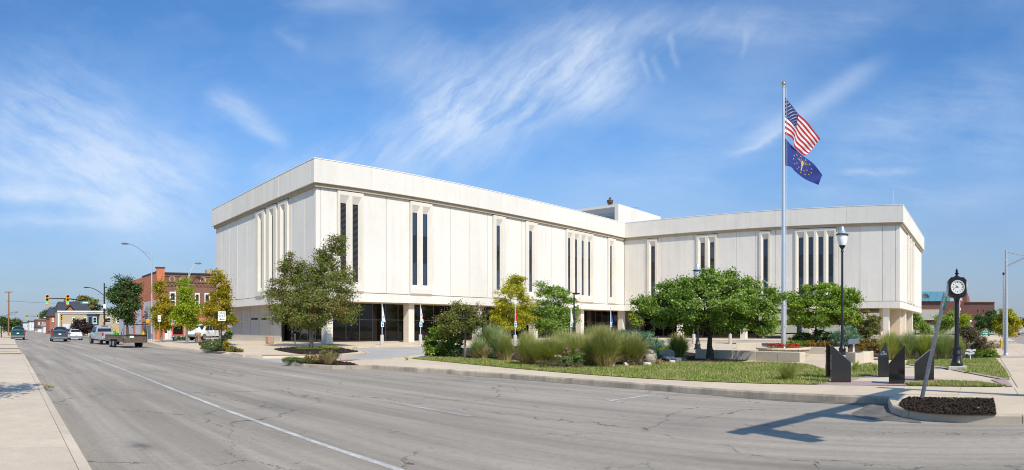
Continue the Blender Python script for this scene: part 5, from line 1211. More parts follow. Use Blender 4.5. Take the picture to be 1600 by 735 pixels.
flag_post('flag post with a red flag before the yellow tree', gd(805, 53).x, gd(805, 53).y, 'flag_red', 'limp red flag before the yellow tree', (('flag_gold', .3, .7, .42, .56),))
flag_post('flag post with a white flag right of the spreading green tree', gd(892, 58.5).x, gd(892, 58.5).y, 'flag_white', 'limp white flag right of the spreading green tree')
flag_post('flag post with a bright blue flag above the tallest grasses', gd(954, 61.5).x, gd(954, 61.5).y, 'sign_blue', 'limp bright blue flag above the tallest grasses', (('flag_gold', .3, .5, .5, .56),))
for px, lab in ((1084, 'flag post seen under the wide tree beside the lamp foot'), (1141, 'flag post seen under the right half of the wide tree')):
    g_ = gd(px, 59); flag_post(lab, g_.x, g_.y, None, '', rz=-phi(px))
# other small furniture
d = dist(549.5, KZ); t = thing('one_way_sign', 'white ONE WAY sign with a left arrow on a black post', 'sign', gd(346.5, d, KZ), -phi(346.5) * .6)
zt2, zb2 = z_at(487, d) - KZ, z_at(502, d) - KZ; MB().cyl((0, 0, -.05), (0, 0, z_at(482, d) - KZ), .04, 8).build('post', 'black_metal', t)
hw2 = 6 * d / F; pl2 = MB().box(-hw2, hw2, -.065, -.045, zb2, zt2).build('sign_plate', 'white_paint', t, bevel=.006); zz = zt2 - zb2
text('lettering', 'ONE', zz * .36, 'ink', pl2, (0, -.067, zb2 + zz * .80), (radians(90), 0, 0), .001, .95); text('lettering', 'WAY', zz * .36, 'ink', pl2, (0, -.067, zb2 + zz * .51), (radians(90), 0, 0), .001, .9)
za = zb2 + zz * .19; a_ = hw2 * .72
MB().add([(-a_, -.067, za), (-a_ * .45, -.067, za + zz * .10), (-a_ * .45, -.067, za + zz * .04), (a_, -.067, za + zz * .04), (a_, -.067, za - zz * .04), (-a_ * .45, -.067, za - zz * .04), (-a_ * .45, -.067, za - zz * .10)], [tuple(range(7))]).build('arrow', 'ink', pl2)
g_ = gd(336, 60, KZ); t = thing('parking_sign', 'pale sign with a blue symbol left of the one-way sign', 'sign', g_, -.2); MB().cyl((0, 0, -.05), (0, 0, 3.1), .03, 8).build('post', 'galvanised', t)
s2 = MB().box(-.19, .19, -.06, -.04, 2.42, 3.05).build('sign_plate', 'sign_pale', t); MB().add([(.12 * cos(2 * pi * k / 18), -.063, 2.66 + .12 * sin(2 * pi * k / 18)) for k in range(18)], [tuple(range(18))]).build('blue_symbol', 'sign_blue', s2)
g_ = gd(249, 61, KZ); t = thing('parking_sign', 'small white and pink sign on a thin post before the leftmost street tree', 'sign', g_, -.15); MB().cyl((0, 0, -.05), (0, 0, 2.75), .028, 8).build('post', 'galvanised', t)
s2 = MB().box(-.16, .16, -.05, -.035, 2.1, 2.72).build('sign_plate', 'white_paint', t); m = MB().box(-.12, .12, -.054, -.0505, 2.28, 2.34); m.build('sign_print', 'flag_red', s2); MB().box(-.12, .12, -.054, -.0505, 2.52, 2.60).build('sign_print', 'petal_pink', s2)
t = thing('litter_bin', 'round tan concrete litter bin before the white pickup', 'bin', gd(309, 66, KZ)); MB().lathe([(.29, 0), (.31, .75), (.34, .77), (.34, .9), (.27, .98), (.2, 1.0), (.19, .9)], 18).build('bin_body', 'trash_tan', t, True)
t = thing('concrete_bench', 'low concrete block seat right of the litter bin', 'bench', gd(331, 63, KZ)); MB().box(-.7, .7, -.25, .25, .38, .5).build('seat', 'grey_concrete', t, bevel=.02); MB().box(-.5, -.3, -.2, .2, -.02, .385).build('leg', 'grey_concrete', t); MB().box(.3, .5, -.2, .2, -.02, .385).build('leg', 'grey_concrete', t)
t = thing('tan_planter', 'square tan planter against the stone wall under the lettering', 'planter', gd(421.5, 59, KZ)); MB().rings([[(-r, -r, z), (r, -r, z), (r, r, z), (-r, r, z)] for r, z in ((.24, -.02), (.26, .06), (.31, .08), (.31, .66), (.27, .66), (.27, .58))]).build('planter_box', 'trash_tan', t, bevel=.015)
t = thing('bollard', 'thin white-topped bollard by the dark entrance', 'bollard', gd(461, 55, KZ)); MB().cyl((0, 0, -.02), (0, 0, .85), .05, 10).build('post', 'pale_concrete', t); MB().ball((0, 0, .9), .08, 8).build('cap', 'white_paint', t, True)
d = 28.2; t = thing('information_sign', 'small tilted information panel on a white post above the curved wall', 'sign', gd(1334, d, KZ + .42), -phi(1334)); MB().box(-.04, .04, -.03, .03, -.02, .42).build('post', 'white_paint', t)
MB().add([(-.24, -.14, .36), (.24, -.14, .40), (.24, .12, .60), (-.24, .12, .56), (-.24, -.14, .39), (.24, -.14, .43), (.24, .12, .63), (-.24, .12, .59)], [(0, 3, 2, 1), (4, 5, 6, 7), (0, 1, 5, 4), (1, 2, 6, 5), (2, 3, 7, 6), (3, 0, 4, 7)]).build('panel', 'grey_metal', t)
d = dist(563.5, KZ); t = thing('wire_sign', 'white two-tier wavy sign on a post in the flower bed', 'sign', gd(1516, d, KZ), -phi(1516)); MB().cyl((0, 0, -.03), (0, 0, .52), .025, 8).build('post', 'white_paint', t)
for z0, sh in ((.28, -.02), (.42, .04)):
    m = MB(); prof = [(-.22 + .44 * i / 10 + sh, z0 + .02 * sin(i * .9)) for i in range(11)]
    m.rings([[(x, -.04, z), (x, -.02, z), (x, -.02, z + .09), (x, -.04, z + .09)] for x, z in prof]); m.build('sign_board', 'white_paint', t)
# leaning bare sign post
p0 = at(1440, 625, KZ); dtop = p0.xy.length - .35; p1 = ray(1477, 459, dtop)
t = thing('leaning_post', 'bare galvanised sign post leaning to the right out of the mulch island', 'post', p0)
ax = (p1 - p0); u = ax.normalized(); sd = Vector((cos(phi(1440)), -sin(phi(1440)), 0)); sd = (sd - u * sd.dot(u)).normalized(); fw_ = u.cross(sd)
prof = [(-.045, .03), (-.045, .012), (-.022, .008), (-.018, -.026), (.018, -.026), (.022, .008), (.045, .012), (.045, .03), (.026, .026), (.022, -.008), (-.022, -.008), (-.026, .026)]
MB().rings([[tuple(u * s3 + sd * a + fw_ * b) for a, b in prof] for s3 in (-.2, 1.2, ax.length)]).build('channel', 'galvanised', t)
for k in range(18): MB().cyl(tuple(u * (.35 + k * .12) + fw_ * -.0262), tuple(u * (.35 + k * .12) + fw_ * -.030), .006, 6).build('bolt_hole', 'ink', t)
MB().add([tuple(u * (ax.length - a) + sd * b + fw_ * .035 * (1 if c else -.2)) for c in (0, 1) for a, b in ((.05, .03), (.35, .03), (.35, .062), (.05, .062))], [(0, 1, 2, 3), (4, 7, 6, 5), (0, 4, 5, 1), (1, 5, 6, 2), (2, 6, 7, 3), (3, 7, 4, 0)]).build('bracket', 'sign_green', t)
# hydrants
def hydrant(label, p, group='yellow fire hydrants'):
    t = thing('fire_hydrant', label, 'hydrant', p, 0, group); MB().lathe([(.16, 0), (.16, .05), (.11, .07), (.11, .48), (.14, .50), (.14, .54), (.10, .64), (.04, .70), (.04, .76)], 14).build('barrel', 'hydrant_yellow', t, True)
    for s2 in (-1, 1): MB().cyl((s2 * .09, 0, .38), (s2 * .19, 0, .38), .055, 10).build('outlet', 'hydrant_yellow', t)
hydrant('yellow fire hydrant by the purple tree far down the street', gd(139, 97, .1)); hydrant('yellow fire hydrant on the right-hand side pavement', gd(1564.5, 46, KZ))
# street lights
def cobra(label, px, d, ytop, arm, rise, z=KZ, r=.10, group='tall street lights', mat='silver_pole', name='street_light'):
    H = z_at(ytop, d) - z; t = thing(name, label, 'street light', gd(px, d, z), 0, group)
    MB().tube([(0, 0, -.05), (0, 0, H)], [r * 1.25, r * .7], 12).build('pole', mat, t, True); MB().lathe([(r * 1.7, 0), (r * 1.7, .06), (r * 1.3, .14)], 12).build('pole_base', mat, t, True)
    ax, ay = arm; pts = [(ax * k / 6, ay * k / 6, H - .9 + rise * sin(k / 6 * pi / 2)) for k in range(7)]; e = Vector(pts[-1]); L = hypot(ax, ay)
    MB().tube(pts, [r * .5] * 7, 8).build('arm', mat, t, True); MB().tube([(0, 0, H - .1), tuple(Vector(pts[2]) + Vector((0, 0, .12))), pts[4]], r * .3, 6).build('arm_brace', mat, t, True)
    u = Vector((ax / L, ay / L, 0)); v = Vector((-u.y, u.x, 0))
    MB().rings([[tuple(e + u * a + v * (w_ * cos(q)) + Vector((0, 0, h_ * sin(q)))) for q in [2 * pi * k / 10 for k in range(10)]] for a, w_, h_ in ((-.15, .06, .05), (.1, .16, .10), (.5, .19, .12), (.75, .12, .07))]).build('lamp_head', 'grey_metal', t, True)
    return t
cobra('tall silver street light in front of the orange brick wall', 237, 74.5, 396, (-3.0, -.3), 1.9)
cobra('grey street light rising behind the lime-green street tree', 295, 80, 424, (.85, -.2), 1.9, r=.09)
cobra('tall silver street light on the right-hand pavement, arm off to the right', 1572, 34.2, 391, (-.2, -3.0), .95)
t = thing('camera_pole', 'thin silver pole with a small camera left of the right-hand street light', 'pole', gd(1568.3, 42, KZ)); H = z_at(430, 42) - KZ
MB().tube([(0, 0, -.05), (0, 0, H)], [.085, .06], 10).build('pole', 'silver_pole', t, True); MB().ball((0, 0, H + .08), .10, 8).build('camera_dome', 'dark_pole', t, True)
cobra('small dark street lamp left of the utility pole', 2, 112, 494, (2.3, 0), 1.6, 0, .08, mat='dark_pole'); cobra('far dark street lamp beyond the utility pole', 6, 170, 496, (2.6, 0), 1.8, 0, .09, mat='dark_pole')
t = thing('utility_pole', 'brown wooden utility pole with crossarm on the left side of the street', 'utility pole', gd(13.4, 118, 0)); H = z_at(456, 118)
MB().tube([(0, 0, -.1), (.03, 0, H)], [.19, .12], 10).build('pole', 'wood_pole', t, True); MB().box(-.75, .75, -.07, .07, H - .18, H - .04).build('crossarm', 'wood_pole', t); MB().box(-.45, .45, -.06, .06, H * .78, H * .78 + .1).build('crossarm', 'wood_pole', t)
for x in (-.65, -.3, .3, .65): MB().lathe([(.03, H - .05), (.045, H + .06), (.02, H + .14)], 8, (x, 0, 0)).build('insulator', 'grey_metal', t)
t = thing('overhead_cable', 'thin overhead cable sagging across the far street', 'cable', gd(13.4, 118, 0)); P0 = Vector((.3, 0, H * .78 + .1)); P1 = gd(170, 165, 9.0) - Vector(t.location)
MB().tube([P0.lerp(P1, k / 10) - Vector((0, 0, .7 * sin(pi * k / 10))) for k in range(11)], .022, 5).build('cable', 'dark_pole', t)
# traffic signals
def signal_head(parent, x, z, y=-.12, lit=2, rz=0, sc=1.0):
    s_ = MB().box(-.17, .17, -.13, .10, -1.06, 0).build('signal_head', 'signal_yellow', parent, bevel=.02, loc=(x, y, z)); s_.rotation_euler = (0, 0, rz); s_.scale = (sc,) * 3
    for k in range(3):
        zc_ = -.19 - .34 * k; A = [2 * pi * i / 14 for i in range(14)]
        MB().add([(.125 * cos(a), -.134, zc_ + .125 * sin(a)) for a in A], [tuple(range(14))]).build('lens', 'signal_green' if (k == 2 and lit == 2) else 'lens_dark', s_)
        m = MB(); half = [pi * i / 10 for i in range(11)]
        m.add([(r * cos(a), y_, zc_ + r * sin(a)) for y_ in (-.132, -.30) for r in (.15,) for a in half], [(i, i + 1, 12 + i, 11 + i) for i in range(10)]); m.build('visor', 'signal_yellow', s_)
m_, n_, b_ = base_mat('signal_green'); b_.inputs['Base Color'].default_value = (.02, .5, .35, 1); b_.inputs['Emission Color'].default_value = (.05, .95, .65, 1); b_.inputs['Emission Strength'].default_value = 1.0
def mast(label, base, arm_x, arm_z0, arm_z1, poleh, heads, sign_x, lum=True, pole='dark_pole', group='traffic signal masts', sw=1.5, side_heads=True):
    t = thing('signal_mast', label, 'traffic signal', base, 0, group); MB().tube([(0, 0, -.05), (0, 0, poleh)], [.17, .11], 12).build('pole', pole, t, True)
    MB().tube([(0, 0, arm_z0), (arm_x * .35, 0, arm_z0 + (arm_z1 - arm_z0) * .75), (arm_x * .6, 0, arm_z1), (arm_x, 0, arm_z1 + .05)], [.13, .11, .09, .06], 10).build('mast_arm', pole, t, True)
    for hx in heads: signal_head(t, hx, arm_z1 + .62, sc=1.5)
    if sign_x is not None:
        z = arm_z0 + (arm_z1 - arm_z0) * min(1, abs(sign_x / arm_x) / .6); s_ = MB().box(sign_x - sw / 2, sign_x + sw / 2, -.18, -.15, z - .22, z + .25).build('street_name_sign', 'sign_green', t)
        MB().box(sign_x - sw * .28, sign_x + sw * .30, -.186, -.181, z - .08, z + .12).build('sign_print', 'white_paint', s_)
    if lum:
        pts = [(-2.6 * k / 6, 0, poleh - 2.0 + 1.3 * sin(k / 6 * pi / 2)) for k in range(7)]; MB().tube(pts, .05, 8).build('lamp_arm', pole, t, True); MB().box(-3.3, -2.55, -.12, .12, poleh - .76, poleh - .62).build('lamp_head', pole, t, bevel=.03)
    if side_heads:
        MB().box(-.28, -.08, -.2, .05, 2.4, 2.95).build('walk_signal', 'signal_yellow', t, bevel=.02); MB().box(.12, .5, -.15, .2, 2.4, 3.0).build('side_signal', 'dark_pole', t, bevel=.03)
        MB().box(-.2, .2, -.2, -.17, 4.6, 5.3).build('sign_plate', 'white_paint', t)
d = 100; b0 = gd(163, d, .1)
mast('dark signal mast with two green lights and a street sign over the first crossing', b0, x_on(71, b0.y) - b0.x, z_at(482, d), z_at(468.5, d), z_at(444, d), [x_on(73.5, b0.y) - b0.x, x_on(105.5, b0.y) - b0.x], x_on(133, b0.y) - b0.x)
d = 232; b0 = gd(96.5, d, 0)
mast('far signal mast with two yellow heads over the second crossing', b0, x_on(40, b0.y) - b0.x, z_at(502, d), z_at(494.5, d), z_at(496, d), [x_on(42, b0.y) - b0.x, x_on(58.5, b0.y) - b0.x], x_on(71.5, b0.y) - b0.x, False, sw=2.3, side_heads=False)
d = 380; b0 = gd(62, d, 0)
mast('farthest signal mast at the end of the street', b0, x_on(30, b0.y) - b0.x, z_at(504, d), z_at(502, d), z_at(502, d), [x_on(32, b0.y) - b0.x, x_on(44.5, b0.y) - b0.x], x_on(52, b0.y) - b0.x, False, sw=2.6, side_heads=False)
t = thing('signal_post', 'short dark post with a yellow signal beside the minivan', 'traffic signal', gd(96, 118, 0)); MB().cyl((0, 0, 0), (0, 0, 2.9), .09, 8).build('post', 'wood_pole', t); signal_head(t, 0, z_at(492, 118), lit=0)
t = thing('walk_signal', 'small yellow crossing signal on the silver street light', 'traffic signal', gd(231, 72.5, KZ)); MB().cyl((0, .1, 0), (0, .1, 2.3), .05, 8).build('post', 'galvanised', t); MB().box(-.22, .22, -.15, .15, z_at(505, 72.5) - KZ, z_at(499, 72.5) - KZ).build('signal_box', 'signal_yellow', t, bevel=.03)
# the signal mast at the near corner, just outside the picture: it throws the long shadow on the road
nm = thing('signal_mast', 'near signal mast whose shadow falls across the road and kerb', 'traffic signal', (13.0, -3.75, KZ), 0, 'traffic signal masts')
MB().tube([(0, 0, -.05), (0, 0, 6.7)], [.16, .12], 12).build('pole', 'dark_pole', nm, True); MB().tube([(0, 0, 6.0), (-3.4, .8, 6.15), (-6.5, 1.6, 6.2)], [.19, .17, .15], 10).build('mast_arm', 'dark_pole', nm, True)
for hx, hy_ in ((-6.1, 1.5), (-3.95, .95)): signal_head(nm, hx, 6.25, hy_, 0, .9, 1.25)
s_ = MB().box(-2.2, -.9, .3, .33, 5.5, 5.95).build('street_name_sign', 'sign_green', nm)
t = thing('street_name_post', 'green street name sign on a thin post beyond the lawn', 'sign', gd(1538, 62, KZ), -phi(1538)); H = z_at(519, 62) - KZ; MB().cyl((0, 0, 0), (0, 0, H), .035, 8).build('post', 'galvanised', t)
s_ = MB().box(-.5, .5, -.05, -.03, H - .28, H - .02).build('street_name_sign', 'sign_green', t); MB().box(-.3, .32, -.054, -.0505, H - .20, H - .10).build('sign_print', 'white_paint', s_)
# ------------------------------------------------------------------ vehicles (forward is +y, origin on the road under the middle)
def wheel(parent, x, y, r, w_=.22):
    s = 1 if x > 0 else -1
    t = MB().tube([(x - s * w_, y, r), (x - s * .02, y, r), (x, y, r)], [r, r, r * .92], 18).build('wheel', 'tyre', parent, True)
    MB().tube([(x - s * .01, y, r), (x + s * .012, y, r)], [r * .66, r * .60], 16).build('rim', 'rim', t, True)
    MB().tube([(x + s * .010, y, r), (x + s * .025, y, r)], [r * .16, r * .12], 8).build('hub', 'tyre', t)
    return t
def body_ring(y, hw, zb, zs, zt, tuck=.06, crown=.05):
    """closed section: sill, flank, shoulder, crowned top"""
    h = [(0, zb), (hw * .86, zb), (hw - .02, zb + .10), (hw, zb + (zs - zb) * .55), (hw - .02, zs), (hw - tuck - .06, zt), (hw * .45, zt + crown * .8), (0, zt + crown)]
    return [(x, y, z) for x, z in h] + [(-x, y, z) for x, z in h[-2:0:-1]]
def greenhouse(root, st, glassmat, paint):
    """st: stations (y, half width at belt, belt z, half width at roof, roof z); glass set between painted pillars and roof"""
    m = MB(); rings = []
    for y, wb, zb, wt, zt in st:
        h = [(wb, zb - .02), (wb - (wb - wt) * .5, zb + (zt - zb) * .5), (wt, zt - .05), (wt * .82, zt), (0, zt + .03)]
        rings.append([(x, y, z) for x, z in h] + [(-x, y, z) for x, z in h[-2::-1]])
    m.rings(rings); return m.build('cabin', paint, root, True)
def pane(root, pts, off=.012, name='window', mat='car_glass'):
    P = [Vector(p) for p in pts]; n = (P[1] - P[0]).cross(P[2] - P[0]).normalized(); c = sum(P, Vector()) / len(P)
    if n.dot(c - Vector((0, c.y * .2, .9))) < 0: n = -n
    m = MB(); k = len(P); m.add([tuple(p + n * off) for p in P] + [tuple(p - n * .02) for p in P], [tuple(range(k))] + [(i, (i + 1) % k, k + (i + 1) % k, k + i) for i in range(k)])
    return m.build(name, mat, root)
def finish(root, L, hw, zb, tail, head, zt, tw=.16, th=.32, plate=True, zp=.75):
    for s in (-1, 1):
        MB().box(s * (hw - .07) - tw / 2, s * (hw - .07) + tw / 2, -L / 2 - .015, -L / 2 + .25, tail - th / 2, tail + th / 2).build('tail_light', 'tail_red', root, bevel=.02)
        MB().box(s * (hw - .24) - .17, s * (hw - .24) + .17, L / 2 - .22, L / 2 + .006, head - .08, head + .09).build('head_light', 'head_lens', root, bevel=.02)
        MB().box(s * (hw + .12) - .10, s * (hw + .12) + .10, zt[0] - .06, zt[0] + .06, zt[1], zt[1] + .16).build('wing_mirror', 'tyre', root, bevel=.03)
    MB().box(-hw + .06, hw - .06, -L / 2 - .07, -L / 2 + .1, zb + .08, zb + .30).build('bumper', 'grey_metal', root, bevel=.03)
    MB().box(-hw + .06, hw - .06, L / 2 - .1, L / 2 + .06, zb + .08, zb + .32).build('bumper', 'grey_metal', root, bevel=.03)
    if plate: MB().box(-.16, .16, -L / 2 - .09, -L / 2 - .06, zp - .08, zp + .08).build('number_plate', 'white_paint', root)
def minivan(label, loc, paint, rz=0.0, sc=1.0, lab_g='vehicles driving away down the street'):
    t = thing('minivan', label, 'van', loc, rz, lab_g); L, hw = 4.8, .96
    MB().rings([body_ring(y, w_, .28, zs, zt) for y, w_, zs, zt in ((-2.38, hw - .07, .92, 1.0), (-2.2, hw, .98, 1.05), (-1, hw, .98, 1.05), (.6, hw, .98, 1.05), (1.35, hw, .95, 1.03), (2.1, hw - .04, .82, .92), (2.36, hw - .16, .68, .76))]).build('body', paint, t, True)
    greenhouse(t, [(-2.36, .90, .98, .78, 1.25), (-2.20, .93, 1.0, .74, 1.66), (-1.9, .94, 1.0, .76, 1.74), (0, .94, 1.0, .78, 1.76), (.55, .93, 1.0, .74, 1.68), (1.55, .88, 1.0, .66, 1.08)], 'car_glass', paint)
    pane(t, [(-.74, -2.375, 1.10), (.74, -2.375, 1.10), (.66, -2.235, 1.60), (-.66, -2.235, 1.60)], .014)
    pane(t, [(-.68, 1.46, 1.10), (.68, 1.46, 1.10), (.62, .68, 1.62), (-.62, .68, 1.62)], .03, 'windscreen')
    for s in (-1, 1):
        for y0, y1 in ((-2.1, -1.15), (-1.05, -.05), (.05, .9)): pane(t, [(s * .935, y0, 1.06), (s * .935, y1, 1.06), (s * .80, y1 - (.35 if y1 > .5 else 0), 1.60), (s * .80, y0 + .05, 1.60)], .015)
        for y in (-1.4, 1.45): wheel(t, s * (hw - .02), y, .34)
    finish(t, 4.76, hw, .28, 1.05, .72, (.95, 1.05), .16, .42, zp=.88); MB().box(-.5, .5, -2.33, -2.2, 1.70, 1.74).build('spoiler', paint, t); return t
def sedan(label, loc, paint, rz=0.0, g='vehicles driving away down the street'):
    t = thing('sedan', label, 'car', loc, rz, g); L, hw = 4.7, .91
    MB().rings([body_ring(y, w_, .24, zs, zt) for y, w_, zs, zt in ((-2.34, hw - .12, .78, .88), (-2.1, hw - .03, .92, 1.02), (-1.2, hw, .90, 1.0), (.4, hw, .86, .94), (1.2, hw, .82, .92), (2.0, hw - .06, .70, .80), (2.32, hw - .2, .58, .64))]).build('body', paint, t, True)
    greenhouse(t, [(-1.75, .82, .95, .62, .99), (-.95, .84, .92, .60, 1.36), (-.2, .85, .90, .60, 1.42), (.35, .84, .90, .58, 1.36), (1.2, .80, .90, .58, .95)], 'car_glass', paint)
    pane(t, [(-.66, -1.66, 1.03), (.66, -1.66, 1.03), (.54, -1.0, 1.345), (-.54, -1.0, 1.345)], .03); pane(t, [(-.62, 1.08, 1.0), (.62, 1.08, 1.0), (.52, .42, 1.34), (-.52, .42, 1.34)], .03, 'windscreen')
    for s in (-1, 1):
        for y0, y1, i, j in ((-1.15, -.35, .25, 0), (-.25, .75, 0, .4)): pane(t, [(s * .835, y0, .97), (s * .835, y1, .97), (s * .65, y1 - j, 1.32), (s * .65, y0 + i, 1.32)], .02)
        for y in (-1.4, 1.4): wheel(t, s * (hw - .02), y, .33)
    finish(t, 4.62, hw, .24, .86, .64, (.75, .95), .42, .16, zp=.78); return t
def pickup(label, loc, paint, rz=0.0, g=None, L=5.8):
    t = thing('pickup_truck', label, 'truck', loc, rz, g); hw = 1.0
    MB().rings([body_ring(y, w_, .45, zs, zt) for y, w_, zs, zt in ((.0, hw, 1.05, 1.16), (.6, hw, 1.08, 1.2), (1.5, hw, 1.06, 1.18), (2.4, hw - .02, 1.0, 1.12), (2.82, hw - .08, .9, 1.0))]).build('body', paint, t, True)
    m = MB()
    for s in (-1, 1): m.add([(s * hw, -2.85, .5), (s * hw, -.02, .5), (s * hw, -.02, 1.2), (s * hw, -2.85, 1.2), (s * (hw - .12), -2.85, .5), (s * (hw - .12), -.02, .5), (s * (hw - .12), -.02, 1.2), (s * (hw - .12), -2.85, 1.2)], [(0, 1, 2, 3), (4, 7, 6, 5), (3, 2, 6, 7), (0, 3, 7, 4), (1, 5, 6, 2)])
    m.box(-hw + .12, hw - .12, -2.8, -.02, .62, .70); m.box(-hw + .121, hw - .121, -.10, -.02, .70, 1.2); bed = m.build('cargo_bed', paint, t); bed['kind'] = 'stuff'
    MB().box(-hw + .125, hw - .125, -2.86, -2.80, .62, 1.19).build('tailgate', paint, t, bevel=.015)
    greenhouse(t, [(-.05, .92, 1.16, .74, 1.72), (.15, .94, 1.16, .76, 1.86), (1.0, .94, 1.16, .76, 1.88), (1.25, .93, 1.16, .72, 1.80), (1.95, .88, 1.16, .66, 1.2)], 'car_glass', paint)
    pane(t, [(-.74, -.055, 1.26), (.74, -.055, 1.26), (.66, -.02, 1.70), (-.66, -.02, 1.70)], .02); pane(t, [(-.68, 1.86, 1.24), (.68, 1.86, 1.24), (.62, 1.32, 1.74), (-.62, 1.32, 1.74)], .03, 'windscreen')
    for s in (-1, 1):
        for y0, y1, j in ((.1, .62, 0), (.70, 1.6, .35)): pane(t, [(s * .935, y0, 1.22), (s * .935, y1, 1.22), (s * .80, y1 - j, 1.74), (s * .80, y0 + .03, 1.74)], .02)
        for y in (-1.75, 1.85): wheel(t, s * (hw - .01), y, .40, .26)
        MB().box(s * (hw - .06) - .07, s * (hw - .06) + .07, -2.885, -2.7, .88, 1.18).build('tail_light', 'tail_red', t, bevel=.015); MB().box(s * (hw - .2) - .16, s * (hw - .2) + .16, 2.6, 2.84, .86, 1.0).build('head_light', 'head_lens', t, bevel=.02)
        MB().box(s * (hw + .16) - .12, s * (hw + .16) + .12, 1.35, 1.47, 1.22, 1.46).build('wing_mirror', 'tyre', t, bevel=.03)
    MB().box(-.34, .34, -.10, -.04, 1.80, 1.86).build('brake_light', 'tail_red', t); MB().box(-hw + .03, hw - .03, -3.0, -2.84, .48, .66).build('bumper', 'chrome', t, bevel=.03); MB().box(-hw + .03, hw - .03, 2.8, 2.95, .5, .72).build('bumper', 'chrome', t, bevel=.03)
    MB().box(-.16, .16, -3.02, -3.0, .52, .64).build('number_plate', 'white_paint', t); MB().box(-.85, .85, -2.6, 2.6, .36, .50).build('chassis', 'tyre', t); return t
dg = 'vehicles driving away down the street'
g_ = gd(94.5, 73); minivan('dark slate-blue minivan driving away in the middle lane', (g_.x, g_.y + 2.4, .004), 'paint_slate', -.03)
g_ = gd(120, 82); sedan('white sedan driving away right of the blue minivan', (g_.x, g_.y + 2.3, .004), 'paint_white', -.03)
g_ = gd(107, 96); sedan('dark car half hidden between the minivan and the white sedan', (g_.x, g_.y + 2.3, .004), 'paint_dark', -.03)
g_ = gd(28.5, 84); sv = minivan('dark green vehicle driving away close to the left kerb', (g_.x, g_.y + 2.4, .004), 'paint_green', -.02)
def face(px, d, yaw): g_ = gd(px, d); return g_, yaw
g_ = gd(171, 60.5); pickup('silver pickup truck pulling a low trailer', (g_.x, g_.y + 2.9, .004), 'paint_silver', .10, dg)
g_ = gd(323, 75); pickup('white pickup parked at an angle before the brick shop', (g_.x, g_.y, KZ + .004), 'paint_white', radians(126), 'parked vehicles')
# utility trailer with a rear ramp and garden machines
g_ = gd(207, 51.5); tr = thing('utility_trailer', 'low brown utility trailer with mesh sides behind the silver pickup', 'trailer', (g_.x - .15, g_.y + 2.1, .004), .16)
tw, tl = 1.05, 2.2
MB().box(-tw, tw, -tl, tl, .50, .58).build('deck', 'timber_gate', tr); MB().box(-tw - .04, tw + .04, -tl - .04, -tl, .42, .60).build('rear_frame', 'timber_gate', tr)
for s in (-1, 1):
    MB().box(s * tw - .03, s * tw + .03, -tl, tl, 1.02, 1.08).build('rail', 'timber_gate', tr)
    for k in range(24): MB().box(s * tw - .015, s * tw + .015, -tl + .04 + k * .188, -tl + .14 + k * .188, .585, 1.018).build('side_slat', 'timber_gate', tr)
    for y in (-.45, .35): wheel(tr, s * (tw + .24), y, .33, .2)
    MB().box(s * (tw + .14) - .13, s * (tw + .14) + .13, -.85, .75, .70, .74).build('mudguard', 'grey_metal', tr)
MB().box(tw - .2, tw - .04, -tl - .06, -tl - .045, .46, .55).build('tail_light', 'tail_red', tr); MB().box(-tw + .04, -tw + .2, -tl - .06, -tl - .045, .46, .55).build('tail_light', 'tail_red', tr); MB().box(-.5, -.12, -tl - .075, -tl - .062, .82, 1.0).build('number_plate', 'white_paint', tr)
for k in range(20): MB().box(-tw + .02 + k * .106, -tw + .095 + k * .106, -tl - .035, -tl - .015, .60, 1.02).build('gate_slat', 'timber_gate', tr)
for x in (-tw, tw): MB().cyl((x * .98, -tl - .06, .6), (x * .98, -tl - .16, 1.95), .03, 8).build('ramp_post', 'dark_pole', tr)
for z in (1.04, 1.93): MB().cyl((-tw * .98, -tl - .06 - .07 * (z - .6), z), (tw * .98, -tl - .06 - .07 * (z - .6), z), .03, 8).build('ramp_bar', 'dark_pole', tr)
m = MB()
for k in range(26): m.cyl((-tw + .08 * k + .05, -tl - .1, 1.05), (-tw + .08 * k + .05, -tl - .15, 1.92), .006, 4)
m.build('ramp_mesh', 'dark_pole', tr)['kind'] = 'stuff'
MB().add([(-.05, tl, .45), (.05, tl, .45), (.05, tl + 1.3, .5), (-.05, tl + 1.3, .5), (-.05, tl, .55), (.05, tl, .55), (.05, tl + 1.3, .58), (-.05, tl + 1.3, .58)], [(0, 3, 2, 1), (4, 5, 6, 7), (0, 1, 5, 4), (1, 2, 6, 5), (2, 3, 7, 6), (3, 0, 4, 7)]).build('drawbar', 'dark_pole', tr)
def in_trailer(x, y, z=.585): c, s = cos(.16), sin(.16); return (tr.location.x + x * c - y * s, tr.location.y + x * s + y * c, z)
mw = thing('garden_machine', 'black and green garden machine with yellow bag on the trailer', 'mower', in_trailer(-.55, .8), .16)
MB().box(-.32, .32, -.5, .4, .12, .40).build('deck', 'tyre', mw, bevel=.05); MB().lathe([(.05, .4), (.24, .42), (.24, .62), (.12, .70)], 12).build('engine', 'mower_green', mw, True); MB().rings([[(x, y, z) for x, y, z in ((-.28 * k, -.1, z_), (.28 * k, -.1, z_), (.28 * k, .35, z_), (-.28 * k, .35, z_))] for k, z_ in ((.5, .66), (.7, .78), (.6, .9), (.3, .96))]).build('bag', 'hydrant_yellow', mw, True)
for x in (-.3, .3):
    MB().tube([(x * .8, -.4, .35), (x, -.7, .9), (x, -.85, .98)], .02, 6).build('handle', 'tyre', mw)
    for y in (-.4, .35): wheel(mw, x * 1.2, y, .13, .08)
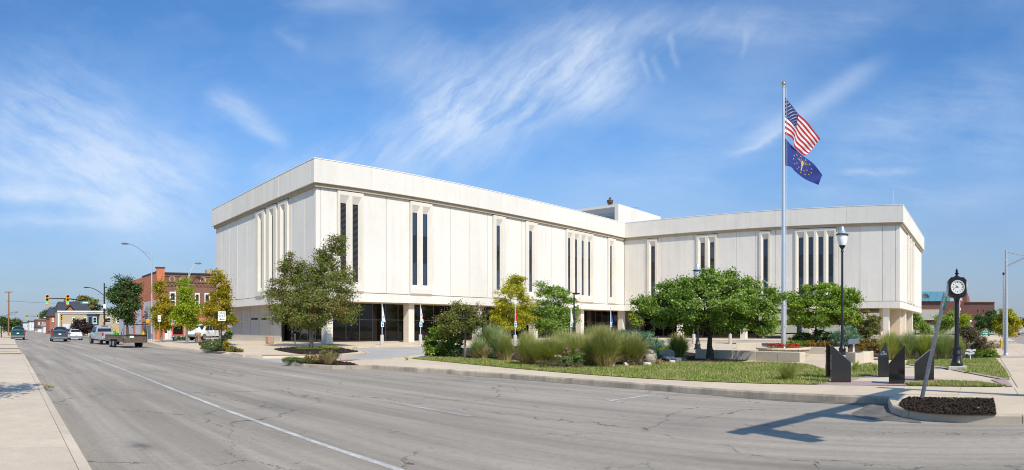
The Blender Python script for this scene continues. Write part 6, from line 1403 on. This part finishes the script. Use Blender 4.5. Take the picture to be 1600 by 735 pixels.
fc_ = thing('fuel_can', 'small green can on the trailer', 'can', in_trailer(.35, .2), .2); MB().rings([[(-.14 * k, -.1 * k, z_), (.14 * k, -.1 * k, z_), (.14 * k, .1 * k, z_), (-.14 * k, .1 * k, z_)] for k, z_ in ((1, 0), (1, .3), (.6, .38), (.3, .42))]).build('can_body', 'mower_green', fc_, True); MB().tube([(.05, 0, .4), (.12, 0, .52)], .025, 6).build('spout', 'tyre', fc_)
yb = thing('yellow_bag', 'yellow bag hung at the rear corner of the trailer', 'bag', in_trailer(.85, -1.9, 1.0), 0); MB().lathe([(.05, 0), (.13, .06), (.14, .22), (.06, .34), (.09, .38)], 10).build('bag_body', 'hydrant_yellow', yb, True)
# vehicles and cones far along the side street on the right
t = minivan('white van parked far along the side street at the right edge', gd(1598, 135), 'paint_white', radians(-90), 1, 'parked vehicles')
t = thing('work_truck', 'yellow work truck far along the side street', 'truck', gd(1590, 150), radians(-90), 'parked vehicles')
MB().box(-1.1, 1.1, -2.6, .9, .9, 2.3).build('body', 'paint_yellow', t, bevel=.06); MB().rings([body_ring(y, 1.0, .5, zs, zt) for y, zs, zt in ((.95, 2.0, 2.2), (1.6, 1.9, 2.15), (2.1, 1.3, 1.45), (2.9, 1.1, 1.2))]).build('cab', 'paint_yellow', t, True)
pane(t, [(-.85, 2.02, 1.42), (.85, 2.02, 1.42), (.8, 1.68, 2.05), (-.8, 1.68, 2.05)], .03, 'windscreen')
for s in (-1, 1):
    for y in (-1.7, 1.8): wheel(t, s * 1.05, y, .45)
for i, (px, d, lab) in enumerate(((1584.5, 118, 'orange traffic cone, leftmost of the two at the far work site'), (1589, 112, 'orange traffic cone right of the first at the far work site'))):
    t = thing('traffic_cone', lab, 'cone', gd(px, d, .0), 0, 'traffic cones'); MB().lathe([(.26, .04), (.24, .05), (.15, .45), (.13, .55), (.06, .98), (.03, 1.0)], 12).build('cone_body', 'orange_plastic', t, True); MB().box(-.3, .3, -.3, .3, 0, .045).build('cone_base', 'tyre', t); MB().lathe([(.158, .45), (.136, .56)], 12).build('band', 'white_paint', t)
# ------------------------------------------------------------------ neighbouring buildings
def bwindow(mp, parent, u0, u1, z0, z1, frame='white_trim', gl='tinted_glass', fr=.10, sill=True, bars=1, arch=False):
    f_ = wbox(mp, u0, u1, 0, .05, z0, z1).build('window', frame, parent)
    k = 1 + bars; h = (z1 - z0 - fr * (k + 1)) / k
    for i in range(k): wbox(mp, u0 + fr, u1 - fr, .05, .058, z0 + fr + i * (h + fr * .6), z0 + fr + i * (h + fr * .6) + h).build('pane', gl, f_)
    if sill: wbox(mp, u0 - .08, u1 + .08, 0, .14, z0 - .12, z0 - .01).build('sill', frame, f_)
# brick shop with painted side wall
CX, CY = gd(245, 80).x, gd(245, 80).y; Yf = CY
sx = lambda px: x_on(px, Yf); zz = lambda px, py: z_at(py, Yf / cos(phi(px)))
ZR = zz(246, 424); shop = thing('brick_shop', 'two-storey old brick shop with orange painted side wall', 'building', (0, 0, 0))
XR = sx(352)
MB().box(CX + .25, XR, Yf + .3, Yf + 26, KZ, ZR - .25).build('wall', 'old_brick', shop)
pfs, pss = on('Y', Yf + .3), on('X', CX + .25)
# front: upper brick wall with parapet panels
wbox(pfs, CX + 1.1, XR - .01, 0, .02, zz(300, 492), ZR - .26).build('upper_wall', 'old_brick', shop)
wbox(pfs, CX, CX + 1.05, 0, .25, KZ - .02, zz(246, 419)).build('corner_pier', 'orange_paint', shop); wbox(pfs, CX - .08, CX + 1.13, -.3, .33, zz(246, 419), zz(246, 419) + .14).build('coping', 'shingle', shop)
wbox(pfs, CX + 1.15, XR, -.3, .22, ZR - .25, ZR - .10).build('coping', 'shingle', shop)
for z0, o in ((zz(300, 431.5), .10), (zz(300, 441), .14), (zz(300, 447), .08)): wbox(pfs, CX + 1.1, XR - .4, .02, o, z0 - .09, z0 + .09).build('string_course', 'old_brick', shop)
n = 15; uu = [CX + 1.3 + (XR - CX - 2.0) * i / n for i in range(n + 1)]
for i in range(n):
    a, b = uu[i], uu[i + 1]; wbox(pfs, a + .12, b - .12, .02, .09, zz(300, 430), zz(300, 427)).build('parapet_block', 'old_brick', shop); wbox(pfs, (a + b) / 2 - .10, (a + b) / 2 + .10, .02, .20, zz(300, 446), zz(300, 443)).build('corbel', 'old_brick', shop)
for px in (252, 270, 287, 318):
    u = sx(px); m = MB(); A = [2 * pi * k / 16 for k in range(16)]
    for k in range(16):
        a, b = A[k], A[(k + 1) % 16]; m.quad(*[pfs(u + r * cos(q), .06, zz(300, 437) + r * sin(q)) for r, q in ((.42, a), (.42, b), (.30, b), (.30, a))])
    m.build('round_ornament', 'tan_brick', shop)
for px in (313, 326): wbox(pfs, sx(px) - .12, sx(px) + .12, .02, .03, zz(px, 431), zz(px, 428.5)).build('vent_hole', 'ink', shop)
for a, b, t_ in ((266, 275.5, 456), (281, 290, 456), (305.5, 313, 458), (320.5, 329, 458)): bwindow(pfs, shop, sx(a), sx(b), zz(a, 483), zz(a, t_), fr=.14)
# shop front
wbox(pfs, CX + 1.1, XR, .0, .16, zz(300, 498), zz(300, 492)).build('shop_fascia', 'shop_red', shop); wbox(pfs, CX + 1.1, sx(293), .02, .08, KZ, zz(270, 498)).build('shop_front', 'grey_paint', shop)
for a, b in ((243.5, 252), (289, 293)): wbox(pfs, sx(a), sx(b), .08, .14, KZ, zz(a, 498)).build('pilaster', 'orange_paint', shop)
dr = wbox(pfs, sx(255), sx(263), .08, .14, KZ, zz(258, 508)).build('door', 'white_trim', shop); wbox(pfs, sx(256.2), sx(261.8), .14, .15, KZ + .8, zz(258, 510)).build('door_pane', 'tinted_glass', dr)
wd_ = wbox(pfs, sx(269), sx(288), .08, .16, zz(278, 525), zz(278, 507)).build('display_window', 'shop_red', shop); wbox(pfs, sx(271), sx(286), .16, .17, zz(278, 523), zz(278, 509)).build('pane', 'lobby_glass', wd_)
wbox(pfs, sx(294), XR - .3, .02, .06, KZ, zz(300, 508)).build('display_window', 'lobby_glass', shop)
m = MB(); m.quad(*[pfs(u, o, z) for u, o, z in ((sx(294), .1, zz(300, 497)), (XR, .1, zz(300, 497)), (XR, 1.2, zz(300, 503)), (sx(294), 1.2, zz(300, 503)))]); m.build('awning', 'awning_red', shop)
# painted side
for y0, y1, z0, z1, mt in ((Yf + .31, Yf + 26, zz(240, 468), ZR - .1, 'orange_paint'), (Yf + .31, Yf + 26, KZ, zz(240, 468) - .03, 'grey_paint')): wbox(pss, y0, y1, 0, .06, z0, z1).build('painted_wall', mt, shop)
for k in range(4): wbox(pss, Yf + 2.4 + k * 5.4, Yf + 3.4 + k * 5.4, .06, .22, KZ, zz(240, 468) + .2).build('pilaster', 'orange_paint', shop)
wbox(pss, Yf + 1.0, Yf + 9, -.3, .12, ZR - .08, ZR + .08).build('coping', 'shingle', shop); wbox(pss, Yf + 9, Yf + 18, -.3, .12, ZR - 1.0, ZR - .85).build('coping', 'shingle', shop)
MB().box(sx(337) - .5, sx(337) + .5, Yf + 2, Yf + 3, ZR - .3, ZR + .6).build('chimney', 'tan_brick', shop)
dr = wbox(pss, Yf + .4, Yf + 1.6, .06, .10, KZ, 2.4).build('door', 'wood_pole', shop)
# tan corner building with bay window, beyond the first crossing
tb = thing('tan_building', 'tan two-storey flat-roofed building with a teal bay window', 'building', (0, 0, 0)); TY = 126.0; tx = lambda px: x_on(px, TY); tz = lambda py: z_at(py, TY / cos(phi(135)))
pt_ = on('Y', TY)
MB().box(tx(90), tx(215), TY, TY + 5, .1, tz(488.5)).build('wall', 'tan_brick', tb)
wbox(pt_, tx(89.2), tx(216), -.4, .35, tz(488.4), tz(486)).build('cornice', 'white_trim', tb); wbox(pt_, tx(89.6), tx(216), -.2, .2, tz(490.4), tz(488.5)).build('frieze', 'white_trim', tb)
for a, b in ((112.5, 117.5), (131, 135), (167, 172.5), (182, 187)): bwindow(pt_, tb, tx(a), tx(b), tz(505), tz(496), fr=.12)
wbox(pt_, tx(98), tx(112), 0, .5, .1, tz(507)).build('porch', 'siding_white', tb); wbox(pt_, tx(90.3), tx(93), .0, .25, .1, tz(490.5)).build('pilaster', 'white_trim', tb)
bx0, bx1 = tx(136.5), tx(154.5); bay = MB(); o = 1.2; q = [(bx0, 0), (bx0 + 1.0, o), (bx1 - 1.0, o), (bx1, 0)]
bay.prism([(u, TY - v) for u, v in q], tz(509), tz(493)).build('bay_window', 'teal_paint', tb); by = [c for c in tb.children if c.name.startswith('bay_window')][0]
MB().prism([(u + (-.2 if u < (bx0 + bx1) / 2 else .2), TY - v - (.2 if v else 0)) for u, v in q], tz(493) + .01, tz(491.5)).build('bay_roof', 'shingle', by)
for a, b in ((143.5, 149.5),): bwindow(on('Y', TY - o), by, tx(a), tx(b), tz(505.5), tz(495.5), fr=.12)
for (ua, va), (ub, vb) in ((q[0], q[1]), (q[2], q[3])):
    A = Vector((ua, TY - va)); B_ = Vector((ub, TY - vb)); u_ = (B_ - A).normalized(); n_ = Vector((u_.y, -u_.x)); n_ = n_ if n_.y < 0 else -n_; m = MB()
    a0, a1 = A.lerp(B_, .22) + n_ * .03, A.lerp(B_, .78) + n_ * .03; m.add([(a0.x, a0.y, tz(505.5)), (a1.x, a1.y, tz(505.5)), (a1.x, a1.y, tz(495.5)), (a0.x, a0.y, tz(495.5))], [(0, 1, 2, 3)]); m.build('pane', 'tinted_glass', by)
# slate-roofed brick house behind it
def gable_house(label, d, x0, x1, y_eave, y_ridge, depth, wall, roof='shingle', axis='x', gable=None, wins=(), chim=None, name='house'):
    Y = d * cos(phi((x0 + x1) / 2)); X = lambda px: x_on(px, Y); Z = lambda py: z_at(py, d); t = thing(name, label, 'house', (0, 0, 0), 0, 'houses down the street')
    MB().box(X(x0), X(x1), Y, Y + depth, 0, Z(y_eave)).build('wall', wall, t); zr, ze, o = Z(y_ridge), Z(y_eave), .4
    m = MB()
    if axis == 'x':
        A, B_ = X(x0) - o, X(x1) + o; m.add([(A, Y - o, ze - .1), (B_, Y - o, ze - .1), (B_ - .8, Y + depth / 2, zr), (A + .8, Y + depth / 2, zr), (A, Y + depth + o, ze - .1), (B_, Y + depth + o, ze - .1)], [(0, 1, 2, 3), (3, 2, 5, 4), (0, 3, 4), (1, 5, 2), (0, 4, 5, 1)])
    else:
        A, B_ = X(x0) - o, X(x1) + o; c = (A + B_) / 2; m.add([(A, Y - o, ze - .1), (c, Y - o, zr), (B_, Y - o, ze - .1), (A, Y + depth, ze - .1), (c, Y + depth, zr), (B_, Y + depth, ze - .1)], [(0, 1, 4, 3), (1, 2, 5, 4), (0, 3, 5, 2)])
        MB().add([(X(x0), Y - .02, ze), (c, Y - .02, zr - .15), (X(x1), Y - .02, ze), (X(x0), Y + .3, ze), (c, Y + .3, zr - .15), (X(x1), Y + .3, ze)], [(0, 2, 1), (3, 4, 5), (0, 1, 4, 3), (1, 2, 5, 4)]).build('gable', wall, t)
    rf = m.build('roof', roof, t)
    if gable:
        g0, g1, gy, mt = gable; a, b = X(g0), X(g1); c = (a + b) / 2; zt_ = Z(gy); m = MB(); m.add([(a, Y - .5, ze - .1), (b, Y - .5, ze - .1), (c, Y - .5, zt_)], [(0, 1, 2)]); m.build('gable', mt, t)
        m = MB(); m.add([(a - .4, Y - .8, ze - .2), (c, Y - .8, zt_ + .3), (b + .4, Y - .8, ze - .2), (a - .4, Y + depth * .4, ze - .2), (c, Y + depth * .4, zt_ + .3), (b + .4, Y + depth * .4, ze - .2)], [(0, 1, 4, 3), (1, 2, 5, 4)]); m.build('gable_roof', roof, rf)
    for a, b, y0, y1 in wins: bwindow(on('Y', Y), t, X(a), X(b), Z(y1), Z(y0), fr=.14)
    if chim: MB().box(X(chim[0]), X(chim[1]), Y + depth * .5, Y + depth * .5 + 1, zr - 1.5, Z(chim[2])).build('chimney', 'old_brick', rf)
    return t
gable_house('brick house with steep dark slate roof behind the tan building', 165, 92, 141, 485.5, 470, 14, 'orange_brick', gable=(103, 115, 479, 'orange_brick'), chim=(104.5, 107, 466), wins=((96, 99, 490, 498), (120, 124, 488, 497)))
gable_house('tall narrow red brick house with dark roof left of the tan building', 150, 77.5, 89, 493.5, 481, 12, 'orange_brick', wins=((81, 84, 497, 503),), axis='x')
gable_house('yellow painted house beside the narrow brick house', 172, 79.5, 88, 503, 498.5, 9, 'siding_yellow', wins=((82, 84.5, 505, 510),), axis='y')
gable_house('small white house with pale roof left of the yellow house', 200, 68, 80, 509, 504, 10, 'siding_white', 'roof', wins=((71, 73, 511, 514), (76, 78, 511, 514)))
t = thing('brick_block', 'flat-roofed red brick block far down the right side of the street', 'building', (0, 0, 0)); Y = 262; X = lambda px: x_on(px, Y); Z = lambda py: z_at(py, Y)
MB().box(X(57.5), X(74), Y, Y + 20, 0, Z(499.5)).build('wall', 'old_brick', t); MB().box(X(57), X(74.5), Y - .4, Y + 20.4, Z(499.5), Z(498.6)).build('cornice', 'tan_brick', t)
for a in (60, 65.5): bwindow(on('Y', Y), t, X(a), X(a + 2.2), Z(508), Z(504), fr=.2)
for i, (lab, x0, x1, yt, Y, mt) in enumerate((('pale low building left of the far brick block', 46, 57, 503, 330, 'siding_white'), ('far grey building on the right of the street end', 36, 46, 505, 420, 'grey_paint'), ('far tan building at the street end', 27, 36, 506.5, 520, 'tan_brick'), ('white shed front behind the minivan', 59, 78, 513, 215, 'siding_white'))):
    t = thing('far_building', lab, 'building', (0, 0, 0), 0, 'far buildings down the street'); MB().box(x_on(x0, Y), x_on(x1, Y), Y, Y + 18, 0, z_at(yt, Y)).build('wall', mt, t); MB().box(x_on(x0, Y) - .4, x_on(x1, Y) + .4, Y - .4, Y + 18, z_at(yt, Y), z_at(yt, Y) + .5).build('roof', 'shingle', t)
    for k in range(2):
        c = x0 + (x1 - x0) * (.3 + .4 * k); bwindow(on('Y', Y), t, x_on(c - .8, Y), x_on(c + .8, Y), z_at(yt, Y) - 3, z_at(yt, Y) - 1.2, fr=.2)
# brick library on the right
lib = thing('library', 'large red brick library with blue ribbon windows and teal sloping roof', 'building', (0, 0, 0)); LX = 150.0
lyy = lambda px, X=LX: y_on(px, X); lz = lambda py, X=LX: z_at(py, X); plb = on('X', LX)
Ya, Yb = lyy(1554), lyy(1480)
MB().box(LX + .3, LX + 40, Ya, lyy(1506), .1, lz(473)).build('wall', 'library_brick', lib); MB().box(LX + 1.2, LX + 40, lyy(1510.5) , lyy(1503.5), lz(473) - .5, lz(455)).build('stair_tower', 'library_brick', lib)
MB().box(LX, LX + 40, lyy(1506) + .02, 70, .1, lz(471)).build('wall', 'library_brick', lib)
for z0, z1, o, mt in ((lz(521), lz(508), .35, 'cream'), (lz(500.5), lz(484), .5, 'cream')): wbox(plb, lyy(1470), 70, 0, o, z0, z1).build('concrete_band', mt, lib)
wbox(plb, lyy(1506), lyy(1470), 0, .3, .1, lz(508)).build('concrete_band', 'cream', lib)
a, b = lyy(1464), 70; n = 30
for i in range(n):
    u0, u1 = a + (b - a) * i / n, a + (b - a) * (i + 1) / n; f_ = wbox(plb, u0 + .06, u1 - .06, .0, .06, lz(500.4), lz(493.4) - 0).build('ribbon_window', 'blue_glass', lib)
    f_.location.x = 0
wbox(plb, a, b, .0, .08, lz(493.3), lz(484.1) + 0).build('lintel_band', 'cream', lib)
m = MB(); ra, rb = lyy(1481.5), 70
m.add([(LX - .4, ra, lz(471)), (LX - .4, rb, lz(471)), (LX + 10, rb, lz(471) + 2.9), (LX + 10, ra, lz(471) + 2.9), (LX + 10, ra, lz(471)), (LX + 10, rb, lz(471))], [(0, 1, 2, 3), (0, 3, 4), (1, 5, 2), (3, 2, 5, 4)]); rf = m.build('sloping_roof', 'teal_roof', lib)
for i in range(40):
    y = ra + (rb - ra) * i / 40; MB().add([(LX - .42, y, lz(471) + .05), (LX - .42, y + .07, lz(471) + .05), (LX + 10, y + .07, lz(471) + 2.98), (LX + 10, y, lz(471) + 2.98)], [(0, 1, 2, 3)]).build('roof_rib', 'teal_roof', rf)
for px in (1528, 1536.5): wbox(on('X', LX + .3), lyy(px + .7), lyy(px - .7), .0, .04, lz(488), lz(484)).build('slit_window', 'tinted_glass', lib)
wbox(on('X', LX + .3), Ya - .1, lyy(1506), -.2, .25, lz(473), lz(472)).build('coping', 'library_brick', lib)
wbox(on('X', LX + .3), Ya, lyy(1506), .0, .3, .1, lz(509)).build('concrete_band', 'cream', lib)
t = thing('satellite_dish', 'grey mesh satellite dish on the library roof', 'dish', (LX + 3, lyy(1444.5), lz(472))); m = MB(); R = .95
rr = [[(-.1 - .35 * (1 - (k / 5) ** 2), R * k / 5 * cos(q), 1.2 + R * k / 5 * sin(q)) for q in [2 * pi * i / 16 for i in range(16)]] for k in (5, 4, 3, 2, .2)]
m.rings([[(-x * .6 - .5, y, z) for x, y, z in r] for r in rr], cap=False); m.build('dish_bowl', 'grey_metal', t, True); MB().cyl((0, 0, 0), (-.2, 0, 1.1), .07, 8).build('mount', 'grey_metal', t); MB().cyl((-.3, 0, 1.2), (-1.1, 0, 1.25), .03, 6).build('feed_arm', 'dark_pole', t)
t = thing('courtyard_wall', 'long low pale wall behind the tall grasses', 'wall', (0, 0, 0))
for k in range(12):
    y0 = -.5 + k * 1.6; MB().box(57.5, 57.9, y0 + .005, y0 + 1.595, KZ - .05, .95).build('wall_block', 'pale_concrete', t, bevel=.02)
far_flag = thing('flagpole', 'thin flagpole with a limp striped flag half hidden by the clock post', 'flagpole', gd(1499.5, 95, .1)); MB().cyl((0, 0, 0), (0, 0, 7.2), .05, 8).build('shaft', 'white_metal', far_flag)
ff = thing('limp_flag', 'limp red and blue flag beside the clock post', 'flag', gd(1500.5, 94.9, .1)); V = []
cl_ = MB(); cl_.cur = 0
for j in range(8):
    z0, z1 = 6.6 - j * .4, 6.2 - j * .4; cl_.cur = 1 if j > 5 else (j % 2) * 2; cl_.add([(.05, 0, z0), (.3 + .05 * sin(j), .12 * sin(j * 2), z0 - .1), (.34 + .05 * sin(j + 1), .12 * sin(j * 2 + 2), z1 - .1), (.05, 0, z1)], [(0, 1, 2, 3)])
cl_.build('cloth', ['flag_red', 'flag_blue', 'flag_white'], ff)
for px, lab in ((1511.5, 'left twin lamp on the library forecourt'), (1516.5, 'right twin lamp on the library forecourt')):
    t = thing('twin_lamp', lab, 'lamp post', gd(px, 120, .1), 0, 'forecourt lamps'); MB().cyl((0, 0, 0), (0, 0, 2.6), .05, 6).build('post', 'grey_metal', t); MB().ball((0, 0, 2.75), .22, 8).build('globe', 'white_glass', t, True)
